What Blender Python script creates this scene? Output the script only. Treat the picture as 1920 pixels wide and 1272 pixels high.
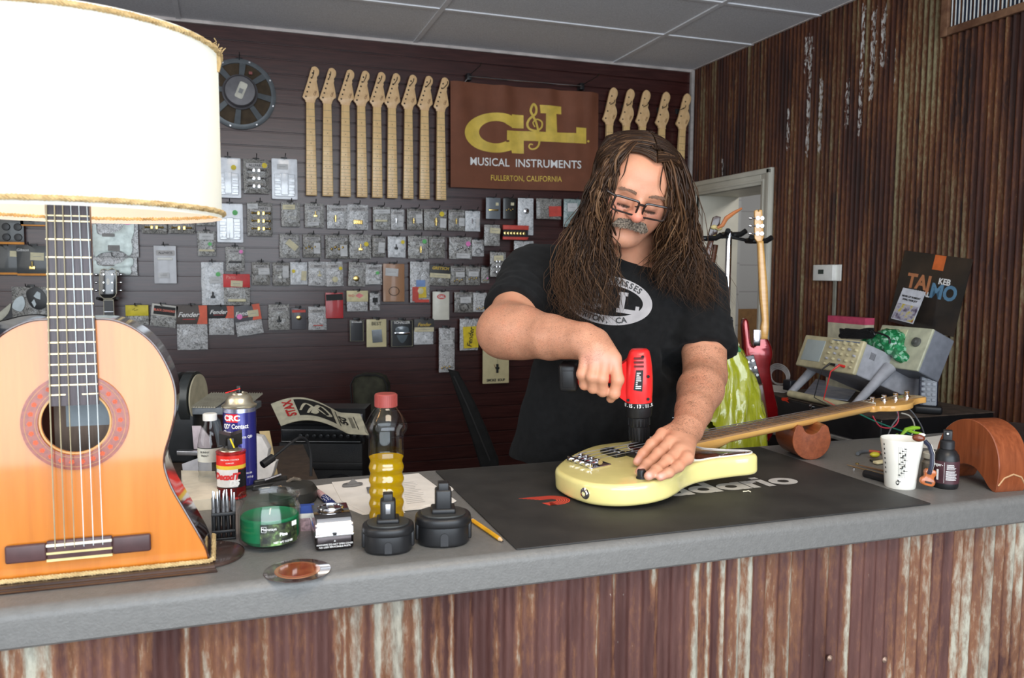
import bpy,bmesh,math,random
import numpy as np
from mathutils import Vector,Matrix,Euler,noise
for o in list(bpy.data.objects):bpy.data.objects.remove(o)
S=bpy.context.scene
COL=S.collection
PI=math.pi
# ------------------------------------------------------------------ camera
HC=1.52 # eye height
FPX,YAW,PIT,ROL=1527.48,-0.332918,-0.079455,0.0065574
def _rot(y,p,r):
    cy,sy=math.cos(y),math.sin(y);cp,sp=math.cos(p),math.sin(p);cr,sr=math.cos(r),math.sin(r)
    fw=np.array([-sy*cp,cy*cp,sp]);rt=np.array([cy,sy,0.]);up=np.cross(rt,fw)
    return np.array([cr*rt+sr*up,-sr*rt+cr*up,fw])
CR=_rot(YAW,PIT,ROL)
cam_d=bpy.data.cameras.new('camera');cam=bpy.data.objects.new('camera',cam_d);COL.objects.link(cam)
cam_d.sensor_width=36;cam_d.lens=FPX/1920*36;cam_d.clip_start=.05
cam.matrix_world=Matrix(((CR[0][0],CR[1][0],-CR[2][0],0),(CR[0][1],CR[1][1],-CR[2][1],0),
                           (CR[0][2],CR[1][2],-CR[2][2],HC),(0,0,0,1)))
cam_d.dof.use_dof=True;cam_d.dof.focus_distance=1.9;cam_d.dof.aperture_fstop=7.5
S.camera=cam
# ------------------------------------------------------------------ world, lights, exposure
S.view_settings.view_transform='Standard';S.view_settings.look='None'
S.view_settings.gamma=1;S.view_settings.use_curve_mapping=False
S.view_settings.exposure=0.52
W=bpy.data.worlds.new('world');S.world=W;W.use_nodes=True
W.node_tree.nodes['Background'].inputs[0].default_value=(.62,.75,1,1)
W.node_tree.nodes['Background'].inputs[1].default_value=.5
def area(name,loc,target,sx,sy,power,color):
    d=bpy.data.lights.new(name,'AREA');d.shape='RECTANGLE';d.size=sx;d.size_y=sy
    d.energy=power;d.color=color
    o=bpy.data.objects.new(name,d);COL.objects.link(o);o.location=loc
    o.rotation_euler=(Vector(target)-Vector(loc)).to_track_quat('-Z','Z').to_euler()
    o['kind']='structure'
    return o
# area light as daylight from assumed shop windows behind the photographer
area('assumed_window_light',(.2,-1.6,1.65),(.2,4,1.6),4.2,2.0,112,(.84,.925,1))
# added warm area light overhead, assumed and out of view; warms the counter top
area('added_warm_light',(.5,.1,2.76),(.5,.45,0),1.1,.5,17,(1,.84,.64))
area('added_left_light',(-1.75,1.4,1.9),(1.5,2.1,1.2),1.6,1.5,14,(1,.97,.92))  # added area light from the left, in front of an unseen wall opening
# ------------------------------------------------------------------ pixel -> place helpers (1920 x 1272 frame)
def ray(x,y):return np.array([(x-960)/FPX,-(y-636)/FPX,1.])@CR
def onz(x,y,z):d=ray(x,y);p=d*(z-HC)/d[2];return Vector((p[0],p[1],z))
def ony(x,y,Y):d=ray(x,y);p=d*Y/d[1];return Vector((p[0],Y,p[2]+HC))
def onx(x,y,X):d=ray(x,y);p=d*X/d[0];return Vector((X,p[1],p[2]+HC))
def atd(x,y,D):p=ray(x,y)*D;return Vector((p[0],p[1],p[2]+HC))
ZC=1.088 # counter top
YB=4.561 # back wall
XR=2.766 # right wall
ZCEIL=2.798
YF=1.162 # counter front edge
def based(px,py,r=0):
    '''centre of a round thing whose front foot shows at a pixel'''
    p=onz(px,py,ZC);d=Vector((p.x,p.y,0)).normalized();return p+d*r
def face(p):return math.atan2(-p[0],p[1])
def frame(o,u,v,w):return Matrix(((u.x,v.x,w.x,o.x),(u.y,v.y,w.y,o.y),(u.z,v.z,w.z,o.z),(0,0,0,1)))
# the bass lies along this frame: bridge -> nut
O=onz(1115,867,ZC+.0525);lo_,hi_=ZC+.05,ZC+.16
for _ in range(40):
    m_=(lo_+hi_)/2
    if(onz(1628,762,m_)-O).length>.864:lo_=m_
    else:hi_=m_
BU=(onz(1628,762,m_)-O).normalized();BV=Vector((0,0,1)).cross(BU).normalized();BW=BU.cross(BV);BO=O
BM=frame(BO,BU,BV,BW)
def onbass(px,py,h):
    d=Vector(ray(px,py));c=Vector((0,0,HC));return c+d*((BO+BW*h-c).dot(BW)/d.dot(BW))
def based(px,py,r=0):
    '''centre of a round thing whose front foot shows at a pixel'''
    p=onz(px,py,ZC);d=Vector((p.x,p.y,0)).normalized();return p+d*r
def face(p):return math.atan2(-p[0],p[1])
def frame(o,u,v,w):return Matrix(((u.x,v.x,w.x,o.x),(u.y,v.y,w.y,o.y),(u.z,v.z,w.z,o.z),(0,0,0,1)))
# the bass lies along this frame: bridge -> nut
O=onz(1115,867,ZC+.0525);lo_,hi_=ZC+.05,ZC+.16
for _ in range(40):
    m_=(lo_+hi_)/2
    if(onz(1628,762,m_)-O).length>.864:lo_=m_
    else:hi_=m_
u_=(onz(1628,762,m_)-O).normalized();v_=Vector((0,0,1)).cross(u_).normalized();w_=u_.cross(v_)
BM=frame(O,u_,v_,w_)
def onbass(px,py,h):
    d=Vector(ray(px,py));c=Vector((0,0,HC));return c+d*((O+w_*h-c).dot(w_)/d.dot(w_))
# ------------------------------------------------------------------ materials
_mats={}
def nt(m):return m.node_tree
def mat(name,col,rough=.5,metal=0,spec=.5,coat=0,noise_amt=.12,nscale=30,bump=0,bscale=200,emis=0,ecol=None,
        trans=0,ior=1.45,alpha=1,sss=0,sub=None,stretch=(1,1,1),sheen=0):
    if name in _mats:return _mats[name]
    m=bpy.data.materials.new(name);m.use_nodes=True;N=m.node_tree.nodes;L=m.node_tree.links
    b=N['Principled BSDF'];I=b.inputs
    c=(*col,1)if len(col)==3 else col
    I['Base Color'].default_value=c;I['Roughness'].default_value=rough;I['Metallic'].default_value=metal
    I['Specular IOR Level'].default_value=spec;I['Coat Weight'].default_value=coat;I['Coat Roughness'].default_value=.08
    I['Transmission Weight'].default_value=trans;I['IOR'].default_value=ior;I['Alpha'].default_value=alpha
    I['Subsurface Weight'].default_value=sss
    if sss:I['Subsurface Radius'].default_value=(.012,.005,.003);I['Subsurface Scale'].default_value=.6
    if sheen:I['Sheen Weight'].default_value=sheen
    if emis:I['Emission Strength'].default_value=emis;I['Emission Color'].default_value=(*(ecol or col),1)
    tc=N.new('ShaderNodeTexCoord');mp=N.new('ShaderNodeMapping');mp.inputs['Scale'].default_value=stretch
    L.new(tc.outputs['Object'],mp.inputs[0])
    if noise_amt:
        n=N.new('ShaderNodeTexNoise');n.inputs['Scale'].default_value=nscale;n.inputs['Detail'].default_value=5
        L.new(mp.outputs[0],n.inputs[0])
        mx=N.new('ShaderNodeMix');mx.data_type='RGBA'
        if sub is None:
            mx.inputs[6].default_value=tuple(v*(1-noise_amt)for v in c[:3])+(1,)
            mx.inputs[7].default_value=tuple(min(1,v*(1+noise_amt))for v in c[:3])+(1,)
        else:
            mx.inputs[6].default_value=c;mx.inputs[7].default_value=(*sub,1)
        rp=N.new('ShaderNodeMapRange');rp.inputs[1].default_value=.35;rp.inputs[2].default_value=.65
        L.new(n.outputs['Fac'],rp.inputs[0]);L.new(rp.outputs[0],mx.inputs[0]);L.new(mx.outputs[2],I['Base Color'])
    if bump:
        n2=N.new('ShaderNodeTexNoise');n2.inputs['Scale'].default_value=bscale;n2.inputs['Detail'].default_value=4
        L.new(mp.outputs[0],n2.inputs[0]);bp=N.new('ShaderNodeBump');bp.inputs['Strength'].default_value=bump
        bp.inputs['Distance'].default_value=.002
        L.new(n2.outputs['Fac'],bp.inputs['Height']);L.new(bp.outputs[0],I['Normal'])
    _mats[name]=m
    return m
def ramp(N,stops):
    r=N.new('ShaderNodeValToRGB');e=r.color_ramp.elements
    while len(e)<len(stops):e.new(.5)
    for k,(p,c)in enumerate(stops):e[k].position=p;e[k].color=(*c,1)
    return r
def noise_ramp(name,scale,stretch,stops,rough=.5,metal=0,coat=0,detail=6,bump=0,distort=0,coord='Object',tex='N',spec=.5,nrough=.6,alpha=1):
    """a principled surface whose colour is a stretched noise through a ramp"""
    if name in _mats:return _mats[name]
    m=bpy.data.materials.new(name);m.use_nodes=True;N=m.node_tree.nodes;L=m.node_tree.links
    b=N['Principled BSDF'];I=b.inputs
    I['Roughness'].default_value=rough;I['Metallic'].default_value=metal;I['Coat Weight'].default_value=coat
    I['Specular IOR Level'].default_value=spec;I['Coat Roughness'].default_value=.06;I['Alpha'].default_value=alpha
    tc=N.new('ShaderNodeTexCoord');mp=N.new('ShaderNodeMapping');mp.inputs['Scale'].default_value=stretch
    L.new(tc.outputs[coord],mp.inputs[0])
    if tex=='N':
        n=N.new('ShaderNodeTexNoise');n.inputs['Detail'].default_value=detail;n.inputs['Roughness'].default_value=nrough
        n.inputs['Distortion'].default_value=distort;o=n.outputs['Fac']
    else:
        n=N.new('ShaderNodeTexVoronoi');o=n.outputs['Color']
    n.inputs['Scale'].default_value=scale
    L.new(mp.outputs[0],n.inputs[0]);r=ramp(N,stops);L.new(o,r.inputs[0]);L.new(r.outputs[0],I['Base Color'])
    if bump:
        bp=N.new('ShaderNodeBump');bp.inputs['Strength'].default_value=bump;bp.inputs['Distance'].default_value=.003
        L.new(o,bp.inputs['Height']);L.new(bp.outputs[0],I['Normal'])
    _mats[name]=m
    return m
# ------------------------------------------------------------------ object helpers
def setp(o,label=None,cat=None,group=None,kind=None):
    if label:o['label']=label
    if cat:o['category']=cat
    if group:o['group']=group
    if kind:o['kind']=kind
    return o
def thing(name,label,cat,loc=(0,0,0),rot=(0,0,0),group=None):
    o=bpy.data.objects.new(name,None);COL.objects.link(o);o.empty_display_size=.02
    if isinstance(rot,Matrix):o.matrix_world=Matrix.Translation(Vector(loc))@rot.to_4x4()
    else:o.location=loc;o.rotation_euler=rot
    return setp(o,label,cat,group)
class MB:
    """collects shapes; build() links them as ONE mesh object"""
    def __init__(s):s.v=[];s.f=[];s.mi=[];s.cur=0
    def add(s,vs,fs,M=None):
        n=len(s.v)
        if M is not None:vs=[M@Vector(v)for v in vs]
        s.v+=[tuple(v)for v in vs];s.f+=[tuple(i+n for i in f)for f in fs];s.mi+=[s.cur]*len(fs)
        return s
    def box(s,a,b,M=None,bev=0):
        a,b=Vector(a),Vector(b)
        x0,x1=min(a.x,b.x),max(a.x,b.x);y0,y1=min(a.y,b.y),max(a.y,b.y);z0,z1=min(a.z,b.z),max(a.z,b.z)
        if bev<=0:
            vs=[(x,y,z)for z in(z0,z1)for y in(y0,y1)for x in(x0,x1)]
            return s.add(vs,[(0,2,3,1),(4,5,7,6),(0,1,5,4),(2,6,7,3),(0,4,6,2),(1,3,7,5)],M)
        bm=bmesh.new();bmesh.ops.create_cube(bm,size=1)
        for v in bm.verts:v.co=Vector(((x0+x1)/2+v.co.x*(x1-x0),(y0+y1)/2+v.co.y*(y1-y0),(z0+z1)/2+v.co.z*(z1-z0)))
        bv=min(bev,.49*min(x1-x0,y1-y0,z1-z0))
        bmesh.ops.bevel(bm,geom=bm.edges[:],offset=bv,segments=3,profile=.5,affect='EDGES')
        vs=[v.co.copy()for v in bm.verts];fs=[[v.index for v in f.verts]for f in bm.faces];bm.free()
        return s.add(vs,fs,M)
    def lathe(s,prof,n=32,M=None,cap=True):
        """prof: list of (r, z)"""
        vs=[];fs=[]
        for r,z in prof:
            for k in range(n):a=2*PI*k/n;vs.append((r*math.cos(a),r*math.sin(a),z))
        for i in range(len(prof)-1):
            for k in range(n):k2=(k+1)%n;fs.append((i*n+k,i*n+k2,(i+1)*n+k2,(i+1)*n+k))
        if cap:
            if prof[0][0]>1e-6:fs.append(tuple(range(n-1,-1,-1)))
            if prof[-1][0]>1e-6:fs.append(tuple((len(prof)-1)*n+k for k in range(n)))
        return s.add(vs,fs,M)
    def cyl(s,p,q,r,r2=None,n=16,cap=True):
        p,q=Vector(p),Vector(q);d=q-p;r2=r if r2 is None else r2
        M=Matrix.Translation(p)@d.to_track_quat('Z','Y').to_matrix().to_4x4()
        return s.lathe([(r,0),(r2,d.length)],n,M,cap)
    def ball(s,c,r,n=16,m=10,sc=(1,1,1)):
        prof=[(max(1e-5,math.sin(PI*i/m))*1,-math.cos(PI*i/m))for i in range(m+1)]
        sc=(r*sc[0],r*sc[1],r*sc[2])
        return s.lathe(prof,n,Matrix.Translation(Vector(c))@Matrix.Diagonal((*sc,1)),cap=False)
    def tube(s,pts,r,n=8,cap=True,closed=False):
        pts=[Vector(p)for p in pts];m=len(pts);rr=r if hasattr(r,'__len__')else[r]*m
        up=Vector((0,0,1));vs=[];fs=[];prev=None
        for i,p in enumerate(pts):
            a=pts[(i-1)%m]if(i>0 or closed)else p;b=pts[(i+1)%m]if(i<m-1 or closed)else p
            t=(b-a);t=t.normalized()if t.length>1e-9 else Vector((0,0,1))
            if prev is None:
                prev=t.orthogonal().normalized()
            u=(prev-t*prev.dot(t));u=u.normalized()if u.length>1e-6 else t.orthogonal().normalized();prev=u;w=t.cross(u)
            for k in range(n):an=2*PI*k/n;vs.append(p+(u*math.cos(an)+w*math.sin(an))*rr[i])
        for i in range(m if closed else m-1):
            j=(i+1)%m
            for k in range(n):k2=(k+1)%n;fs.append((i*n+k,i*n+k2,j*n+k2,j*n+k))
        if cap and not closed:fs.append(tuple(range(n-1,-1,-1)));fs.append(tuple((m-1)*n+k for k in range(n)))
        return s.add(vs,fs)
    def prism(s,poly,z0,z1,M=None,bev=0,holes=None,seg=3):
        """2D outline extruded from z0 to z1 with rounded rims"""
        if not holes:
            n=len(poly);P=[Vector((p[0],p[1]))for p in poly]
            ar=sum(P[i].x*P[(i+1)%n].y-P[(i+1)%n].x*P[i].y for i in range(n))
            if ar<0:P.reverse()
            nor=[]
            for i in range(n):
                e1=(P[i]-P[i-1]);e2=(P[(i+1)%n]-P[i])
                if e1.length>1e-9:e1.normalize()
                if e2.length>1e-9:e2.normalize()
                b=Vector((e1.y+e2.y,-(e1.x+e2.x)));l=b.length
                b=b/l if l>1e-6 else Vector((e1.y,-e1.x))
                cs=max(.5,abs(b.dot(Vector((e1.y,-e1.x)))));nor.append(b/cs)
            rings=[]
            if bev>0:
                for k in range(seg+1):
                    a=PI/2*k/seg;rings.append((bev*(1-math.sin(a)),z0+bev*(1-math.cos(a))))
                for k in range(seg+1):
                    a=PI/2*k/seg;rings.append((bev*(1-math.cos(a)),z1-bev*(1-math.sin(a))))
            else:rings=[(0,z0),(0,z1)]
            vs=[];fs=[]
            for ins,z in rings:
                for i in range(n):q=P[i]-nor[i]*ins;vs.append((q.x,q.y,z))
            for r in range(len(rings)-1):
                for i in range(n):j=(i+1)%n;fs.append((r*n+i,r*n+j,(r+1)*n+j,(r+1)*n+i))
            top=[Vector((*vs[(len(rings)-1)*n+i][:2],0))for i in range(n)]
            bot=[Vector((*vs[i][:2],0))for i in range(n)]
            from mathutils.geometry import tessellate_polygon
            for t in tessellate_polygon([top]):
                a,b,c=(top[i]for i in t);o=(b-a).cross(c-a).z
                fs.append(tuple((len(rings)-1)*n+i for i in(t if o>0 else t[::-1])))
            for t in tessellate_polygon([bot]):
                a,b,c=(bot[i]for i in t);o=(b-a).cross(c-a).z
                fs.append(tuple(t if o<0 else t[::-1]))
            return s.add(vs,fs,M)
        from mathutils.geometry import tessellate_polygon
        loops=[[Vector((p[0],p[1],0))for p in q]for q in[poly]+holes]
        flat=[p for l in loops for p in l];n=len(flat);vs=[(p.x,p.y,z0)for p in flat]+[(p.x,p.y,z1)for p in flat];fs=[]
        for t in tessellate_polygon(loops):
            a,b,c=(flat[i]for i in t);o=(b-a).cross(c-a).z;t2=t if o>0 else t[::-1]
            fs.append(tuple(i+n for i in t2));fs.append(tuple(t2[::-1]))
        k=0
        for li,l in enumerate(loops):
            m=len(l);ar=sum(l[i].x*l[(i+1)%m].y-l[(i+1)%m].x*l[i].y for i in range(m));ccw=ar>0
            for i in range(m):
                j=(i+1)%m;q=(k+i,k+j,k+j+n,k+i+n)
                fs.append(q if ccw==(li==0)else q[::-1])
            k+=m
        return s.add(vs,fs,M)
    def grid(s,fn,nu,nv,M=None):
        vs=[fn(i/nu,j/nv)for j in range(nv+1)for i in range(nu+1)]
        fs=[(j*(nu+1)+i,j*(nu+1)+i+1,(j+1)*(nu+1)+i+1,(j+1)*(nu+1)+i)for j in range(nv)for i in range(nu)]
        return s.add(vs,fs,M)
    def build(s,name,mats,parent=None,smooth=35,label=None,kind=None,loc=None):
        me=bpy.data.meshes.new(name);me.from_pydata(s.v,[],s.f);me.validate(clean_customdata=False)
        if not isinstance(mats,(list,tuple)):mats=[mats]
        for m in mats:me.materials.append(m)
        if len(mats)>1 and len(me.polygons)==len(s.mi):me.polygons.foreach_set('material_index',s.mi)
        if smooth:
            me.polygons.foreach_set('use_smooth',[True]*len(me.polygons));me.set_sharp_from_angle(angle=math.radians(smooth))
        o=bpy.data.objects.new(name,me);COL.objects.link(o)
        if parent is not None:o.parent=parent
        if loc is not None:
            l=Vector(loc);me.transform(Matrix.Translation(-l));o.location=l
        if label:o['label']=label
        if kind:o['kind']=kind
        return o
def T(x=0,y=0,z=0):return Matrix.Translation((x,y,z))
def RX(a):return Matrix.Rotation(math.radians(a),4,'X')
def RY(a):return Matrix.Rotation(math.radians(a),4,'Y')
def RZ(a):return Matrix.Rotation(math.radians(a),4,'Z')
def arc(cx,cy,r,a0,a1,n=12,ry=None):
    ry=r if ry is None else ry
    return[(cx+r*math.cos(math.radians(a0+(a1-a0)*k/n)),cy+ry*math.sin(math.radians(a0+(a1-a0)*k/n)))for k in range(n+1)]
def rrect(x0,y0,x1,y1,r,n=5):
    return arc(x1-r,y0+r,r,-90,0,n)+arc(x1-r,y1-r,r,0,90,n)+arc(x0+r,y1-r,r,90,180,n)+arc(x0+r,y0+r,r,180,270,n)
def spline(pts,n=8,closed=True):
    """Catmull-Rom through 2D/3D points"""
    P=[np.array(p,float)for p in pts];m=len(P);out=[]
    for i in range(m if closed else m-1):
        p0=P[(i-1)%m]if closed or i>0 else P[0];p1=P[i];p2=P[(i+1)%m];p3=P[(i+2)%m]if closed or i<m-2 else P[m-1]
        for k in range(n):
            t=k/n;out.append(tuple(.5*(2*p1+(p2-p0)*t+(2*p0-5*p1+4*p2-p3)*t*t+(3*p1-p0-3*p2+p3)*t**3)))
    if not closed:out.append(tuple(P[-1]))
    return out
_fc={}
def text_geo(txt,size,depth=.0004,align='CENTER',bold=0,sx=1,shear=0,spacing=1):
    """letters as mesh in the local XY plane"""
    key=(txt,size,depth,align,bold,sx,shear,spacing)
    if key in _fc:return _fc[key]
    cu=bpy.data.curves.new('t','FONT');cu.body=txt;cu.size=size;cu.extrude=depth;cu.align_x=align;cu.align_y='CENTER'
    cu.offset=bold;cu.shear=shear;cu.space_character=spacing;cu.resolution_u=3
    o=bpy.data.objects.new('t',cu);COL.objects.link(o)
    dg=bpy.context.evaluated_depsgraph_get();me=bpy.data.meshes.new_from_object(o.evaluated_get(dg))
    vs=[(v.co.x*sx,v.co.y,v.co.z)for v in me.vertices];fs=[tuple(p.vertices)for p in me.polygons]
    bpy.data.objects.remove(o);bpy.data.curves.remove(cu);bpy.data.meshes.remove(me)
    _fc[key]=(vs,fs)
    return vs,fs
def text(name,txt,size,M,m,parent,bold=0,sx=1,align='CENTER',depth=.0003,shear=0,wrap=None,label=None,spacing=1):
    vs,fs=text_geo(txt,size,depth,align,bold,sx,shear,spacing)
    if wrap: # around a vertical cylinder of radius wrap, local x -> angle, front faces -Y
        vs=[((wrap+z)*math.sin(x/wrap),-(wrap+z)*math.cos(x/wrap),y)for x,y,z in vs]
    b=MB();b.add(vs,fs,M);return b.build(name,m,parent,smooth=0,label=label)
UP=RX(90) # local XY drawing -> upright facing -Y
def dup(root,loc=None,rot=None,label=None,group=None):
    r=root.copy();COL.objects.link(r)
    if loc is not None:r.location=loc
    if rot is not None:r.rotation_euler=rot
    if label:r['label']=label
    if group:r['group']=group
    for ch in root.children:
        c=ch.copy();COL.objects.link(c);c.parent=r
        for g in ch.children:
            d=g.copy();COL.objects.link(d);d.parent=c
    return r
# common materials
BLACKP=mat('black_plastic',(.012,.012,.013),.38)
BLACKM=mat('black_matte',(.01,.01,.011),.7)
CHROME=mat('chrome',(.8,.8,.82),.12,1,noise_amt=.03)
STEEL=mat('steel',(.55,.55,.57),.3,1)
WHITEP=mat('white_plastic',(.78,.77,.72),.4,noise_amt=.04)
BRASS=mat('brass',(.75,.55,.2),.25,1)
REDP=mat('red_plastic',(.68,.022,.02),.35,coat=.2,noise_amt=.05)
PAPER=mat('paper',(.78,.74,.68),.7,noise_amt=.05)
CREAM=mat('cream_card',(.72,.65,.42),.6,noise_amt=.06)
WHITE_INK=mat('white_ink',(.85,.84,.82),.5,noise_amt=0)
BLACK_INK=mat('black_ink',(.015,.015,.015),.6,noise_amt=0)
RED_INK=mat('red_ink',(.6,.03,.03),.5,noise_amt=0)
GOLD_INK=mat('gold_ink',(.62,.42,.06),.5,noise_amt=.1)
# ================================================================== THE SHELL
def rust(name,dark,mid,light,galv,zs=1.0,bumpy=.3,gk=-.97):
    m=bpy.data.materials.new(name);m.use_nodes=True;N=m.node_tree.nodes;L=m.node_tree.links
    b=N['Principled BSDF'];I=b.inputs
    tc=N.new('ShaderNodeTexCoord')
    def noi(scale,st,det=6,ro=.65):
        mp=N.new('ShaderNodeMapping');mp.inputs['Scale'].default_value=st;L.new(tc.outputs['Object'],mp.inputs[0])
        n=N.new('ShaderNodeTexNoise');n.inputs['Scale'].default_value=scale;n.inputs['Detail'].default_value=det
        n.inputs['Roughness'].default_value=ro;L.new(mp.outputs[0],n.inputs[0]);return n.outputs['Fac']
    streak=noi(14,(1,1,.12*zs));fine=noi(120,(1,1,.3));big=noi(3.2,(1,1,.3),3)
    r=ramp(N,[(.36,dark),(.5,mid),(.62,mid),(.75,light)]);L.new(streak,r.inputs[0])
    at=N.new('ShaderNodeAttribute');at.attribute_name='galv'
    # galvanised patches: attribute + noise, thresholded
    a1=N.new('ShaderNodeMath');a1.operation='ADD';L.new(at.outputs['Fac'],a1.inputs[0])
    a2=N.new('ShaderNodeMath');a2.operation='MULTIPLY_ADD';L.new(streak,a2.inputs[0]);a2.inputs[1].default_value=1.5;a2.inputs[2].default_value=gk
    a3=N.new('ShaderNodeMath');a3.operation='MULTIPLY_ADD';L.new(fine,a3.inputs[0]);a3.inputs[1].default_value=.8;L.new(a2.outputs[0],a3.inputs[2])
    L.new(a3.outputs[0],a1.inputs[1])
    mr=N.new('ShaderNodeMapRange');mr.inputs[1].default_value=.45;mr.inputs[2].default_value=.78;L.new(a1.outputs[0],mr.inputs[0])
    mr2=N.new('ShaderNodeMapRange');mr2.inputs[1].default_value=.18;mr2.inputs[2].default_value=.5;L.new(a1.outputs[0],mr2.inputs[0])
    mo=N.new('ShaderNodeMix');mo.data_type='RGBA';L.new(mr2.outputs[0],mo.inputs[0]);L.new(r.outputs[0],mo.inputs[6]);mo.inputs[7].default_value=(*light,1)
    gn=ramp(N,[(.35,tuple(v*.65 for v in galv)),(.6,galv)]);L.new(fine,gn.inputs[0])
    mx=N.new('ShaderNodeMix');mx.data_type='RGBA';L.new(mr.outputs[0],mx.inputs[0]);L.new(mo.outputs[2],mx.inputs[6]);L.new(gn.outputs[0],mx.inputs[7])
    # white paint drips
    aw=N.new('ShaderNodeAttribute');aw.attribute_name='drip'
    w1=N.new('ShaderNodeMath');w1.operation='MULTIPLY_ADD';L.new(fine,w1.inputs[0]);w1.inputs[1].default_value=2.2;w1.inputs[2].default_value=-1.1
    w2=N.new('ShaderNodeMath');w2.operation='ADD';L.new(w1.outputs[0],w2.inputs[0]);L.new(aw.outputs['Fac'],w2.inputs[1])
    w3=N.new('ShaderNodeMapRange');w3.inputs[1].default_value=.45;w3.inputs[2].default_value=.6;L.new(w2.outputs[0],w3.inputs[0])
    mw=N.new('ShaderNodeMix');mw.data_type='RGBA';L.new(w3.outputs[0],mw.inputs[0]);L.new(mx.outputs[2],mw.inputs[6]);mw.inputs[7].default_value=(.5,.48,.45,1)
    dk=N.new('ShaderNodeMix');dk.data_type='RGBA';dk.blend_type='MULTIPLY';dk.inputs[0].default_value=.8
    rb=ramp(N,[(.3,(.55,.5,.5)),(.65,(1.15,1.15,1.15))]);L.new(big,rb.inputs[0])
    L.new(mw.outputs[2],dk.inputs[6]);L.new(rb.outputs[0],dk.inputs[7]);L.new(dk.outputs[2],I['Base Color'])
    I['Roughness'].default_value=.6;I['Specular IOR Level'].default_value=.28
    bp=N.new('ShaderNodeBump');bp.inputs['Strength'].default_value=bumpy;bp.inputs['Distance'].default_value=.002
    L.new(fine,bp.inputs['Height']);L.new(bp.outputs[0],I['Normal'])
    return m
def corrugated(name,m,U0,U1,z0,z1,pitch,amp,place,gal,drip,rows=40,seams=()):
    """sheet along u; place(u, off, z) gives the point; gal/drip(u, z) give attributes"""
    st=pitch/8;nu=int(round((U1-U0)/st));vs=[];fs=[];G=[];D=[]
    for j in range(rows+1):
        z=z0+(z1-z0)*j/rows
        for i in range(nu+1):
            u=U0+(U1-U0)*i/nu;off=amp*math.cos(2*PI*u/pitch)
            k=sum(1 for s in seams if u>s);off+=.0016*(k%2)
            vs.append(place(u,off,z));G.append(gal(u,z));D.append(drip(u,z))
    for j in range(rows):
        for i in range(nu):a=j*(nu+1)+i;fs.append((a,a+1,a+nu+2,a+nu+1))
    b=MB();b.add(vs,fs);o=b.build(name,m,smooth=180,kind='structure')
    for nm,arr in(('galv',G),('drip',D)):
        at=o.data.attributes.new(nm,'FLOAT','POINT');at.data.foreach_set('value',arr)
    return o
# floor
fl=MB();fl.box((-2.3,-1.7,-.05),(5,5.6,0));fl.build('floor',mat('floor_concrete',(.16,.145,.13),.55,nscale=3,noise_amt=.25),kind='structure')
# back wall : slatwall boards with real grooves, dark mahogany laminate
mslat=noise_ramp('mahogany_laminate',5,(1.2,1,26),[(.3,(.026,.006,.005)),(.5,(.045,.0115,.010)),(.7,(.070,.021,.017))],rough=.30,detail=8,coat=0,bump=.05,spec=.62)
mgroove=mat('groove_dark',(.01,.006,.006),.6)
PIT_S=.0760;Z0S=2.7175 # groove spacing / first groove
bw=MB();X0,X1=-2.2,XR
prof=[(0.0,ZCEIL)]
g=Z0S
while g>.04:
    prof+=[(0,g+.0035),(.009,g+.0035),(.009,g+.010),(.0125,g+.010),(.0125,g-.010),(.009,g-.010),(.009,g-.0035),(.0016,g-.0035),(0,g-.0052)]
    g-=PIT_S
prof.append((0,0))
vs=[];fs=[]
for(d,z)in prof:vs+=[(X0,YB+d,z),(X1,YB+d,z)]
for i in range(len(prof)-1):fs.append((2*i,2*i+2,2*i+3,2*i+1))
bw.add(vs,fs)
bwo=bw.build('wall_back',[mslat],smooth=0,kind='structure')
bk=MB();bk.box((X0,YB+.014,0),(X1+.02,YB+.05,ZCEIL));bk.build('wall_back_panel',mgroove,kind='structure')
# board joints
for px in(608,1010):pass
# left wall and front wall (behind the photographer, assumed window opening with daylight)
wl=MB();wl.box((-2.3,-1.7,0),(-2.2,.9,ZCEIL));wl.box((-2.3,2.1,0),(-2.2,YB+.05,ZCEIL));wl.box((-2.3,.9,2.3),(-2.2,2.1,ZCEIL))
PLASTER=mat('plaster_grey',(.45,.43,.41),.8,noise_amt=.06)
wl.build('wall_left',PLASTER,kind='structure')
wf=MB();wf.box((-2.3,-1.72,0),(XR,-1.66,.62));wf.build('wall_front',PLASTER,kind='structure')
# ceiling with lay-in tiles
mceil=mat('ceiling_tile',(.74,.74,.76),.85,noise_amt=.10,nscale=160,bump=.4,bscale=300)
ce=MB();ce.box((-2.3,-1.7,ZCEIL),(XR+.02,YB+.02,ZCEIL+.05));ce.build('ceiling',mceil,kind='structure')
mgrid=mat('ceiling_grid_white',(.80,.80,.82),.5,noise_amt=.03)
gr=MB()
for y in(3.947,3.40,2.81,2.22,1.63,1.04,.45):gr.box((-2.2,y-.012,ZCEIL-.006),(XR,y+.012,ZCEIL+.001))
for x in(-1.44,-.22,.993,2.213):gr.box((x-.012,-1.6,ZCEIL-.0065),(x+.012,YB,ZCEIL+.001))
gr.build('trim_1',mgrid,kind='structure')
mo=MB();mo.box((-2.2,YB-.018,ZCEIL-.016),(XR,YB,ZCEIL),bev=.002);mo.box((XR-.018,-1.6,ZCEIL-.004),(XR-.004,YB,ZCEIL))
mo.build('trim_2',mat('trim_pale',(.55,.49,.46),.5,nscale=8,noise_amt=.2),kind='structure')
ct=MB();ct.box((XR-.024,YB-.022,0),(XR-.002,YB,ZCEIL));ct.build('trim_3',mat('trim_grey',(.42,.38,.36),.5),kind='structure')
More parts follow.
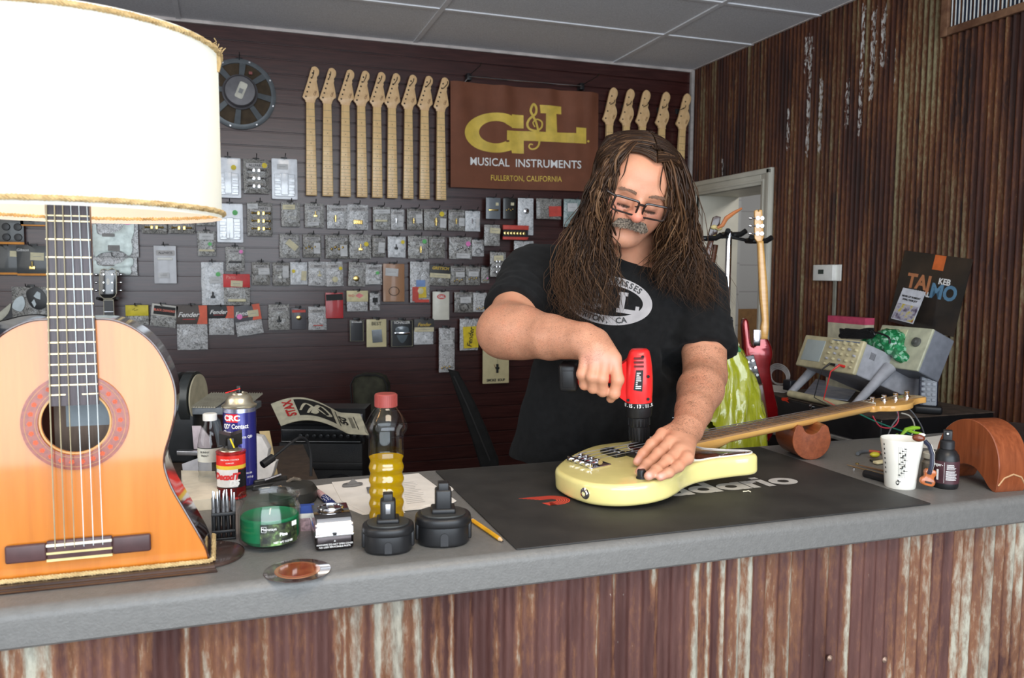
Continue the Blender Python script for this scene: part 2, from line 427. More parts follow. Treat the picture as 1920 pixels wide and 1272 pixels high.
# right wall : rusted corrugated sheets, with the doorway
DY0,DY1,DZ=3.805,4.475,2.015 # clear opening
mrustR=rust('rusted_corrugated_wall',(.022,.006,.0035),(.062,.0165,.008),(.135,.045,.012),(.23,.19,.10))
def yo(px,py=212):return onx(px,py,XR).y
bands=[(yo(1404),.012,.95),(yo(1432),.035,.62),(yo(1415),.04,.5),(yo(1575),.014,.85),(yo(1548),.05,.40),(yo(1735),.085,.66),(yo(1777),.012,1.0),
         (yo(1800),.07,.6),(yo(1700),.03,.3),(yo(1640),.03,.25),(yo(1880),.05,.22),(yo(1320),.04,.3),(yo(1380),.03,.35),(1.75,.1,.5),(1.3,.05,.6)]
rr=random.Random(5)
wav=[(rr.uniform(.15,4.5),rr.uniform(0,2.8),rr.uniform(.008,.03),rr.uniform(.15,.7),rr.uniform(.25,.6))for _ in range(120)]
PR=.0300
def galR(u,z):
    v=0
    for c,w,a in bands:v=max(v,a*math.exp(-((u-c)/w)**2)*(.75+.25*math.sin(z*3+c*9)))
    for c,zc,w,h,a in wav:
        if abs(u-c)<w*2.2 and abs(z-zc)<h*2:v=max(v,a*math.exp(-((u-c)/w)**2-((z-zc)/h)**2))
    return v*(.72-.40*math.cos(2*PI*u/PR))
drips=[((1508,1530),(55,140)),((1515,1524),(130,230)),((1618,1622),(10,260)),((1655,1668),(0,120)),((1635,1648),(20,190)),((1677,1682),(80,180)),
         ((1378,1381),(120,170)),((1475,1482),(200,290)),((1538,1545),(150,280)),((1355,1358),(300,340)),((1514,1518),(215,290)),((1589,1593),(150,250))]
dr=[]
for(xa,xb),(ya,yb)in drips:
    p,q=onx((xa+xb)/2,ya,XR),onx((xa+xb)/2,yb,XR)
    dr.append((p.y,abs(onx(xa,ya,XR).y-onx(xb,ya,XR).y)/2+.006,min(p.z,q.z),max(p.z,q.z)))
def dripR(u,z):
    v=0
    for c,w,a,b in dr:
        if abs(u-c)<w and a<z<b:v=max(v,.56*(1-((u-c)/w)**2))
    return v
placeR=lambda u,off,z:(XR+off,u,z)
corrugated('wall_right',mrustR,-1.6,DY0-.075,0,ZCEIL,PR,.0088,placeR,galR,dripR,rows=60,seams=(yo(1777),yo(1577)))
corrugated('wall_right_over_door',mrustR,DY0-.075,YB-.02,DZ+.06,ZCEIL,PR,.0088,placeR,galR,dripR,rows=24,seams=())
bkr=MB();bkr.box((XR+.012,-1.7,0),(XR+.05,DY0-.013,ZCEIL));bkr.box((XR+.012,DY0,DZ+.013),(XR+.05,YB+.05,ZCEIL));bkr.box((XR+.012,DY1+.013,0),(XR+.05,YB+.05,DZ))
bkr.build('wall_right_backing',mgroove,kind='structure')
# door frame with stepped moulding
mdoor=mat('door_paint',(.60,.575,.49),.45,nscale=6,noise_amt=.08)
df=MB()
def casing(b,y0,y1,z0,z1):
    b.box((XR-.022,y0,z0),(XR+.012,y1,z1),bev=.003)
casing(df,DY0-.085,DY0,0,DZ+.085);casing(df,DY1,DY1+.06,0,DZ+.085);casing(df,DY0,DY1,DZ,DZ+.085)
for(a,b_)in(((XR-.031,DY0-.082,0),(XR-.02,DY0-.055,DZ+.08)),((XR-.031,DY0-.082,DZ+.055),(XR-.02,DY1+.058,DZ+.082)),((XR-.028,DY0-.03,0),(XR-.02,DY0-.015,DZ+.02)),((XR-.028,DY0-.03,DZ+.015),(XR-.02,DY1,DZ+.03))):
    df.box(a,b_,bev=.003)
df.box((XR-.005,DY0-.012,0),(XR+.16,DY0,DZ));df.box((XR-.005,DY0,DZ),(XR+.3,DY1,DZ+.012));df.box((XR-.005,DY1,0),(XR+.3,DY1+.012,DZ+.01))
df.build('door_1',mdoor,kind='structure')
# the room beyond: painted block wall
mblk=bpy.data.materials.new('painted_block');mblk.use_nodes=True;N=mblk.node_tree.nodes;L=mblk.node_tree.links
tc=N.new('ShaderNodeTexCoord');mp=N.new('ShaderNodeMapping');mp.inputs['Rotation'].default_value=(math.radians(90),0,0)
br=N.new('ShaderNodeTexBrick');br.inputs['Scale'].default_value=1;br.inputs['Brick Width'].default_value=.4;br.inputs['Row Height'].default_value=.2;br.inputs['Mortar Size'].default_value=.004
br.inputs['Color1'].default_value=(.36,.36,.36,1);br.inputs['Color2'].default_value=(.34,.345,.35,1);br.inputs['Mortar'].default_value=(.25,.25,.25,1)
L.new(tc.outputs['Object'],mp.inputs[0]);L.new(mp.outputs[0],br.inputs[0]);L.new(br.outputs[0],N['Principled BSDF'].inputs['Base Color']);N['Principled BSDF'].inputs['Roughness'].default_value=.75
nb=MB();nb.box((2.79,5.25,0),(5,5.35,2.8));nb.box((4.9,3.0,0),(5,5.3,2.8));nb.box((XR+.3,4.49,0),(XR+.33,5.3,2.8))
nb.box((XR+.05,3.0,0),(5,3.1,2.8));nb.box((XR+.05,4.487,0),(XR+.32,4.52,2.8))
nb.build('wall_back_room',mblk,kind='structure')
nc=MB();nc.box((XR+.05,3.0,2.6),(5,5.35,2.65));nc.build('ceiling_back_room',PLASTER,kind='structure')
area('added_back_room_light',(3.9,3.9,2.55),(3.7,4.4,0),.5,.5,14,(1,.97,.93))  # added area light for the room beyond, its source unseen
# air vent high on the right wall
v=thing('air_vent','white wire return-air vent grille with rusty frame high on corrugated wall','vent',(XR-.012,onx(1785,40,XR).y,onx(1785,53,XR).z))
vl=1.1;b=MB()
for(a,c)in(((-.012,-vl,-.03),(.006,.0,.0)),((-.012,0,-.03),(.006,.035,.4)),((-.012,-vl,.24),(.006,.0,.27)),((-.012,-vl-.03,-.03),(.006,-vl,.27))):b.box(a,c,bev=.002)
b.build('vent_frame',mat('vent_frame_rust',(.13,.055,.028),.7,sub=(.25,.13,.07),nscale=20),v)
b=MB();b.box((.008,-vl,0),(.010,0,.25));b.build('vent_filter',mat('filter_blue',(.025,.04,.075),.8,noise_amt=.4,nscale=200),v)
b=MB()
for k in range(int(vl/.0175)):b.cyl((0,-.01-k*.0175,0),(0,-.01-k*.0175,.25),.0028,n=6)
b.build('vent_bars',mat('vent_white',(.6,.6,.58),.5),v)
# conduit strip down the wall to the thermostat
cs=MB();q=onx(1567,560,XR);cs.box((XR-.012,q.y-.008,1.15),(XR-.004,q.y+.008,onx(1567,510,XR).z));cs.build('trim_4',mat('conduit_grey',(.25,.24,.2),.5),kind='structure')
# counter : vinyl-wrapped top, corrugated front
mcnt=mat('counter_vinyl',(.150,.146,.138),.42,noise_amt=.06,nscale=90,bump=.35,bscale=260,spec=.5)
ct=thing('shop_counter','long grey padded shop counter with rusty corrugated metal front','counter',(.6,YF,0))
b=MB();x0,x1=-1.9,2.74
pr=[(0,ZC-.054)]+[(-.0+.0,ZC-.05)]
n=10;R_=.016;pf=[(.03,ZC-.056),(.004,ZC-.054),(0,ZC-.050)]+[(R_-R_*math.cos(PI/2*k/n),ZC-R_+R_*math.sin(PI/2*k/n))for k in range(n+1)]+[(.56,ZC),(.57,ZC-.01),(.57,ZC-.054),(.03,ZC-.054)]
vs=[];fs=[];nx=1
for(d,z)in pf:vs+=[(x0-.6,d,z),(x1-.6,d,z)]
for i in range(len(pf)-1):fs.append((2*i,2*i+1,2*i+3,2*i+2))
m_=len(pf);fs.append(tuple(2*i for i in range(m_)));fs.append(tuple(2*i+1 for i in range(m_-1,-1,-1)))
b.add(vs,fs);b.build('counter_top',mcnt,ct,smooth=40)
mrustC=rust('rusted_corrugated_counter',(.065,.026,.022),(.115,.052,.043),(.22,.10,.05),(.42,.40,.32),bumpy=.4,gk=-1.0)
def xf(px):return ony(px,1150,YF+.03).x
gb=[(xf(12),.012,.6),(xf(45),.022,.85),(xf(80),.012,.85),(xf(62),.012,.7),(xf(630),.006,.9),(xf(665),.008,.95),(xf(705),.006,.85),(xf(740),.02,.6),(xf(785),.01,.62),(xf(818),.012,.7),(xf(845),.006,.8),
      (xf(1150),.005,.95),(xf(1322),.004,.8),(xf(1304),.011,1.0),(xf(1348),.006,.8),(xf(1380),.006,.85),(xf(1400),.008,.65),(xf(1440),.01,.4),(xf(1475),.006,.5),(xf(1700),.018,.6),(xf(1735),.02,.5),
      (xf(1785),.012,.8),(xf(1805),.015,.75),(xf(1850),.03,.65),(xf(1895),.03,.8),(xf(1940),.05,.8),(xf(130),.012,.45),(xf(265),.01,.45),(xf(340),.012,.45)]
wv2=[(rr.uniform(-.4,1.6),rr.uniform(.3,1.05),rr.uniform(.003,.010),rr.uniform(.05,.3),rr.uniform(.3,.65))for _ in range(90)]
def galC(u,z):
    u+=0.0;v=0
    for c,w,a in gb:v=max(v,a*math.exp(-((u-c)/w)**2)*(.85+.15*math.sin(z*14+c*30)))
    for c,zc,w,h,a in wv2:
        if abs(u-c)<w*2.2 and abs(z-zc)<h*2:v=max(v,a*math.exp(-((u-c)/w)**2-((z-zc)/h)**2))
    return v*(.82-.25*math.cos(2*PI*(u-.0)/.0272))
fr=corrugated('counter_front',mrustC,-1.9,2.74,.02,ZC-.05,.0272,.0042,lambda u,off,z:(u-.6,.024+off,z),galC,lambda u,z:0,rows=60,seams=(xf(705),xf(1322),xf(1776)))
del fr['kind'];fr.parent=ct
b=MB();b.box((x0-.6,.034,0),(x1-.6,.05,ZC-.055));b.box((x0-.6,.034,0),(x0-.58,.55,ZC-.055));b.box((x1-.62,.034,0),(x1-.6,.55,ZC-.055));b.box((x0-.6,.05,.5),(x1-.6,.55,.52))
b.build('counter_carcass',mat('plywood_dark',(.1,.06,.035),.6),ct)
b=MB()
for px,py in((1556,1235),(1659,1238)):
    p=ony(px,py,YF+.02);b.lathe([(.006,0),(.006,.002),(.002,.005),(.0005,.0055)],10,T(p.x-.6,.0215,p.z)@RX(90))
b.build('screws',mat('rusty_screw',(.3,.2,.15),.5,.6),ct)
# ================================================================== THE MAN
class SDF:
    """smooth-blended round shapes on a grid, turned into one quad surface"""
    def __init__(s,lo,hi,h):
        s.lo=np.array(lo,float);s.h=h;s.n=np.ceil((np.array(hi)-s.lo)/h).astype(int)+1
        s.g=np.full(s.n,.25,np.float32)
    def _box(s,a,b):
        i0=np.maximum(0,np.floor((a-s.lo)/s.h).astype(int));i1=np.minimum(s.n,np.ceil((b-s.lo)/s.h).astype(int)+1)
        if(i1<=i0).any():return None,None
        ax=[s.lo[k]+s.h*np.arange(i0[k],i1[k])for k in range(3)]
        P=np.stack(np.meshgrid(*ax,indexing='ij'),-1).astype(np.float32)
        return tuple(slice(i0[k],i1[k])for k in range(3)),P
    def _mix(s,sl,d,k,mode):
        g=s.g[sl]
        if mode=='u':
            h=np.maximum(k-np.abs(g-d),0)/k;s.g[sl]=np.minimum(g,d)-h*h*k*.25
        elif mode=='s':
            h=np.maximum(k-np.abs(g+d),0)/k;s.g[sl]=np.maximum(g,-d)+h*h*k*.25
        elif mode=='i':
            s.g[sl]=np.maximum(g,d)
    def cone(s,a,b,ra,rb=None,k=.01,mode='u',M=None):
        rb=ra if rb is None else rb
        if M is HM:a,b=(a[0],a[1],a[2]*HKZ),(b[0],b[1],b[2]*HKZ)
        if M is not None:a,b=M@Vector(a),M@Vector(b)
        a,b=np.array(a,float),np.array(b,float);R=max(ra,rb)+k+.012
        sl,P=s._box(np.minimum(a,b)-R,np.maximum(a,b)+R)
        if sl is None:return
        ab=b-a;t=np.clip(((P-a)@ab)/max(1e-12,ab@ab),0,1)
        d=np.linalg.norm(P-a-t[...,None]*ab,axis=-1)-(ra+(rb-ra)*t);s._mix(sl,d.astype(np.float32),k,mode)
    def ell(s,c,r,k=.01,mode='u',M=None,R=None):
        """ellipsoid at c (in frame M) with radii r, optional own rotation R"""
        if M is HM:c=(c[0],c[1],c[2]*HKZ);r=(r[0],r[1],r[2]*(1+HKZ)/2)
        A=np.array(M.to_3x3())if M is not None else np.eye(3)
        if R is not None:A=A@np.array(R.to_3x3())
        c=np.array((M@Vector(c))if M is not None else c,float);r=np.array(r,float);q=max(r)+k+.012
        sl,P=s._box(c-q,c+q)
        if sl is None:return
        L=(P-c)@A;k0=np.linalg.norm(L/r,axis=-1);k1=np.linalg.norm(L/(r*r),axis=-1)
        d=k0*(k0-1)/np.maximum(k1,1e-6);s._mix(sl,d.astype(np.float32),k,mode)
    def cut(s,p,nrm):
        """keep the side the normal points away from"""
        nrm=np.array(nrm,float);nrm/=np.linalg.norm(nrm)
        sl,P=s._box(s.lo,s.lo+s.h*(s.n-1));s.g[sl]=np.maximum(s.g[sl],((P-np.array(p))@nrm).astype(np.float32))
    def mesh(s):
        g=s.g;sg=g<0;n=g.shape
        c=np.zeros(tuple(k-1 for k in n),np.int8)
        for dx in(0,1):
            for dy in(0,1):
                for dz in(0,1):c+=sg[dx:n[0]-1+dx,dy:n[1]-1+dy,dz:n[2]-1+dz]
        I=np.argwhere((c>0)&(c<8));idx=np.full(c.shape,-1,np.int32);idx[tuple(I.T)]=np.arange(len(I))
        acc=np.zeros((len(I),3));cnt=np.zeros(len(I))
        co=[(a,b,d)for a in(0,1)for b in(0,1)for d in(0,1)]
        for p in co:
            for ax in range(3):
                if p[ax]:continue
                q=list(p);q[ax]=1
                v0=g[tuple((I+p).T)];v1=g[tuple((I+q).T)];m=(v0<0)!=(v1<0)
                t=np.where(m,v0/np.where(m,v0-v1,1),0);pos=np.array(p,float)[None]+np.zeros((len(I),3));pos[:,ax]=t
                acc[m]+=pos[m];cnt[m]+=1
        V=s.lo+s.h*(I+acc/np.maximum(cnt,1)[:,None]);F=[]
        for ax in range(3):
            a0=[slice(None)]*3;a1=[slice(None)]*3;a0[ax]=slice(0,-1);a1[ax]=slice(1,None)
            e=sg[tuple(a0)]!=sg[tuple(a1)];E=np.argwhere(e);u,w=(ax+1)%3,(ax+2)%3
            E=E[(E[:,u]>0)&(E[:,w]>0)&(E[:,u]<n[u]-1)&(E[:,w]<n[w]-1)]
            du=np.zeros(3,int);du[u]=1;dw=np.zeros(3,int);dw[w]=1
            q=np.stack([idx[tuple((E-du-dw).T)],idx[tuple((E-dw).T)],idx[tuple(E.T)],idx[tuple((E-du).T)]],1)
            inside=sg[tuple(E.T)];q[~inside]=q[~inside][:,::-1];F.append(q)
        return V,np.concatenate(F)
def np_obj(name,V,F,m,parent,smooth_it=0):
    me=bpy.data.meshes.new(name);me.vertices.add(len(V));me.vertices.foreach_set('co',np.asarray(V,np.float32).ravel())
    me.loops.add(len(F)*4);me.loops.foreach_set('vertex_index',F.ravel().astype(np.int32));me.polygons.add(len(F))
    me.polygons.foreach_set('loop_start',np.arange(0,len(F)*4,4,dtype=np.int32));me.update(calc_edges=True);me.validate()
    me.polygons.foreach_set('use_smooth',[True]*len(me.polygons));me.materials.append(m)
    o=bpy.data.objects.new(name,me);COL.objects.link(o);o.parent=parent
    return o
def relax(V,F,it=2,lam=.5):
    E=np.concatenate([F[:,[0,1]],F[:,[1,2]],F[:,[2,3]],F[:,[3,0]]]);n=len(V)
    deg=np.bincount(E.ravel(),minlength=n).astype(float)
    for _ in range(it):
        A=np.stack([np.bincount(E[:,0],V[E[:,1],k],n)+np.bincount(E[:,1],V[E[:,0],k],n)for k in range(3)],1)
        V=V+(A/np.maximum(deg,1)[:,None]-V)*lam
    return V
def vnormals(V,F):
    n=np.cross(V[F[:,2]]-V[F[:,0]],V[F[:,3]]-V[F[:,1]]);N_=np.zeros_like(V)
    for k in range(4):
        for a in range(3):N_[:,a]+=np.bincount(F[:,k],n[:,a],len(V))
    return N_/np.maximum(np.linalg.norm(N_,axis=1),1e-9)[:,None]
man=thing('person','man with long wavy hair and glasses in black T-shirt drilling a bass','person',(0,0,0))
# --- head frame : face looks along -y, up z, +x = his left
HEADC=atd(1188,345,1.885)
to_cam=(Vector((0,0,HC))-HEADC);az=math.atan2(to_cam.x,-to_cam.y) # turn about z so -y points to the camera
# faces camera first, then turned to his left, tipped down, rolled
HM=Matrix.Translation(HEADC)@Matrix.Rotation(math.atan2(-to_cam.x,to_cam.y)+PI,4,'Z')@RY(13)@RZ(17)@RX(27);HKZ=.86
HI=HM.inverted()
body=SDF((.42,1.28,.80),(1.46,2.36,1.96),.0027)
B=body
# skull
B.ell((0,.012,.034),(.079,.098,.080),.02,M=HM)
B.ell((0,-.030,-.032),(.070,.066,.094),.03,M=HM)
B.ell((0,-.050,.040),(.064,.036,.048),.02,M=HM) # forehead
for sx in(-1,1):
    B.ell((sx*.043,-.050,-.040),(.033,.036,.038),.025,M=HM) # cheeks
    B.ell((sx*.047,-.022,-.080),(.030,.040,.034),.03,M=HM) # jowls
    B.ell((sx*.052,-.060,-.014),(.018,.020,.014),.02,M=HM) # cheekbone
B.cone((-.036,-.080,.020),(.036,-.080,.020),.0125,k=.016,M=HM) # brow
B.ell((0,-.076,-.112),(.027,.023,.022),.024,M=HM) # chin
B.ell((0,-.050,-.124),(.048,.042,.030),.022,M=HM) # double chin
B.ell((0,-.084,-.062),(.032,.020,.024),.02,M=HM) # muzzle
for sx in(-1,1):
    B.ell((sx*.033,-.110,-.010),(.020,.020,.013),.014,mode='s',M=HM) # sockets
    B.ell((sx*.032,-.0805,-.012),(.0165,.0150,.0125),.005,M=HM) # eyeball under lid
    B.ell((sx*.032,-.0935,-.0245),(.014,.004,.0022),.004,mode='s',M=HM)
B.cone((0,-.088,.014),(0,-.104,-.014),.0085,.0105,k=.012,M=HM)
B.cone((0,-.104,-.014),(0,-.116,-.032),.0105,.0145,k=.010,M=HM)
for sx in(-1,1):
    B.ell((sx*.0145,-.106,-.034),(.0088,.012,.0085),.006,M=HM)
    B.ell((sx*.0075,-.112,-.046),(.0036,.005,.004),.003,mode='s',M=HM)
    B.cone((sx*.024,-.092,-.036),(sx*.036,-.078,-.062),.002,.0015,k=.006,mode='s',M=HM) # nasolabial
B.cone((-.020,-.0985,-.0745),(.020,-.0985,-.0745),.0052,k=.004,M=HM) # lower lip
B.cone((-.022,-.1005,-.0655),(.022,-.1005,-.0655),.0045,k=.004,M=HM)
B.cone((-.023,-.1035,-.0700),(.023,-.1035,-.0700),.0012,k=.004,mode='s',M=HM)
for sx in(-1,1):B.ell((sx*.080,.012,-.004),(.008,.018,.030),.008,M=HM)
# neck, shoulders, torso under the shirt
NB=atd(1188,500,2.06);CH=atd(1165,575,2.09)
B.cone(HM@Vector((0,.012,-.07)),NB,.063,.068,k=.03)
RS=atd(1003,522,2.10);LS=atd(1302,545,2.10)
B.cone(NB,RS,.055,.060,k=.04);B.cone(NB,LS,.055,.060,k=.04)
B.ell(CH,(.165,.115,.17),.05);BEL=atd(1130,740,2.12);B.ell(BEL,(.15,.12,.19),.05)
HIP=atd(1108,850,2.17);B.ell(HIP,(.15,.11,.13),.05)
# right arm (left in the picture)
RE=atd(944,622,1.90);RW=atd(1093,640,1.70)
UA=RS.lerp(RE,.55)
B.cone(RS,UA,.060,.060,k=.010);B.cone(UA,RE,.060,.054,k=.010)
FA=RE.lerp(RW,.28)+Vector((0,0,.003));FB=RE.lerp(RW,.62)
B.cone(RE,FA,.057,.058,k=.035);B.cone(FA,FB,.058,.049,k=.015);B.cone(FB,RW,.049,.038,k=.010)
B.ell(RE.lerp(FA,.5)+Vector((0,0,.002)),(.062,.056,.054),.03)
# right hand closed on the drill handle : knuckles towards the camera
def hand_px(spec):
    for chain in spec:
        pts=[(atd(x,y,d),r)for x,y,d,r in chain]
        for(p,r),(q,r2)in zip(pts,pts[1:]):B.cone(p,q,r,r2,k=.0055)
        for(p,r)in pts[1:-1]:B.ell(p,(r*1.10,)*3,.003)
pal=[(1096,640,1.700,.031),(1116,655,1.672,.030)]
for a,b in zip(pal,pal[1:]):B.cone(atd(*a[:3]),atd(*b[:3]),a[3],b[3],k=.02)
for(x,y,d,r)in((1102,672,1.662,.0165),(1117,673,1.655,.0170),(1134,675,1.652,.0170),(1151,677,1.655,.0165)):
    B.cone(atd(1108+(x-1117)*.45,640,1.688),atd(x,y-4,d+.006),.021,r,k=.014)
hand_px([
    [(1097,678,1.664,.0128),(1092,702,1.658,.0112),(1096,722,1.672,.0098),(1103,719,1.700,.0088)],
    [(1115,678,1.655,.0135),(1110,706,1.645,.0118),(1112,728,1.662,.0104),(1118,724,1.694,.0092)],
    [(1134,680,1.652,.0138),(1129,710,1.643,.0120),(1130,734,1.658,.0106),(1134,729,1.692,.0094)],
    [(1153,682,1.655,.0138),(1158,712,1.648,.0122),(1152,738,1.655,.0108),(1145,748,1.672,.0092)]])
hand_px([[(1120,652,1.69,.020),(1142,668,1.725,.0145),(1150,690,1.745,.0125),(1140,708,1.75,.0105)]]) # thumb round the back
# left arm (right in the picture)
LE=atd(1322,704,1.94);LW=atd(1290,804,1.685)
UB=LS.lerp(LE,.6)+Vector((.008,0,0))
B.cone(LS,UB,.062,.056,k=.010);B.cone(UB,LE,.056,.051,k=.010)
FC=LE.lerp(LW,.30);FD=LE.lerp(LW,.7)
B.cone(LE,FC,.050,.052,k=.010);B.cone(FC,FD,.052,.039,k=.010);B.cone(FD,LW,.039,.032,k=.010)
# left hand spread on the bass: knuckles raised, fingertips on the body
for kp,r0,r1 in(((1243,816,1.645),.025,.0150),((1258,830,1.610),.025,.0155),((1274,845,1.585),.024,.0150),((1288,860,1.560),.021,.0135)):
    q0=atd(*kp);B.cone(LW.lerp(q0,.10),q0,r0,r1,k=.014)
hand_px([
    [(1243,815,1.643,.0124),(1222,834,1.620,.0110),(1206,852,1.605,.0100),(1195,866,1.600,.0088)],
    [(1258,829,1.608,.0128),(1235,851,1.580,.0113),(1214,871,1.555,.0102),(1200,885,1.534,.0090)],
    [(1274,844,1.583,.0126),(1252,864,1.550,.0111),(1231,882,1.522,.0100),(1216,893,1.498,.0088)],
    [(1288,859,1.558,.0115),(1272,875,1.535,.0099),(1254,887,1.510,.0089),(1238,895,1.499,.0078)],
    [(1262,812,1.700,.0175),(1244,822,1.700,.0148),(1228,833,1.695,.0122),(1214,843,1.690,.0098)]])
V,F=B.mesh();V=relax(V,F,1,.4)
mskin=bpy.data.materials.new('skin');mskin.use_nodes=True;N=mskin.node_tree.nodes;L=mskin.node_tree.links;I=N['Principled BSDF'].inputs
at=N.new('ShaderNodeAttribute');at.attribute_name='tone';tc=N.new('ShaderNodeTexCoord')
n1=N.new('ShaderNodeTexNoise');n1.inputs['Scale'].default_value=22;n1.inputs['Detail'].default_value=5;L.new(tc.outputs['Object'],n1.inputs[0])
r1=ramp(N,[(.3,(.80,.76,.74)),(.5,(1,1,1)),(.72,(1.05,.90,.86))]);L.new(n1.outputs['Fac'],r1.inputs[0])
mx=N.new('ShaderNodeMix');mx.data_type='RGBA';mx.blend_type='MULTIPLY';mx.inputs[0].default_value=.8;L.new(at.outputs['Color'],mx.inputs[6]);L.new(r1.outputs[0],mx.inputs[7])
# short body hair on the forearms
mp=N.new('ShaderNodeMapping');mp.inputs['Scale'].default_value=(1,1,3);L.new(tc.outputs['Object'],mp.inputs[0])
n3=N.new('ShaderNodeTexNoise');n3.inputs['Scale'].default_value=150;n3.inputs['Detail'].default_value=6;n3.inputs['Distortion'].default_value=3;L.new(mp.outputs[0],n3.inputs[0])
ah=N.new('ShaderNodeAttribute');ah.attribute_name='fuzz'
m3=N.new('ShaderNodeMapRange');m3.inputs[1].default_value=.50;m3.inputs[2].default_value=.66;L.new(n3.outputs['Fac'],m3.inputs[0])
m4=N.new('ShaderNodeMath');m4.operation='MULTIPLY';L.new(m3.outputs[0],m4.inputs[0]);L.new(ah.outputs['Fac'],m4.inputs[1])
mh=N.new('ShaderNodeMix');mh.data_type='RGBA';L.new(m4.outputs[0],mh.inputs[0]);L.new(mx.outputs[2],mh.inputs[6]);mh.inputs[7].default_value=(.13,.06,.035,1)
L.new(mh.outputs[2],I['Base Color']);I['Roughness'].default_value=.46;I['Subsurface Weight'].default_value=.12
I['Subsurface Radius'].default_value=(.012,.005,.003);I['Subsurface Scale'].default_value=.5
n2=N.new('ShaderNodeTexNoise');n2.inputs['Scale'].default_value=420;L.new(tc.outputs['Object'],n2.inputs[0])
bp=N.new('ShaderNodeBump');bp.inputs['Strength'].default_value=.22;bp.inputs['Distance'].default_value=.0012;L.new(n2.outputs['Fac'],bp.inputs['Height']);L.new(bp.outputs[0],I['Normal'])
bo=np_obj('body',V,F,mskin,man)
# skin tones
base=np.array((.60,.285,.172));Cc=np.tile(base,(len(V),1))
LV=np.array([list(r)for r in HI.to_3x3()]);HL=(V-np.array(HEADC))@LV.T;HL[:,2]/=HKZ
def blob(P0,c,r,col,amt):
    global Cc
    w=np.exp(-(((P0-np.array(c))/np.array(r))**2).sum(1))[:,None]*amt;Cc=Cc*(1-w)+np.array(col)*w
head_m=np.linalg.norm(HL,axis=1)<.17
blob(HL,(0,-.118,-.032),(.020,.02,.018),(.66,.20,.15),.75)
for sx in(-1,1):
    blob(HL,(sx*.045,-.075,-.035),(.024,.03,.022),(.64,.24,.18),.6)
    blob(HL,(sx*.032,-.094,-.0215),(.015,.008,.0022),(.10,.04,.03),.95) # lash line
    blob(HL,(sx*.032,-.092,-.0015),(.016,.010,.0020),(.30,.13,.10),.6) # lid crease
blob(HL,(0,-.102,-.0745),(.022,.014,.0065),(.46,.16,.13),.9)
blob(HL,(0,-.104,-.0698),(.024,.012,.0016),(.16,.06,.05),.9)
blob(HL,(0,-.07,-.105),(.045,.03,.022),(.46,.27,.21),.45) # stubble
Vn=V;fz=np.zeros(len(V))
def seg_w(P0,a,b,r):
    a,b=np.array(a),np.array(b);ab=b-a;t=np.clip((P0-a)@ab/(ab@ab),0,1);return np.linalg.norm(P0-a-t[:,None]*ab,axis=1)<r
fz[seg_w(V,RE,RW,.075)]=.6;fz[seg_w(V,LE,LW,.075)]=.95
for p in(atd(1196,865,1.591),atd(1201,884,1.525),atd(1217,892,1.490),atd(1239,893,1.492)):
    Cc_w=np.exp(-(np.linalg.norm(V-np.array(p),axis=1)/.009)**2)[:,None]*.75;Cc=Cc*(1-Cc_w)+np.array((.74,.42,.36))*Cc_w
for p in(atd(1100,674,1.645),atd(1116,674,1.636),atd(1134,676,1.634),atd(1153,678,1.637)):
    w_=np.exp(-(np.linalg.norm(V-np.array(p),axis=1)/.016)**2)[:,None]*.5;Cc=Cc*(1-w_)+np.array((.68,.33,.25))*w_
me=bo.data
if len(me.vertices)==len(V):
    a_=me.color_attributes.new('tone','FLOAT_COLOR','POINT');a_.data.foreach_set('color',np.c_[Cc,np.ones(len(V))].astype(np.float32).ravel())
    a_=me.attributes.new('fuzz','FLOAT','POINT');a_.data.foreach_set('value',fz.astype(np.float32))
# --- T-shirt
sh=SDF((.40,1.60,.86),(1.50,2.46,1.70),.0055)
sh.ell(CH+Vector((0,.0,0)),(.212,.150,.185),.05)
sh.ell(atd(1140,690,2.10),(.198,.152,.20),.06)
sh.ell(atd(1113,800,2.13),(.202,.150,.20),.06)
sh.ell(atd(1098,890,2.17),(.224,.155,.18),.05)
sh.cone(NB+Vector((0,.02,-.035)),RS,.078,.074,k=.05);sh.cone(NB+Vector((0,.02,-.035)),LS,.078,.074,k=.05)
SE=RS.lerp(RE,.62);sh.cone(RS,SE,.080,.079,k=.05)
TE=LS.lerp(LE,.70)+Vector((.010,0,0));sh.cone(LS,TE,.078,.077,k=.04)
def local_cut(sd,p,n,r):
    """flat cut of everything beyond p along n, inside radius r"""
    p,n=np.array(p),np.array(n)/np.linalg.norm(n);sl,P=sd._box(p-r,p+r)
    d=(P-p)@n;far=np.linalg.norm(P-p,axis=-1)>r*.99
    sd.g[sl]=np.where(far,sd.g[sl],np.maximum(sd.g[sl],d).astype(np.float32))
local_cut(sh,SE+(RE-RS).normalized()*.012,RE-RS,.118)
local_cut(sh,TE+(LE-LS).normalized()*.012,(LE-LS)+Vector((0,0,-.05)),.112)
hz=atd(1090,890,2.0).z
sh.cut((0,0,hz),(0.02,0,-1))
sh.cone(NB+Vector((0,-.01,.0)),NB+Vector((0,-.09,.085)),.060,.060,k=.01,mode='s')
V2,F2=sh.mesh();V2=relax(V2,F2,3,.5);N2=vnormals(V2,F2)
ang=np.arctan2(V2[:,1]-2.06,V2[:,0]-CH.x)
def fold(P0,c,r,d,wl,amp,ph=0):
    d=np.array(d,float);d/=np.linalg.norm(d);w=np.exp(-(np.linalg.norm(P0-np.array(c),axis=1)/r)**2)
    return amp*w*np.sin((P0@d)*2*PI/wl+ph)
disp=np.zeros(len(V2))
disp+=fold(V2,RS+Vector((.03,-.06,-.06)),.14,(1,0,.55),.040,.0045)
disp+=fold(V2,LS+Vector((-.05,-.06,-.08)),.14,(-1,0,.5),.045,.004)
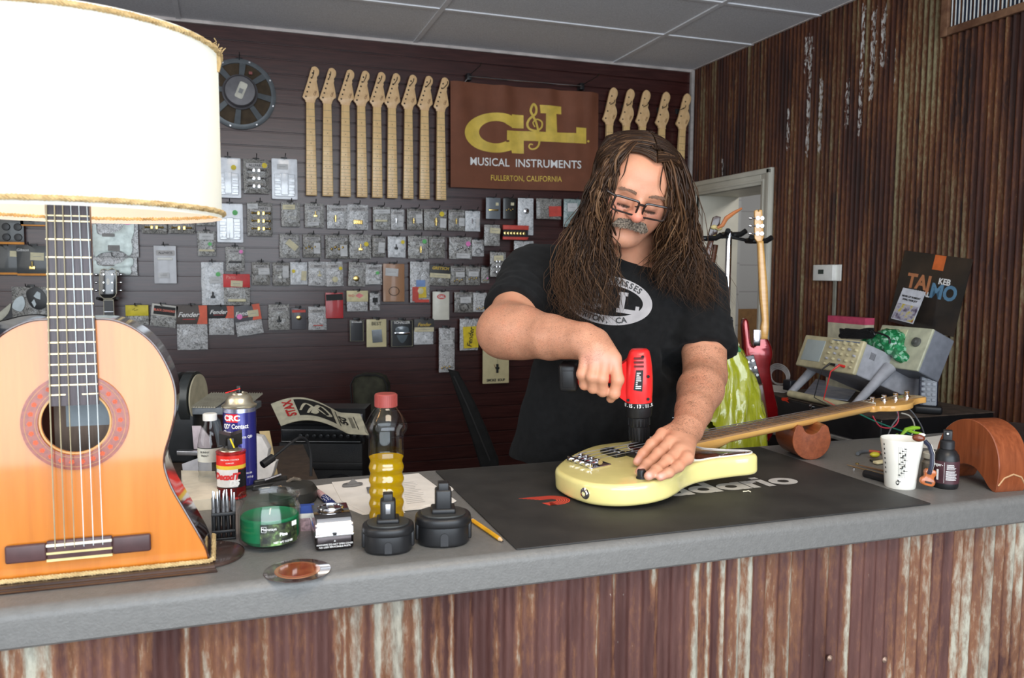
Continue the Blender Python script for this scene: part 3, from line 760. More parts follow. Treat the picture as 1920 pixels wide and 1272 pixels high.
disp+=fold(V2,atd(1100,800,1.95),.26,(1,0,.12),.075,.0045,1)
disp+=fold(V2,atd(1180,640,1.95),.16,(.5,0,1),.07,.0025)
disp+=fold(V2,SE,.10,(RE-RS).normalized()[:],.030,.003)+fold(V2,TE,.10,(.6,0,1),.032,.003)
disp+=np.array([noise.noise(Vector(v)*11)*.004+noise.noise(Vector(v)*30)*.0016 for v in V2])
V2=V2+N2*disp[:,None]
mshirt=mat('black_jersey',(.0085,.0085,.0088),.9,noise_amt=.2,nscale=60,bump=.5,bscale=900,sheen=.03,spec=.2)
so=np_obj('t_shirt',V2,F2,mshirt,man)
# --- jeans and shoes behind the counter
tr=SDF((.55,1.7,.0),(1.35,2.5,1.08),.009)
HP=Vector(HIP);HP.z=.98
tr.ell(HP,(.175,.13,.15),.05)
for sx in(-1,1):
    h_=HP+Vector((sx*.09,0,-.06));kx=HP+Vector((sx*.12,.0,-.50));kx.z=.50;an_=Vector((HP.x+sx*.14,HP.y+.03,.10))
    tr.cone(h_,kx,.098,.072,k=.04);tr.cone(kx,an_,.070,.058,k=.03)
V3,F3=tr.mesh();np_obj('jeans',relax(V3,F3,2),F3,mat('denim',(.03,.045,.08),.8,noise_amt=.3,nscale=200),man)
for sx in(-1,1):
    b=MB();cx,cy=HP.x+sx*.14,HP.y+.0
    b.prism(spline([(cx-.045,cy+.08),(cx+.045,cy+.08),(cx+.048,cy-.05),(cx+.05,cy-.14),(cx,cy-.20),(cx-.05,cy-.14),(cx-.048,cy-.05)],5),0,.085,bev=.03)
    b.build('shoe',BLACKM,man)
# --- printed emblem on the chest, laid onto the cloth
from mathutils.bvhtree import BVHTree
bv=BVHTree.FromPolygons([Vector(v)for v in V2],[tuple(int(i)for i in f)for f in F2])
LC=atd(1140,563,1.93)
_,nn,_,_=bv.ray_cast(Vector((0,0,HC)),(LC-Vector((0,0,HC))).normalized());
vd=(LC-Vector((0,0,HC))).normalized();ex=Vector((vd.y,-vd.x,0)).normalized();ey=ex.cross(vd).normalized();ey=-ey if ey.z<0 else ey
rl=math.radians(-8);ex,ey=ex*math.cos(rl)+ey*math.sin(rl),ey*math.cos(rl)-ex*math.sin(rl)
def onshirt(vs,off=.0016):
    out=[]
    for x,y,z in vs:
        o_=LC+ex*x+ey*y-vd*.4;h,n_,_,_=bv.ray_cast(o_,vd)
        out.append((h-vd*(off+z*.5))if h is not None else LC+ex*x+ey*y)
    return out
mprint=mat('grey_print',(.36,.34,.34),.8,noise_amt=.08)
def ringgeo(a,b,c,d,n=96,m=4):
    vs=[((a+(c-a)*j/m)*math.cos(2*PI*i/n),(b+(d-b)*j/m)*math.sin(2*PI*i/n),0)for j in range(m+1)for i in range(n)]
    fs=[(j*n+i,j*n+(i+1)%n,(j+1)*n+(i+1)%n,(j+1)*n+i)for j in range(m)for i in range(n)]
    return vs,fs
Kp=1.93/FPX
b=MB();vs,fs=ringgeo(84*Kp,46*Kp,66*Kp,29*Kp);b.add(onshirt(vs),fs)
def polyfill(pts,stp=.006):
    """subdivided fill of rectangles (x0,y0,x1,y1)"""
    vs=[];fs=[]
    for x0,y0,x1,y1 in pts:
        nx,ny=max(1,int(abs(x1-x0)/stp)),max(1,int(abs(y1-y0)/stp));k=len(vs)
        vs+=[(x0+(x1-x0)*i/nx,y0+(y1-y0)*j/ny,0)for j in range(ny+1)for i in range(nx+1)]
        fs+=[(k+j*(nx+1)+i,k+j*(nx+1)+i+1,k+(j+1)*(nx+1)+i+1,k+(j+1)*(nx+1)+i)for j in range(ny)for i in range(nx)]
    return vs,fs
q=Kp
vs,fs=polyfill([(18*q,12*q,36*q,19*q),(22*q,-14*q,32*q,12*q),(18*q,-20*q,60*q,-12*q),(53*q,-12*q,60*q,-4*q),
                   (-62*q,-16*q,-10*q,-9*q),(-62*q,-9*q,-54*q,10*q),(-62*q,10*q,-20*q,17*q),(-26*q,3*q,-18*q,12*q),(-30*q,-20*q,-20*q,-3*q),(-42*q,-6*q,-18*q,0)])
b.add(onshirt(vs),fs);b.build('emblem_print',mprint,man,smooth=0)
b=MB()
def arc_text(s_,a,bb,t0,t1,size,flip=False):
    for k,ch in enumerate(s_):
        t=math.radians(t0+(t1-t0)*k/max(1,len(s_)-1));vs,fs=text_geo(ch,size,0,'CENTER',.0004)
        tang=math.atan2(bb*math.cos(t),-a*math.sin(t));rot=tang+(PI if not flip else 0);c,s2=math.cos(rot),math.sin(rot)
        b.add(onshirt([(a*math.cos(t)+x*c-y*s2,bb*math.sin(t)+x*s2+y*c,.0012)for x,y,z in vs],.0028),fs)
arc_text('GUITARS & BASSES',75*q,37.5*q,165,42,.019)
arc_text('FULLERTON, CA',75*q,37.5*q,-162,-62,.019,True)
b.build('emblem_lettering',BLACK_INK,man,smooth=0)
# --- glasses
def H(x,y,z):return HM@Vector((x,y,z*HKZ))
gl=MB()
for sx in(-1,1):
    c=(sx*.0345,-.1215,-.008);pts=[]
    for(x,z)in rrect(-.0275,-.0205,.0275,.0185,.007,5):pts.append(H(c[0]+x,c[1]+abs(c[0]+x)*.12+.0,c[2]+z))
    gl.tube(pts,[.0022 if i<6 or i>17 else .0027 for i in range(len(pts))],8,closed=True)
gl.tube([H(-.009,-.1205,.003),H(0,-.1235,.005),H(.009,-.1205,.003)],.0028)
for sx in(-1,1):gl.tube([H(sx*.061,-.112,.007),H(sx*.076,-.098,.007),H(sx*.081,-.03,.008),H(sx*.084,.02,.004)],[.003,.0036,.0032,.0026])
for sx in(-1,1):gl.tube([H(sx*.009,-.1165,-.006),H(sx*.011,-.105,-.012)],.0012)
gl.build('glasses',mat('glasses_frame',(.018,.010,.008),.25,coat=.4),man)
gg=MB()
for sx in(-1,1):
    c=(sx*.0345,-.1215,-.008);pl=rrect(-.0265,-.0195,.0265,.0175,.006,4)
    gg.add([H(c[0]+x,c[1]+abs(c[0]+x)*.12,c[2]+z)for x,z in pl],[tuple(range(len(pl)))])
mlens=bpy.data.materials.new('lens_glass');mlens.use_nodes=True;N=mlens.node_tree.nodes;L=mlens.node_tree.links
t_=N.new('ShaderNodeBsdfTransparent');g_=N.new('ShaderNodeBsdfGlossy');g_.inputs['Roughness'].default_value=.03;x_=N.new('ShaderNodeMixShader');x_.inputs[0].default_value=.06
L.new(t_.outputs[0],x_.inputs[1]);L.new(g_.outputs[0],x_.inputs[2]);L.new(x_.outputs[0],N['Material Output'].inputs[0])
gg.build('lenses',mlens,man)
# --- hair
hr=random.Random(11)
mhair=bpy.data.materials.new('brown_hair');mhair.use_nodes=True;N=mhair.node_tree.nodes;L=mhair.node_tree.links;I=N['Principled BSDF'].inputs
at=N.new('ShaderNodeAttribute');at.attribute_name='strand'
r1=ramp(N,[(0,(.012,.0055,.003)),(.45,(.036,.017,.008)),(.75,(.085,.041,.019)),(1,(.18,.10,.05))]);L.new(at.outputs['Fac'],r1.inputs[0]);L.new(r1.outputs[0],I['Base Color'])
I['Roughness'].default_value=.45;I['Specular IOR Level'].default_value=.25
hb=MB();strand=[]
def cat3(P,t):
    m=len(P)-1;x=t*m;i=min(int(x),m-1);u=x-i
    p0,p1,p2,p3=P[max(0,i-1)],P[i],P[i+1],P[min(m,i+2)]
    return .5*(2*p1+(p2-p0)*u+(2*p0-5*p1+4*p2-p3)*u*u+(3*p1-p0-3*p2+p3)*u**3)
HV,HF,HS=[],[],[]
def lock(P,r,wav,ph,seg=16,tone=.5,fr=5):
    P=np.asarray(P);m=len(P)-1;t=np.linspace(0,1,seg+1);x=np.minimum(t*m,m-1e-9);i=x.astype(int);u=(x-i)[:,None]
    p0,p1,p2,p3=P[np.maximum(0,i-1)],P[i],P[i+1],P[np.minimum(m,i+2)]
    pts=.5*(2*p1+(p2-p0)*u+(2*p0-5*p1+4*p2-p3)*u*u+(3*p1-p0-3*p2+p3)*u**3);a=wav*t**1.2
    pts=pts+np.stack([np.sin(t*fr*3+ph)*a,np.cos(t*fr*2.3+ph*2)*a*.6,np.sin(t*fr*2+ph*3)*a*.3],1)
    rad=r*(.25+1.25*np.sin(PI*np.minimum(1,.06+t*.94)))*(1-.9*t**2.5)
    tg=np.gradient(pts,axis=0);tg/=np.maximum(np.linalg.norm(tg,axis=1),1e-9)[:,None]
    uu=np.cross(tg,np.array((.31,.93,.2)));uu/=np.maximum(np.linalg.norm(uu,axis=1),1e-9)[:,None];vv=np.cross(tg,uu)
    ring=np.concatenate([pts[None]+rad[None,:,None]*(math.cos(q)*uu+math.sin(q)*vv)[None]for q in(0,PI/2,PI,3*PI/2)]).transpose(1,0,2).reshape(-1,3)
    n0=sum(map(len,HV))if not HV else lock.n;HV.append(ring);lock.n=n0+len(ring)
    k=np.arange(seg)[:,None]*4+np.arange(4)[None];k2=np.arange(seg)[:,None]*4+(np.arange(4)[None]+1)%4
    HF.append((np.stack([k,k2,k2+4,k+4],-1).reshape(-1,4)+n0));HS.append(np.full(len(ring),min(1,max(0,tone+hr.gauss(0,.05)))))
lock.n=0
def GP(l):return[np.array(atd(*p))for p in l]
left_g=[GP(g_)for g_ in(
    [(1222,268,1.865),(1196,266,1.825),(1168,285,1.795),(1147,320,1.805),(1137,365,1.83),(1134,420,1.855),(1143,480,1.885),(1162,530,1.89),(1150,596,1.875)],
    [(1224,262,1.87),(1192,260,1.84),(1160,284,1.82),(1138,330,1.82),(1124,380,1.845),(1116,440,1.87),(1116,500,1.885),(1122,560,1.88),(1128,612,1.865)],
    [(1224,258,1.90),(1186,262,1.89),(1148,292,1.875),(1126,345,1.88),(1106,400,1.90),(1090,450,1.91),(1078,505,1.90),(1082,560,1.875),(1100,606,1.865)],
    [(1222,260,1.94),(1180,272,1.94),(1140,305,1.93),(1112,360,1.93),(1092,415,1.95),(1068,465,1.94),(1060,520,1.92),(1066,570,1.885),(1072,598,1.875)])]
right_g=[GP(g_)for g_ in(
    [(1220,272,1.845),(1236,286,1.815),(1248,315,1.80),(1253,350,1.81),(1256,395,1.83),(1250,430,1.86),(1234,462,1.90),(1214,490,1.92),(1206,516,1.925)],
    [(1222,266,1.86),(1246,280,1.84),(1262,320,1.83),(1266,370,1.845),(1268,420,1.87),(1262,465,1.90),(1250,500,1.92),(1246,530,1.925),(1250,556,1.93)],
    [(1224,262,1.89),(1252,272,1.88),(1274,315,1.88),(1282,370,1.90),(1286,425,1.92),(1290,470,1.94),(1294,510,1.95),(1300,545,1.955),(1306,580,1.95)],
    [(1224,260,1.93),(1250,270,1.94),(1278,312,1.95),(1290,370,1.96),(1296,430,1.98),(1306,480,1.99),(1318,520,1.98),(1328,552,1.985),(1338,590,1.99)])]
def mass(G,n,r,wav):
    m=len(G)-1
    for i in range(n):
        s_=hr.random()**.9*m;j=min(int(s_),m-1);u=s_-j
        o=np.array((hr.gauss(0,.004),hr.gauss(0,.010),hr.gauss(0,.003)))
        L_=hr.uniform(.72,1.03);P=[G[j][k]*(1-u)+G[j+1][k]*u+o*min(1,k/3)for k in range(len(G[0]))]
        P=[cat3(P,min(1,L_*k/(len(P)-1)))for k in range(len(P))]
        lock(P,r*hr.uniform(.5,1.3),wav*hr.uniform(.5,1.5),hr.uniform(0,6),tone=hr.choice((.12,.25,.35,.5,.62,.8))+.1*(s_<1),fr=hr.uniform(3,7))
mass(left_g,950,.0022,.023);mass(right_g,800,.0022,.019)
# back of the head, falling behind the shoulders
HL0=np.array(HEADC)
for i in range(330):
    a=hr.uniform(-1.25,1.25);R3=HM.to_3x3()
    top=np.array(HM@Vector((.012+hr.gauss(0,.006),hr.uniform(-.05,.07),.108)))
    p1=np.array(HM@Vector((math.sin(a)*.075,.03+math.cos(a)*.07,.08)));p2=np.array(HM@Vector((math.sin(a)*.092,.025+math.cos(a)*.095,.02)))
    p3=p2+np.array((math.sin(a)*.01,.03,-.09));p4=p3+np.array((math.sin(a)*.04,.035,-.12));p5=p4+np.array((0,.02,-.12*hr.uniform(.6,1)))
    lock([top,p1,p2,p3,p4,p5],.0038*hr.uniform(.6,1.2),.010,hr.uniform(0,6),tone=hr.choice((.1,.25,.4,.55)))
# strands combed from the parting down over the skull
for i in range(1500):
    sx=hr.choice((-1,1));y0=hr.uniform(-.074,.085);f1=hr.uniform(1.25,1.75);pts=[]
    front=max(0,(-y0-.03)/.05);jit=hr.uniform(.985,1.045)
    for k in range(7):
        ph=.02+f1*k/6;y=y0+.018*k/6*(1+1.5*front)+(.026*math.sin(ph)*front)
        e=math.sqrt(max(.05,1-((y-.012)/.122)**2))*jit;rx,rz=.0935*e,.089*e
        pts.append(np.array(HM@Vector((.010*math.cos(ph)+sx*rx*math.sin(ph),y,(.038+rz*math.cos(ph))*HKZ))))
    lock(pts,.0017*hr.uniform(.5,1.4),.004,hr.uniform(0,6),tone=hr.choice((.15,.3,.4,.55,.75)),seg=10)
# loose flyaway strands
for G,sg_ in((left_g,-1),(right_g,1)):
    for i in range(90):
        g_=G[hr.choice((2,3,3))];o=np.array((sg_*hr.uniform(0,.022),hr.gauss(0,.015),hr.gauss(0,.01)))
        k0=hr.choice((0,1,2,3,4));P=[g_[k]+o*(k-k0)/4 for k in range(k0,len(g_))]
        lock(P,.0006,.022,hr.uniform(0,6),tone=.7,fr=hr.uniform(5,10),seg=14)
# single strand over the forehead
lock(GP([(1180,285,1.79),(1174,310,1.775),(1168,330,1.78),(1158,344,1.80)]),.0012,.001,0,tone=.3)
lock(GP([(1246,300,1.79),(1240,330,1.782),(1238,352,1.79),(1246,372,1.80)]),.0012,.001,0,tone=.3)
hair=np_obj('hair',np.concatenate(HV),np.concatenate(HF),mhair,man)
at_=hair.data.attributes.new('strand','FLOAT','POINT');at_.data.foreach_set('value',np.concatenate(HS).astype(np.float32))
# scalp cap under the locks
cp=SDF(np.array(HEADC)-.19,np.array(HEADC)+.19,.004)
cp.ell((0,.016,.038),(.087,.106,.083),.01,M=HM);cp.ell((0,.035,-.02),(.083,.085,.10),.02,M=HM)
cp.ell((.004,-.092,-.006),(.070,.074,.120),.006,mode='s',M=HM)
cp.ell((0,-.085,-.07),(.075,.09,.09),.006,mode='s',M=HM)
cp.cut(HM@Vector((0,-.030,0)),-(HM.to_3x3()@Vector((0,1,0))))
Vc,Fc=cp.mesh();ho=np_obj('hair_crown',relax(Vc,Fc,2),Fc,mhair,man)
at_=ho.data.attributes.new('strand','FLOAT','POINT');at_.data.foreach_set('value',np.full(len(ho.data.vertices),.2,np.float32))
# eyebrows and moustache: short hairs
def hairs(name,fn,n,m,r=.0006,L_=.012):
    b=MB()
    fbv=BVHTree.FromPolygons([Vector(v)for v in V],[tuple(int(i)for i in f)for f in F])if not hasattr(hairs,'b')else hairs.b;hairs.b=fbv;dy=HM.to_3x3()@Vector((0,1,0))
    for i in range(n):
        p,d=fn(hr);p=Vector(p);d=Vector(d).normalized();l=L_*hr.uniform(.6,1.2)
        p.z*=HKZ
        h_,_,_,_=fbv.ray_cast(HM@Vector((p.x,-.2,p.z)),dy)
        if h_ is not None:p.y=(HI@h_).y-.0004
        b.tube([HM@p,HM@(p+d*l*.5+Vector((0,-.0020,0))),HM@(p+d*l+Vector((0,-.0008,0)))],[r,r*.9,r*.25],4,cap=False)
    return b.build(name,m,man,smooth=180)
def brow(r):
    s_=r.choice((-1,1));t=r.random();return(s_*(.014+.036*t),-.0955+.014*t+r.gauss(0,.0008),.014+.009*math.sin(PI*(.15+.6*t))+r.gauss(0,.0018)),(s_*1,.2,.45-.9*t)
def lash(r):
    s_=r.choice((-1,1));t=r.uniform(-1,1);return(s_*.032+t*.0135,-.1,-.0205-.0022*(1-t*t)+r.gauss(0,.0004)),(t*.4,-.8,-.6)
hairs('eyelashes',lash,160,mat('lash_hair',(.05,.025,.015),.6),r=.0004,L_=.005)
hairs('eyebrows',brow,300,mat('brow_hair',(.20,.11,.07),.6),L_=.009)
def mous(r):
    t=r.uniform(-1,1);return(t*.033,-.1,-.0535-.011*abs(t)**1.5+r.gauss(0,.0034)),(t*.8+r.gauss(0,.15),-.35,-1)
hairs('moustache',mous,2200,mat('moustache_hair',(.035,.024,.016),.6,nscale=260,sub=(.30,.24,.18)),r=.00065,L_=.0135)
# ================================================================== ON THE COUNTER, RIGHT HALF
MATT=.0025
# --- bench mat
c0=onz(970,1037,ZC);c1=onz(1745,944.9,ZC);c2=onz(1427,842,ZC);c3=onz(815,882,ZC)
mx_,my_=(c0.x+c3.x)/2,(c0.y+c1.y)/2+.002
MW,MH=(c1.x+c2.x)/2-(c0.x+c3.x)/2,min((c2.y+c3.y)/2,YF+.57)-my_
t=thing('bench_mat','black rubber work mat with white lettering and red striped mark, under the bass','mat',(mx_,my_,ZC+.0002))
mmat=mat('mat_rubber',(.018,.0168,.0158),.62,noise_amt=.25,nscale=12,bump=.3,bscale=900,sub=(.032,.0295,.0265),spec=.55)
b=MB();b.prism(rrect(0,0,MW,MH,.004,2),0,MATT,bev=.0006);b.build('mat_sheet',mmat,t)
mwhite=mat('mat_print_white',(.50,.48,.45),.6,noise_amt=.08,nscale=60);mred=mat('mat_print_red',(.62,.06,.035),.55,noise_amt=.08)
def mm(px,py):p=onz(px,py,ZC+MATT);return Vector((p.x-mx_,p.y-my_,MATT+.0002))
# the word, bold and geometric, running along the mat
wl_,wr_=mm(1112,946),mm(1503,905)
def word(parts_,x,h,th,b):
    """parts: letters from rings and bars"""
    for ch in parts_:
        r=h/2
        def ring(cx,a0=0,a1=360):
            n=28;vs=[];fs=[]
            for i in range(n+1):
                a=math.radians(a0+(a1-a0)*i/n);vs+=[(cx+r*1.02*math.cos(a),r+r*math.sin(a),0),(cx+(r-th)*math.cos(a)*.98,r+(r-th)*math.sin(a)*.94,0)]
            fs=[(2*i,2*i+1,2*i+3,2*i+2)for i in range(n)];b.add(vs,fs)
        def bar(x0,y0,x1,y1,sl=0):b.add([(x0,y0,2e-4),(x1,y0,2e-4),(x1+sl,y1,2e-4),(x0+sl,y1,2e-4)],[(0,1,2,3)])
        if ch=='D':bar(x,0,x+th,h*1.35);ring(x+r*.9,-90,90);b.add([(x,0,0),(x+r*.9,0,0),(x+r*.9,th,0),(x,th,0)],[(0,1,2,3)]);bar(x,h-th,x+r*.9,h);x+=h*1.05
        if ch=="'":bar(x,h*.95,x+th,h*1.35);x+=th*1.4
        if ch=='A':b.add([(x,0,0),(x+th,0,0),(x+h*.62,h*1.35,0),(x+h*.62-th,h*1.35,0)],[(0,1,2,3)]);b.add([(x+h*1.1,0,0),(x+h*1.1-th,0,0),(x+h*.55-th*.4,h*1.35,0),(x+h*.55+th*.6,h*1.35,0)],[(3,2,1,0)]);bar(x+h*.25,h*.3,x+h*.85,h*.3+th*.8);x+=h*1.1
        if ch=='d':ring(x+r);bar(x+h-th*1.02,0,x+h,h*1.38);x+=h*1.06
        if ch=='a':ring(x+r);bar(x+h-th*1.02,0,x+h*1.05,h);x+=h*1.10
        if ch=='r':bar(x,0,x+th,h);ring(x+r*.95,75,150);x+=h*.60
        if ch=='i':bar(x,0,x+th,h);bar(x,h*1.12,x+th,h*1.38);x+=th*1.35
        if ch=='o':ring(x+r);x+=h
    return x
lg=MB();hh=.0468;ln=word("D'Addario",0,hh,hh*.29,lg);s_=(wr_-wl_).length/ln
dv=(wr_-wl_).normalized();av=math.atan2(dv.y,dv.x)
lg.v=[tuple(Vector((wl_.x,wl_.y-.006,MATT+.0003))+Matrix.Rotation(av,3,'Z')@Vector((x*s_+y*.02,y*1.12,z)))for x,y,z in lg.v]
lg.build('mat_lettering',mwhite,t,smooth=0)
b=MB();C0=mm(1034,939);
for k in range(6):
    r0=.0315-k*.0040;n=24;vs=[];fs=[]
    pts=[(-.056+k*.0065,r0)]+[(r0*1.15*math.cos(math.radians(a)),r0*math.sin(math.radians(a)))for a in np.linspace(90,-90,n)]+[(-.014+k*.001,-r0)]
    for i,(x,y)in enumerate(pts):
        xi=x if i in(0,len(pts)-1)else x*(r0-.0027)/r0;yi=y*(r0-.0027)/r0;vs+=[(C0.x+x,C0.y+y,C0.z),(C0.x+xi+(.002 if i==0 else 0),C0.y+yi,C0.z)]
    fs=[(2*i,2*i+1,2*i+3,2*i+2)for i in range(len(pts)-1)];b.add(vs,fs)
b.add([(C0.x-.016,C0.y-.0315,C0.z),(C0.x-.002,C0.y-.0315,C0.z),(C0.x-.004,C0.y-.0115,C0.z),(C0.x-.024,C0.y-.0115,C0.z)],[(0,1,2,3)])
b.build('mat_striped_mark',mred,t,smooth=0)
# --- the bass guitar
t=thing('bass_guitar','pale yellow electric bass lying on the mat, its neck across a wooden cradle','bass guitar',BO,BM.to_3x3())
mcream=mat('cream_lacquer',(.80,.69,.27),.16,noise_amt=.03,coat=.8,spec=.5)
outl=[(-.100,-.02),(-.104,-.07),(-.095,-.12),(-.062,-.160),(-.015,-.179),(.03,-.180),(.068,-.168),(.105,-.149),(.145,-.138),(.19,-.139),(.24,-.150),(.275,-.161),(.294,-.158),(.302,-.143),(.297,-.122),(.280,-.098),(.259,-.070),(.250,-.045),
        (.250,.034),(.28,.046),(.33,.058),(.375,.070),(.398,.086),(.398,.104),(.37,.118),(.32,.122),(.26,.113),(.21,.104),(.165,.104),(.12,.114),(.085,.117),(.04,.103),(-.02,.072),(-.068,.036),(-.090,.010)]
ol=spline(outl,5);b=MB();b.prism(ol,-.042,0,bev=.009,seg=5);b.build('body',mcream,t,smooth=50)
mtort=noise_ramp('tortoiseshell',28,(1,1,1),[(.35,(.015,.004,.003)),(.55,(.09,.014,.007)),(.75,(.22,.05,.015))],rough=.12,coat=.6)
pg=spline([(.135,.062),(.118,.02),(.150,-.035),(.148,-.09),(.165,-.121),(.20,-.127),(.24,-.138),(.275,-.148),(.290,-.147),(.297,-.137),(.290,-.122),(.268,-.098),(.247,-.068),(.240,-.046),(.238,.034),(.275,.058),(.32,.072),(.362,.086),(.352,.104),(.30,.104),(.24,.092),(.18,.084)],5)
b=MB();b.prism(pg,.0002,.0016,bev=.0006);pgo=b.build('pickguard',mtort,t)
b=MB();b.tube([(x,y,.0012)for x,y in pg],.0014,6,closed=True);b.build('white_edge',mat('white_ply',(.75,.74,.70),.4),pgo)
b=MB()
for x,y in((.165,-.112),(.22,-.127),(.283,-.138),(.145,.03),(.2,.078),(.32,.098),(.16,-.06)):b.ball((x,y,.002),.0032,10,6,(1,1,.4))
b.build('screws',CHROME,pgo)
for k,(uu,vv)in enumerate(((.066,.026),(.094,-.026))):
    b=MB();b.prism(rrect(uu-.014,vv-.029,uu+.014,vv+.029,.005),0,.009,bev=.0015);p=b.build('pickup',BLACKP,t)
    b=MB()
    for q_ in(-.021,-.007,.007,.021):b.lathe([(.0045,0),(.0045,.0015)],12,T(uu,vv+q_,.009))
    b.build('pole_pieces',STEEL,p)
uu,vv=.150,.0;b=MB();b.prism(rrect(uu-.014,vv-.045,uu+.014,vv+.045,.005),0,.009,bev=.0015);b.build('pickup',BLACKP,t)
# bridge
b=MB();b.prism(rrect(-.040,-.042,.012,.042,.004),0,.003,bev=.001);b.box((-.040,-.040,.003),(-.034,.040,.012),bev=.001)
br=b.build('bridge',CHROME,t)
for q_ in(-.0285,-.0095,.0095,.0285):
    b=MB();b.cyl((-.012,q_-.0075,.009),(-.012,q_+.0075,.009),.0055,n=14);b.cyl((-.034,q_,.008),(-.014,q_,.008),.0015,n=8);b.cyl((-.040,q_,.008),(-.046,q_,.008),.0035,n=10)
    b.build('saddle',CHROME,br)
for(px,py,nm)in((1203,897,'knob'),(1226,896,'knob'),(1255,890,'knob')):
    d=Vector(ray(px,py));tt=(BO-Vector((0,0,HC))).dot(BW)/d.dot(BW);p=BM.inverted()@(Vector((0,0,HC))+d*tt)
    b=MB();b.lathe([(.0105,0),(.0105,.002),(.0085,.004),(.008,.015),(.0065,.017)],18,T(p.x,p.y,0));b.build(nm,BLACKP,t)
b=MB();b.lathe([(.011,0),(.011,.002),(.0075,.003),(.0075,.006),(.0045,.006),(.0045,.001)],16,T(-.0985,-.105,-.021)@RZ(12)@RY(-90));b.build('jack_socket',CHROME,t)
# neck
mmaple=noise_ramp('amber_maple',6,(1,12,12),[(.3,(.60,.30,.075)),(.55,(.70,.38,.11)),(.8,(.76,.45,.15))],rough=.22,coat=.5)
mboard=noise_ramp('fretboard_wood',10,(1,9,9),[(.3,(.22,.12,.055)),(.6,(.34,.19,.09)),(.8,(.42,.25,.12))],rough=.4)
NL=.864
def nw(x):return .0205+(.031-.0205)*(NL-x)/(NL-.25)
b=MB();n=24;vs=[];fs=[]
for i in range(n+1):
    x=.19+(NL-.19)*i/n;hw=nw(x);dpt=.020 if x>.36 else .020+.012*min(1,(.36-x)/.04)
    sec=[(hw,.005)]+[(hw*math.cos(a),.005-dpt*math.sin(a)**.8 if math.sin(a)>0 else .005)for a in np.linspace(.25,PI-.25,9)]+[(-hw,.005)]
    vs+=[(x,y,z)for y,z in sec];m_=len(sec)
for i in range(n):
    for j in range(m_):k=(j+1)%m_;fs.append((i*m_+j,i*m_+k,(i+1)*m_+k,(i+1)*m_+j))
fs.append(tuple(range(m_)));fs.append(tuple(n*m_+j for j in range(m_-1,-1,-1)))
b.add(vs,fs);nk=b.build('neck',mmaple,t)
b=MB();vs=[(x,s*nw(x),z)for x in(.195,NL)for s in(-1,1)for z in(.005,.0095)]
b.add(vs,[(0,1,3,2),(4,6,7,5),(0,4,5,1),(2,3,7,6),(1,5,7,3),(0,2,6,4)]);fb=b.build('fretboard',mboard,t,smooth=0)
b=MB()
for k in range(1,22):
    x=NL-(NL)*(1-2**(-k/12));b.box((x-.0011,-nw(x),.0094),(x+.0011,nw(x),.0106))
b.build('frets',STEEL,fb)
hs=spline([(NL-.012,-.0208),(NL+.01,-.026),(NL+.035,-.047),(NL+.07,-.058),(NL+.105,-.053),(NL+.135,-.037),(NL+.165,-.030),(NL+.193,-.033),(NL+.203,-.015),(NL+.198,.012),(NL+.17,.027),(NL+.12,.030),(NL+.06,.031),(NL+.02,.030),(NL-.012,.0208)],5)
b=MB();b.prism(hs,-.012,.003,bev=.002);hd=b.build('headstock',mmaple,t)
b=MB();b.box((NL-.002,-.0205,.004),(NL+.0015,.0205,.012),bev=.0006);b.build('nut',mat('bone',(.7,.66,.52),.4),t)
for k in range(4):
    x=NL+.030+k*.045;b=MB();y=.010-.002*k
    b.lathe([(.009,.003),(.009,.005),(.0062,.006),(.0062,.016),(.0072,.018),(.006,.0195)],14,T(x,y,0));b.lathe([(.0085,-.020),(.0085,-.012)],12,T(x,y,0))
    b.cyl((x,y,-.017),(x,y+.036,-.017),.003,n=8);b.prism(spline([(0,.030),(.013,.036),(.014,.048),(0,.052),(-.014,.048),(-.013,.036)],3),-.002,.002,T(x,y,-.017))
    b.build('tuner',CHROME,hd)
for k,q_ in enumerate((-.0285,-.0095,.0095,.0285)):
    r_=(.0006,.0008,.0010,.0013)[k];xe=NL+.030+(3-k)*.045 if False else NL+.030+k*.045
    y1=q_*.52;b=MB();b.tube([(-.034,q_,.010),(-.012,q_,.0152),(NL,y1,.0125),(xe,.004-.002*k,.011)],r_,6);b.build('string',STEEL,t)
# --- wooden neck cradle under the bass neck
mmah=noise_ramp('cradle_mahogany',7,(14,14,1.5),[(.3,(.165,.040,.014)),(.6,(.26,.068,.024)),(.85,(.33,.10,.04))],rough=.32,coat=.25)
p0=onz(1521,863,ZC);p1=onz(1487,847,ZC);ax=(p0-p1);L_=ax.length;ax.normalize();sd_=Vector((0,0,1)).cross(ax)
CM=frame((p0+p1)/2,sd_,Vector((0,0,1)),-ax*-1)
t=thing('neck_cradle','reddish wooden neck cradle standing on the mat edge, holding up the bass neck','neck rest',(p0+p1)/2,CM.to_3x3())
R_=.0475
prof_=arc(0,R_,R_,-200,20,26)+[(.040,.078),(.033,.0835),(.024,.081)]+arc(0,.078,.021,-10,-170,8,.017)+[(-.024,.081),(-.033,.0835),(-.040,.078)]
b=MB();b.prism(prof_,-L_/2,L_/2,bev=.0012,seg=1);b.build('cradle_block',mmah,t,smooth=30)
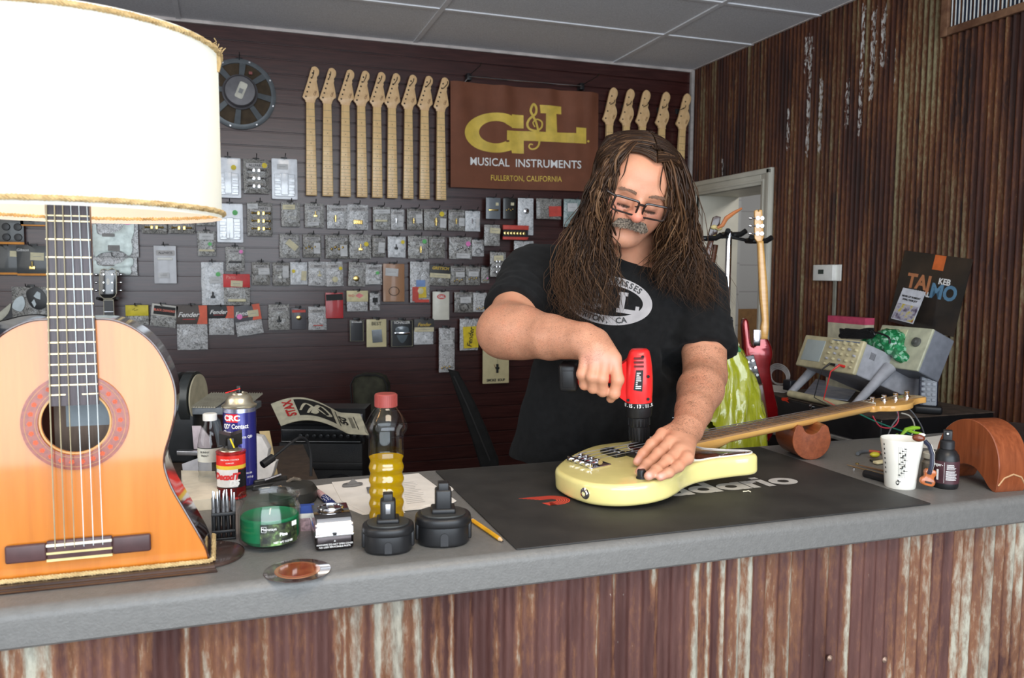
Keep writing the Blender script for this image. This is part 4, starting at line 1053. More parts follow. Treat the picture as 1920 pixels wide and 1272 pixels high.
# second, larger one turned over at the right
pa=onz(1866,924,ZC);t=thing('neck_cradle','arched wooden cradle turned upside down beside the black spray bottle','neck rest',pa,(0,0,math.radians(-95)))
sc=1.0
po=[(0,0)]+[(-.006,.018)]+arc(-.060,.052,.062,-10,190,22,.070)+[(-.1225,.040),(-.128,.020),(-.129,.0)]+[(-.100,.0),(-.085,.012),(-.070,.024),(-.045,.030),(-.026,.022),(-.012,.008)]
po=[(0,0),(.004,.020),(.005,.045),(.000,.070),(-.012,.092),(-.030,.106),(-.054,.112),(-.080,.107),(-.103,.092),(-.118,.070),(-.126,.045),(-.128,.020),(-.124,0),(-.100,.0),(-.086,.022),(-.066,.032),(-.044,.031),(-.026,.018),(-.013,.004)]
b=MB();b.prism([(x*1.28,y*1.22)for x,y in spline(po,4)],0,.070,RX(90)@T(0,0,-.070),bev=.0015,seg=1);b.build('cradle_block',mmah,t,smooth=30)
b=MB();b.tube([(.004,.002,.014),(.006,.014,.030),(.007,.035,.037),(.006,.056,.030),(.004,.068,.014)],.0018,6);b.build('cork_lining',mat('cork',(.45,.26,.13),.8),t)
# --- music mug with a guitar for a handle
def at_base(px,py):return onz(px,py,ZC)
p=based(1687,919,.030);t=thing('mug','white mug printed with music notes, its handle a little guitar','mug',p,(0,0,face(p)))
mcer=mat('ceramic_white',(.80,.78,.70),.18,coat=.5,noise_amt=.02)
H_=.101;b=MB();b.lathe([(.0,.002),(.024,.002),(.0290,0),(.0300,.003),(.0340,.05),(.0412,H_-.002),(.0405,H_),(.0388,H_-.002),(.0325,.05),(.027,.01),(.0,.008)],40,cap=False);b.build('cup',mcer,t,smooth=50)
b=MB()
def onmug(a,z,off=.0003):r=.0300+(.0412-.0300)*z/H_+off;return(r*math.sin(a),-r*math.cos(a),z)
def mugbox(a0,z0,a1,z1):b.add([onmug(a0,z0),onmug(a1,z0),onmug(a1,z1),onmug(a0,z1)],[(0,1,2,3)])
for k in range(5):a=-.12+k*.085;mugbox(a,.025,a+.010,.090)
for k in range(13):
    z=.030+k*.0046;a=-.10+.3*((k*7)%5)/5
    mugbox(a,z,a+.08,z+.0022);mugbox(a,z,a+.14+.05*(k%3),z+.0007)
    if k in(3,4,8,9):mugbox(a+.10,z,a+.15,z+.006)
for k in range(14):
    a=k/13*4.6;r=.0010+.0016*k/3.2;mugbox(-.16+.11*math.sin(a)*.8,.016+.0045*math.cos(a)-.002,-.13+.11*math.sin(a)*.8,.0185+.0045*math.cos(a)-.002)
mugbox(-.24,.0165,.04,.0178)
for z in np.linspace(.03,.088,7):mugbox(-.98,z,-.90,z+.004)
b.build('music_print',BLACK_INK,t,smooth=0)
b=MB();gw=[(.002,.001),(.0125,.003),(.0145,.012),(.0095,.019),(.012,.028),(.0085,.035),(0,.036),(-.0085,.035),(-.012,.028),(-.0095,.019),(-.0145,.012),(-.0125,.003)]
GMx=T(.047,-.012,.010)@RZ(18)@RY(14)@RX(90)
b.prism(spline(gw,4),-.006,.006,GMx,bev=.003);hn=b.build('guitar_handle',mat('glazed_orange',(.45,.12,.03),.25,coat=.6,noise_amt=.3,nscale=60),t)
b=MB();b.tube([(.052,-.018,.036),(.056,-.018,.055),(.056,-.014,.075),(.050,-.010,.092),(.041,-.008,.101)],[.0042,.0042,.0042,.0042,.0048],8);b.build('handle_fretboard',mat('glaze_navy',(.012,.014,.035),.3),hn)
b=MB();b.tube([(.0555,-.0145,.036),(.0595,-.0145,.055),(.0595,-.0105,.076),(.053,-.007,.094)],.0014,6);b.build('handle_edge',mcer,hn)
b=MB();b.ball((.030,-.010,.106),.0085,14,10,(1.4,.8,.9));b.build('handle_headstock',mat('glaze_brown',(.16,.035,.015),.3,coat=.4),hn)
b=MB();b.ball((.036,-.006,.1125),.0052,10,8,(1.3,.7,.7));b.build('handle_pegs',mcer,hn)
b=MB();b.prism(rrect(-.006,.007,.007,.0105,.001),.0062,.0075,GMx);b.build('handle_bridge',BLACK_INK,hn)
# --- black spray bottle
p=based(1772,919,.024);t=thing('spray_bottle','small black spray bottle with maroon label and large number 1','bottle',p,(0,0,face(p)))
b=MB();b.lathe([(.0,.0),(.021,0),(.0238,.004),(.0242,.012),(.0242,.058),(.023,.068),(.0175,.077),(.0125,.081),(.0125,.084)],32);b.build('bottle',BLACKP,t,smooth=50)
b=MB();b.lathe([(.0138,.0815),(.0138,.096),(.012,.098),(.0095,.099)],28);b.box((-.0085,-.0085,.099),(.0085,.010,.119),bev=.002);b.box((-.004,-.0115,.110),(.004,-.008,.117),bev=.001)
sp=b.build('spray_head',mat('sprayer_black',(.02,.02,.022),.45),t);b=MB();b.lathe([(.002,0),(.002,.002)],10,T(0,-.0115,.1135)@RX(90));b.build('nozzle',WHITEP,sp)
b=MB();n=26;r=.0245
vs=[(r*math.sin(a),-r*math.cos(a),z)for z in(.012,.058)for a in np.linspace(-1.6,1.6,n)];b.add(vs,[(i,i+1,n+i+1,n+i)for i in range(n-1)])
lb=b.build('label',mat('label_maroon',(.06,.022,.028),.4,noise_amt=.2,nscale=40),t)
text('label_number','1',.030,T(0,0,.028)@RZ(-38),WHITE_INK,lb,wrap=.0247,bold=.0006)
b=MB()
rs=random.Random(4)
for k in range(5):b.add([(.0248*math.sin(a),-.0248*math.cos(a),z)for z in(.0515-k*.0022,.0507-k*.0022)for a in(.05,.3,.55,.55+.3*rs.random())],[(0,1,5,4),(1,2,6,5),(2,3,7,6)])
for k in range(9):b.add([(.0248*math.sin(a),-.0248*math.cos(a),z)for z in(.0385-k*.0022,.0377-k*.0022)for a in(.0,.3,.6,.65+.3*rs.random())],[(0,1,5,4),(1,2,6,5),(2,3,7,6)])
b.add([(.0248*math.sin(a),-.0248*math.cos(a),z)for z in(.014,.056)for a in(-.14,-.12)],[(0,1,3,2)])
b.build('label_print',WHITE_INK,lb,smooth=0)
text('label_script','finger-',.009,T(0,0,.050)@RZ(-40),WHITE_INK,lb,wrap=.0247)
# --- the red drill
vwd=Vector(ray(1200,745));hd_=Vector((vwd.y,-vwd.x,0)).normalized()
pt=atd(1199,838,1.762);topp=atd(1196,655,1.735)
axz=(topp-pt).normalized();axx=(hd_-axz*hd_.dot(axz)).normalized();axy=axz.cross(axx)
DM=frame(pt,axx,axy,axz)
t=thing('cordless_drill','red cordless drill held upright over the bass, black chuck down','drill',pt,DM.to_3x3())
s=(topp-pt).length/.212
def Z(z):return z*s
b=MB();b.lathe([(.013,Z(.006)),(.0175,Z(.010)),(.0205,Z(.022)),(.0212,Z(.045)),(.0212,Z(.048)),(.0225,Z(.050)),(.0228,Z(.066)),(.0262,Z(.068)),(.0272,Z(.072)),(.0285,Z(.088))],32)
for k in range(20):
    a=2*PI*k/20;b.box((.0205,-.0014,Z(.016)),(.0222,.0014,Z(.044)),RZ(math.degrees(a)));b.box((.0215,-.0014,Z(.049)),(.0236,.0014,Z(.065)),RZ(math.degrees(a)+9))
b.build('chuck',BLACKP,t,smooth=40)
b=MB();b.lathe([(.0075,Z(-.004)),(.0085,Z(.006))],14);b.cyl((0,0,Z(-.038)),(0,0,Z(-.002)),.0030,n=10);b.build('drill_bit',STEEL,t)
b=MB();b.lathe([(.0285,Z(.088)),(.0296,Z(.092)),(.0296,Z(.098)),(.0290,Z(.100))],40);cl_=b.build('clutch_ring',BLACKP,t)
text('clutch_numbers','17 . 15 . 13 . 11 . 9 .',.0105,T(0,0,Z(.094)),WHITE_INK,cl_,wrap=.0298,bold=.0002)
# motor housing: rounded, swelling in the middle
mred_=mat('drill_red',(.80,.022,.022),.33,noise_amt=.03,coat=.15)
b=MB();n=30;st=[(Z(.100),.0285,.030,0),(Z(.108),.030,.031,-.0015),(Z(.125),.031,.032,-.001),(Z(.150),.0305,.032,0),(Z(.175),.0285,.030,.001),(Z(.195),.0250,.027,.002),(Z(.207),.0215,.023,.003),(Z(.212),.0165,.018,.003)]
vs=[];fs=[]
for z,rx,ry,ox in st:
    for k in range(n):
        a=2*PI*k/n;c,s2=math.cos(a),math.sin(a);e=2/2.6
        vs.append((ox+rx*math.copysign(abs(c)**e,c),ry*math.copysign(abs(s2)**e,s2),z))
for i in range(len(st)-1):
    for k in range(n):fs.append((i*n+k,i*n+(k+1)%n,(i+1)*n+(k+1)%n,(i+1)*n+k))
fs.append(tuple((len(st)-1)*n+k for k in range(n)));b.add(vs,fs)
b.add([(x,y,z)for x,y,z in((-.046,-.016,Z(.116)),(-.046,.016,Z(.116)),(-.026,-.022,Z(.102)),(-.026,.022,Z(.102)),(-.05,-.016,Z(.17)),(-.05,.016,Z(.17)),(-.024,-.022,Z(.19)),(-.024,.022,Z(.19)))],
      [(0,2,3,1),(4,5,7,6),(0,4,6,2),(1,3,7,5),(0,1,5,4)])
hb_=b.build('motor_housing',mred_,t,smooth=50)
b=MB()
for k in range(3):b.box((-.008,-.033,Z(.178+k*.0085)),(.012,-.027,Z(.1815+k*.0085)))
b.build('air_slots',mat('slot_dark',(.12,.008,.008),.6),hb_)
b=MB();b.prism([(-.010,Z(.130)),(.008,Z(.127)),(.011,Z(.172)),(-.004,Z(.172))],0,.0015,T(0,-.0318,0)@RX(90));rp=b.build('rating_plate',BLACK_INK,hb_)
b=MB();rs=random.Random(2)
for k in range(9):b.box((-.006+.001*k*.4,-.0337,Z(.133+k*.004)),(-.006+.001*k*.4+rs.uniform(.003,.012),-.0333,Z(.135+k*.004)))
b.build('plate_print',WHITE_INK,rp)
b=MB()
for x,z in((.010,.2),(.021,.158),(.020,.110),(-.022,.108)):b.lathe([(.0032,0),(.0032,.002),(.0018,.002),(.0018,.0005)],10,T(x,-.0285,Z(z))@RX(90))
b.build('housing_screws',BLACKM,hb_)
# handle runs level to the left, battery on its end
b=MB();b.tube([(-.020,0,Z(.160)),(-.05,.002,Z(.158)),(-.095,.004,Z(.156)),(-.135,.004,Z(.155))],[.021,.019,.0185,.021],20);b.build('handle',mred_,t)
b=MB();b.box((-.168,-.030,Z(.125)),(-.128,.034,Z(.185)),bev=.008);b.box((-.160,-.032,Z(.135)),(-.135,-.029,Z(.172)),bev=.001);b.build('battery',BLACKP,t)
b=MB();b.box((-.05,-.012,Z(.128)),(-.030,.012,Z(.150)),bev=.004);b.build('trigger',BLACKP,t)
# --- small tools and papers on the right of the mat
def flat(name,label,cat,pts,z,th,m,lift=0,group=None,bev=0):
    P_=[onz(x,y,z)for x,y in pts];c=sum(P_,Vector())/len(P_)
    b=MB();b.prism([(q.x-c.x,q.y-c.y)for q in P_],0,th,bev=bev,seg=1);t=b.build(name,m);t.location=(c.x,c.y,z);return setp(t,label,cat,group)
flat('paper_sheet','blank white paper lying behind the mug and spray bottle','paper',[(1718,838),(1700,826),(1800,812),(1830,818),(1770,845)],ZC+.0006,.0008,PAPER)
lp=thing('laptop','black laptop lying shut on papers at the right end of the counter','laptop',onz(1868,800,ZC+.002))
q0=onz(1862,790,ZC+.02);q1=onz(1935,838,ZC+.02);pv=Vector((q0.y-q1.y,q1.x-q0.x,0)).normalized()*.24;q2=q1+pv;q3=q0+pv;o_=lp.location
q=[(v.x-o_.x,v.y-o_.y)for v in(q0,q1,q2,q3)]
b=MB();b.prism(q,.0,.010,bev=.002,seg=2);b.build('laptop_base',BLACKP,lp);b=MB();b.prism(q,.011,.018,bev=.003,seg=2);b.build('laptop_lid',mat('lid_scuffed',(.012,.012,.013),.3,sub=(.05,.05,.052),nscale=6),lp)
flat('paper_sheet','white paper under the black laptop at the right edge','paper',[(1832,803),(1850,798),(1925,826),(1925,856),(1890,850)],ZC+.0004,.0007,PAPER)
# marker-like black bottle standing behind the arched cradle
p=based(1876,842,.01);t=thing('cable_connector','black cylinder connector standing upright behind the arched cradle','connector',p,(0,0,face(p)))
b=MB();b.lathe([(.0,0),(.011,0),(.0115,.004),(.0115,.012),(.010,.013),(.0115,.015),(.0115,.024),(.010,.025),(.011,.028),(.0105,.060),(.008,.062),(0,.062)],22,cap=False);b.build('barrel',BLACKP,t,smooth=40)
b=MB();b.tube([(0,-.01,.02),(.012,-.03,.012),(.02,-.02,.003),(.06,-.03,.002),(.14,.0,.002)],.0018,6);b.build('cable',BLACKM,t)
t=flat('disc_sleeve','blue and white printed sleeve at right edge beside arched cradle','sleeve',[(1900,862),(1925,856),(1925,884),(1903,878)],ZC+.0012,.002,mat('sleeve_blue',(.05,.12,.42),.3,sub=(.75,.75,.78),nscale=28))
t=flat('disc_sleeve','red and white printed sleeve at right edge, nearest the arched cradle','sleeve',[(1902,888),(1925,880),(1925,893),(1904,897)],ZC+.0002,.001,mat('sleeve_red',(.5,.05,.08),.3,sub=(.75,.72,.75),nscale=30))
# pliers
P=[onz(x,y,ZC+.006)for x,y in((1608,851),(1613,848),(1628,846),(1650,849))]
t=thing('pliers','pliers with grey handles lying behind the white mug','pliers',P[0])
b=MB();b.tube([q-P[0]for q in P[:3]],[.0045,.0045,.004],8);b.build('handle_grip',mat('grip_grey',(.10,.11,.12),.5),t)
b=MB();b.tube([P[2]-P[0],P[3]-P[0]],[.0035,.004],8);b.build('handle_grip_second',mat('grip_orange',(.35,.07,.03),.5),t)
b=MB();b.box(P[3]-P[0]+Vector((0,-.006,-.004)),P[3]-P[0]+Vector((.03,.006,.002)),bev=.002);b.build('jaws',STEEL,t)
# black marker
P=[onz(x,y,ZC+.008)for x,y in((1622,888),(1662,899))]
t=thing('screwdriver','black handled screwdriver lying left of the mug','screwdriver',P[0]);d=(P[1]-P[0])
b=MB();b.cyl((0,0,0),d*1.2,.0082,n=18);b.build('grip',BLACKP,t);b=MB();b.cyl(d*1.2,d*1.9,.0025);b.build('shaft',STEEL,t)
# files / tweezers
for k,(a_,b_,lab)in enumerate((((1588,872),(1665,893),'brass tweezers arm crossing the counter just left of the mug'),((1604,871),(1668,886),'thin brown needle file left of the mug behind the tweezers'))):
    A,Bq=onz(*a_,ZC+.004),onz(*b_,ZC+.011 if k==0 else ZC+.003);b=MB();b.tube([Vector((0,0,0)),(Bq-A)*.4,(Bq-A)],[.0008,.0022,.0028],6)
    t=b.build('tweezers' if k==0 else 'needle_file',mat('tool_brass',(.42,.30,.16),.35,.7)if k==0 else mat('tool_brown',(.16,.09,.05),.5));t.location=A;setp(t,lab,'tweezers' if k==0 else 'file')
A=onz(1641,868,ZC+.005);b=MB();b.box((0,-.007,-.003),(.045,.007,.003),RZ(8),bev=.0012);t=b.build('pencil_eraser',mat('eraser_cream',(.68,.60,.36),.6));t.location=A;setp(t,'small cream coloured stick touching the left side of the mug','eraser')
A=onz(1640,856,ZC+.005);b=MB();b.ball((0,0,.004),.009,14,8,(1.5,1,.7));t=b.build('guitar_pick',mat('pick_yellow',(.5,.45,.03),.4));t.location=A;setp(t,'yellow plastic knob lying behind the mug at left','knob')
A=onz(1632,864,ZC+.003);b=MB();b.box((0,-.006,-.002),(.05,.006,.002),RZ(-22),bev=.0012);t=b.build('folding_knife',BLACKP);t.location=A;setp(t,'black folded pocket blade lying left of the mug near yellow knob','knife')
for k,(px,py)in enumerate(((1601,880),(1607,871))):
    A=onz(px,py,ZC);b=MB();b.lathe([(.0038,0),(.0038,.003),(.0016,.003),(.0016,0)],14);t=b.build('string_ball',BRASS if k else CHROME);t.location=A
    setp(t,('tiny brass ball end beside the tweezers tip' if k else 'tiny steel ball end on the counter below the tweezers'),'ball end')
# green frog-like clip behind the mug, glass jar
p=based(1745,906,.019);t=thing('glass_jar','small dusty glass jar with pale lid between mug and spray bottle','jar',p)
b=MB();b.lathe([(0,0),(.017,0),(.019,.004),(.019,.040),(.015,.045),(.015,.05)],24);b.build('jar_body',mat('dusty_glass',(.18,.16,.13),.3,noise_amt=.4,nscale=80),t)
b=MB();b.lathe([(.018,.05),(.018,.060),(.016,.062)],24);b.build('jar_lid',mat('pale_lid',(.5,.48,.40),.5),t)
p=onz(1715,822,ZC)+Vector((.01,.03,0));b=MB()
b.tube([(-.028,0,.002),(-.01,0,.018),(.012,0,.021),(.035,.0,.020)],[.003,.006,.006,.004],8);b.tube([(-.01,0,.017),(.014,-.004,.009),(.038,-.004,.005)],[.004,.004,.003],8);b.tube([(-.028,0,.002),(-.036,.01,.0016),(-.02,.02,.0016)],.003,6)
t=b.build('string_winder',mat('lime_green',(.30,.55,.04),.4));t.location=p;setp(t,'lime green plastic clip standing behind the mug','clip')
# hardware bits
A=onz(1393,922,ZC+MATT+.001);b=MB();b.tube([(0,0,0),(.006,-.004,.001),(.010,-.003,.0015),(.013,-.008,0)],[.0012,.001,.0012,.001],6);t=b.build('wood_shaving',mat('shaving',(.75,.68,.5),.6));t.location=A;setp(t,'curled pale wood shaving on the black mat near the lettering','shaving')
# ================================================================== ON THE COUNTER, LEFT HALF
# --- the guitar lamp
LB=onz(143,1100,ZC);YG=atd(143,800,1.128).y
LX=ony(143,800,YG).x
lamp=thing('guitar_lamp','table lamp made from an orange classical guitar under a large white drum shade','lamp',(LX,YG,ZC))
def lg_(px,py):p=ony(px,py,YG);return(p.x-LX,p.z-ZC)
mtop=noise_ramp('cedar_top',3,(9,1,.8),[(.3,(.46,.135,.012)),(.5,(.56,.175,.017)),(.72,(.62,.21,.028))],rough=.26,coat=.75,detail=8)
mrose=noise_ramp('rosewood_side',5,(1,3,.6),[(.35,(.022,.008,.006)),(.6,(.06,.02,.014)),(.8,(.11,.035,.022))],rough=.10,coat=1)
R_side=[lg_(*p)for p in((182,598),(215,601),(255,618),(290,648),(315,690),(328,730),(328,775),(319,815),(309,850),(309,878),(322,915),(345,955),(370,998),(387,1030),(392,1050))]
zb=R_side[-1][1]
pts=spline(R_side,4,closed=False);left=[(-x,z)for x,z in reversed(pts)]
ol=[(x,max(z,zb))for x,z in left]+[(x,max(z,zb))for x,z in pts]
sh_c=(0.0,lg_(143,791)[1]);rh=.0425
holeloop=[(sh_c[0]+rh*math.cos(2*PI*k/40),sh_c[1]+rh*math.sin(2*PI*k/40))for k in range(40)]
RT=RX(90)
b=MB();b.prism(ol,-.0022,0.0,RT@T(0,0,0),holes=[holeloop]);b.build('guitar_top',mtop,lamp,smooth=20)
n=len(ol);vs=[(x,y,z)for y in(.0005,.094)for x,z in ol];b=MB();b.add(vs,[(i,i+1,n+i+1,n+i)for i in range(n-1)]);b.build('guitar_side',mrose,lamp,smooth=60)
b=MB();b.prism(ol,-.098,-.094,RT);b.build('guitar_back',mrose,lamp,smooth=20)
b=MB();b.tube([(x,-.0008,z)for x,z in ol],.0016,6);b.build('binding',mrose,lamp)
# inside: paper label seen through the hole
b=MB();b.box((-.028,.091,sh_c[1]-.022),(.055,.0925,sh_c[1]+.05));lbp=b.build('maker_label',mat('label_grey',(.34,.38,.40),.7),lamp)
b=MB();b.box((-.044,.0925,sh_c[1]-.07),(.07,.0935,sh_c[1]+.08));b.build('inside_back',mat('inside_wood',(.22,.15,.11),.7,stretch=(8,1,1)),lamp)
text('label_text','RO',.016,T(.022,.0905,sh_c[1]+.036)@RT,BLACK_INK,lbp);text('label_text','C 40',.012,T(.028,.0905,sh_c[1]+.018)@RT,BLACK_INK,lbp)
# rosette : rings with little flowers
def annul(b,r0,r1,y,n=64):
    vs=[(sh_c[0]+r*math.cos(2*PI*k/n),y,sh_c[1]+r*math.sin(2*PI*k/n))for r in(r0,r1)for k in range(n)]
    b.add(vs,[(k,(k+1)%n,n+(k+1)%n,n+k)for k in range(n)])
b=MB();annul(b,rh+.004,.0672,-.0028);ro=b.build('rosette',mat('rosette_brown',(.24,.045,.022),.3,coat=.5,noise_amt=.2,nscale=200),lamp)
b=MB();annul(b,rh,rh+.0022,-.0030);annul(b,.0495,.0500,-.0031);annul(b,.0625,.0630,-.0031);b.build('rosette_rings',mat('rosette_line',(.55,.30,.10),.4),ro)
b=MB()
for k in range(26):
    a=2*PI*k/26;cx,cz=sh_c[0]+.0562*math.cos(a),sh_c[1]+.0562*math.sin(a)
    for q in range(5):aa=a+2*PI*q/5;b.lathe([(.0016,0),(.0016,.0002)],8,T(cx+.0020*math.cos(aa),-.0029,cz+.0020*math.sin(aa))@RX(90))
    b.lathe([(.0013,0),(.0013,.0004)],8,T(cx,-.0029,cz)@RX(90))
b.build('rosette_flowers',mat('rosette_red',(.62,.10,.03),.4),ro)
# neck and fretboard going up into the shade
mfb=mat('ebony_board',(.055,.040,.045),.38,noise_amt=.25,stretch=(30,1,2),nscale=20)
zt=sh_c[1]+.42;z0=sh_c[1]+.024
wN=lambda z:(.0302-.0040*(z-z0)/.29)
b=MB();b.add([(s*wN(z),y,z)for z in(z0,zt)for s in(-1,1)for y in(-.0088,-.0024)],[(0,2,3,1),(4,5,7,6),(0,4,6,2),(1,3,7,5),(0,1,5,4),(2,6,7,3)]);fb=b.build('fretboard',mfb,lamp,smooth=0)
b=MB();b.box((-.026,-.0024,sh_c[1]+.13),(.026,.018,zt),bev=.006);b.build('neck',mat('neck_cedar',(.25,.10,.045),.4),lamp)
b=MB()
for py in(406,416,450,483,514,542,569,594,618,641,662,682,701,720,738):
    z=lg_(143,py)[1];w=wN(z)
    if py in(738,):b.box((-w,-.0100,z-.0009),(-.010,-.0086,z+.0009));b.box((.010,-.0100,z-.0009),(w,-.0086,z+.0009))
    else:b.box((-w,-.0100,z-.0009),(w,-.0086,z+.0009))
b.build('frets',mat('fret_brass',(.62,.50,.30),.3,.8),fb)
for k in range(6):
    xb=-.0295+.0118*k;xt=-.0222+.0089*k;zbr=lg_(143,1022)[1]
    b=MB();b.tube([(xb,-.0105,zbr),(xb*.9+xt*.1,-.0125,z0),(xt,-.0120,zt)],(.0009,.0008,.0007,.0006,.0006,.0006)[k],6)
    b.build('string',mat('string_bronze',(.55,.47,.30),.35,.6)if k<3 else mat('string_nylon',(.65,.70,.70),.2),lamp)
b=MB();c=lg_(143,1027);hw=.091
zc_=c[1];b.add([],[]);b.box((-hw,-.0095,zc_-.0125),(-.041,-.0024,zc_+.0125),bev=.003);b.box((.041,-.0095,zc_-.0125),(hw,-.0024,zc_+.0125),bev=.003);b.box((-.041,-.0075,zc_-.0145),(.041,-.0024,zc_+.0145),bev=.002)
bg=b.build('bridge',mat('bridge_rosewood',(.075,.035,.035),.4,noise_amt=.2),lamp)
b=MB();b.box((-.041,-.0110,zc_+.0065),(.041,-.0070,zc_+.0105),bev=.001);b.build('saddle',mat('bone_white',(.75,.70,.58),.35),bg)
b=MB();b.box((-.041,-.0085,zc_-.0045),(.041,-.0070,zc_-.0015));b.box((-.041,-.0085,zc_-.0145),(.041,-.0070,zc_-.0110));b.build('tie_block_trim',mat('bone_yellow',(.62,.52,.24),.35),bg)
# plinth with moulded front edge and round ends
mpl=noise_ramp('dark_oak',6,(1,10,6),[(.35,(.030,.016,.012)),(.6,(.062,.034,.026)),(.8,(.10,.058,.044))],rough=.35,coat=.3)
xr=lg_(402,1060)[0]
zp=zb-.003
b=MB()
prf=[(-.030,0),(-.031,zp*.32),(-.026,zp*.38),(-.0245,zp*.55),(-.020,zp*.62),(-.018,zp*.95),(-.017,zp)]
vs=[];fs=[]
for(y,z)in prf:vs+=[(-.52,y,z),(xr+(-.017-y)*.35,y,z)]
for i in range(len(prf)-1):fs.append((2*i,2*i+1,2*i+3,2*i+2))
b.add(vs,fs);k=len(prf)
b.add([(xr+(-.017-y)*.35,y,z)for y,z in prf]+[(xr,.0,zp),(xr,.0,0)],[tuple(range(k+2))])
b.box((-.52,-.017,0),(xr,.110,zp));b.build('plinth_front',mpl,lamp,smooth=30)
b=MB();b.prism(arc(xr-.012,.048,.055,-90,90,20,.060)+[(xr-.05,.108),(xr-.05,-.012)],0,zp*.72,bev=.004);b.build('plinth_end',mpl,lamp)
# rope along the foot and up the side
mrope=noise_ramp('hemp_rope',60,(1,1,1),[(.3,(.36,.23,.09)),(.6,(.58,.42,.20)),(.8,(.70,.55,.30))],rough=.85,bump=.6)
def rope(b,path,r,tw=.016,seg=.0035):
    P_=[Vector(p)for p in path];out=[];
    for p,q in zip(P_,P_[1:]):
        m=max(1,int((q-p).length/seg));out+=[p.lerp(q,k/m)for k in range(m)]
    out.append(P_[-1]);s_=0
    for ph in(0,2*PI/3,4*PI/3):
        pts=[];s_=0
        for i,p in enumerate(out):
            t=(out[min(i+1,len(out)-1)]-out[max(i-1,0)]).normalized();u=t.orthogonal().normalized()if i==0 else(u-t*u.dot(t)).normalized();w=t.cross(u)
            if i:s_+=(p-out[i-1]).length
            a=2*PI*s_/tw+ph;pts.append(p+(u*math.cos(a)+w*math.sin(a))*r*.5)
        b.tube(pts,r*.58,6)
b=MB();rope(b,[(-.40,-.007,zp+.0035),(.0,-.007,zp+.0035),(R_side[-1][0],-.007,zp+.0035),(R_side[-1][0]+.006,-.002,zp+.0045),(R_side[-1][0]+.006,.03,zp+.008),(R_side[-1][0]+.005,.09,zp+.012)],.0036,.014)
b.build('rope_trim',mrope,lamp)
# shade
SR=.196;SZ0,SZ1=lg_(380,388)[1]-.014,lg_(380,98)[1]+.012
mshade=bpy.data.materials.new('lamp_shade_cloth');mshade.use_nodes=True;N=mshade.node_tree.nodes;L=mshade.node_tree.links
N.remove(N['Principled BSDF']);df_=N.new('ShaderNodeBsdfDiffuse');tr_=N.new('ShaderNodeBsdfTranslucent');ms_=N.new('ShaderNodeMixShader');ms_.inputs[0].default_value=.42
df_.inputs[0].default_value=(.88,.84,.77,1);tr_.inputs[0].default_value=(.60,.84,1.0,1);L.new(df_.outputs[0],ms_.inputs[1]);L.new(tr_.outputs[0],ms_.inputs[2]);em_=N.new('ShaderNodeEmission');em_.inputs[0].default_value=(1,.93,.84,1);em_.inputs[1].default_value=.04;as_=N.new('ShaderNodeAddShader');L.new(ms_.outputs[0],as_.inputs[0]);L.new(em_.outputs[0],as_.inputs[1]);L.new(as_.outputs[0],N['Material Output'].inputs[0])
tcx=N.new('ShaderNodeTexCoord');mpx=N.new('ShaderNodeMapping');mpx.inputs['Scale'].default_value=(600,600,600);wv=N.new('ShaderNodeTexNoise');L.new(tcx.outputs['Object'],wv.inputs[0]);wv.inputs['Scale'].default_value=700
bpx=N.new('ShaderNodeBump');bpx.inputs['Strength'].default_value=.15;L.new(wv.outputs['Fac'],bpx.inputs['Height']);L.new(bpx.outputs[0],df_.inputs['Normal'])
SCY=.048
b=MB();b.lathe([(SR,SZ0),(SR-.001,SZ1)],96,T(0,SCY,0),cap=False);shd=b.build('lamp_shade',mshade,lamp,smooth=60)
b=MB()
for z in(SZ0+.008,SZ1-.006):
    rope(b,[(SR*1.012*math.cos(2*PI*k/96),SCY+SR*1.012*math.sin(2*PI*k/96),z)for k in range(97)],.0040,.016,.004)
rng=random.Random(3)
for k in range(12):
    a=rng.uniform(-.35,-.05)if k<20 else rng.uniform(-.9,-.4);p=Vector((SR*1.015*math.cos(a),SCY+SR*1.015*math.sin(a),SZ1-.004));b.tube([p,p+Vector((rng.gauss(.002,.002),-.002,rng.gauss(.003,.003))),p+Vector((rng.gauss(.003,.004),-.003,rng.gauss(.005,.004)))],.0005,4)
b.tube([(SR*math.cos(-.12),SCY+SR*math.sin(-.12),SZ1-.004),(SR*1.01*math.cos(-.12),SCY+SR*math.sin(-.12),SZ1-.02),(SR*1.0*math.cos(-.12),SCY+SR*math.sin(-.12),SZ1-.032)],[.0036,.0034,.0022],8)
b.build('shade_rope',mrope,shd)
b=MB();b.cyl((0,SCY,SZ0-.02),(0,SCY,SZ0+.06),.010);b.ball((0,SCY,SZ0+.10),.030);b.build('bulb',mat('bulb_glow',(1,.75,.4),.3,emis=12,ecol=(1,.62,.25),noise_amt=0),lamp)
bl=bpy.data.lights.new('bulb_light','POINT');bl.energy=.85;bl.color=(1,.58,.25);bl.shadow_soft_size=.045
bo_=bpy.data.objects.new('bulb_light',bl);COL.objects.link(bo_);bo_.parent=lamp;bo_.location=(0,SCY,SZ0+.155)
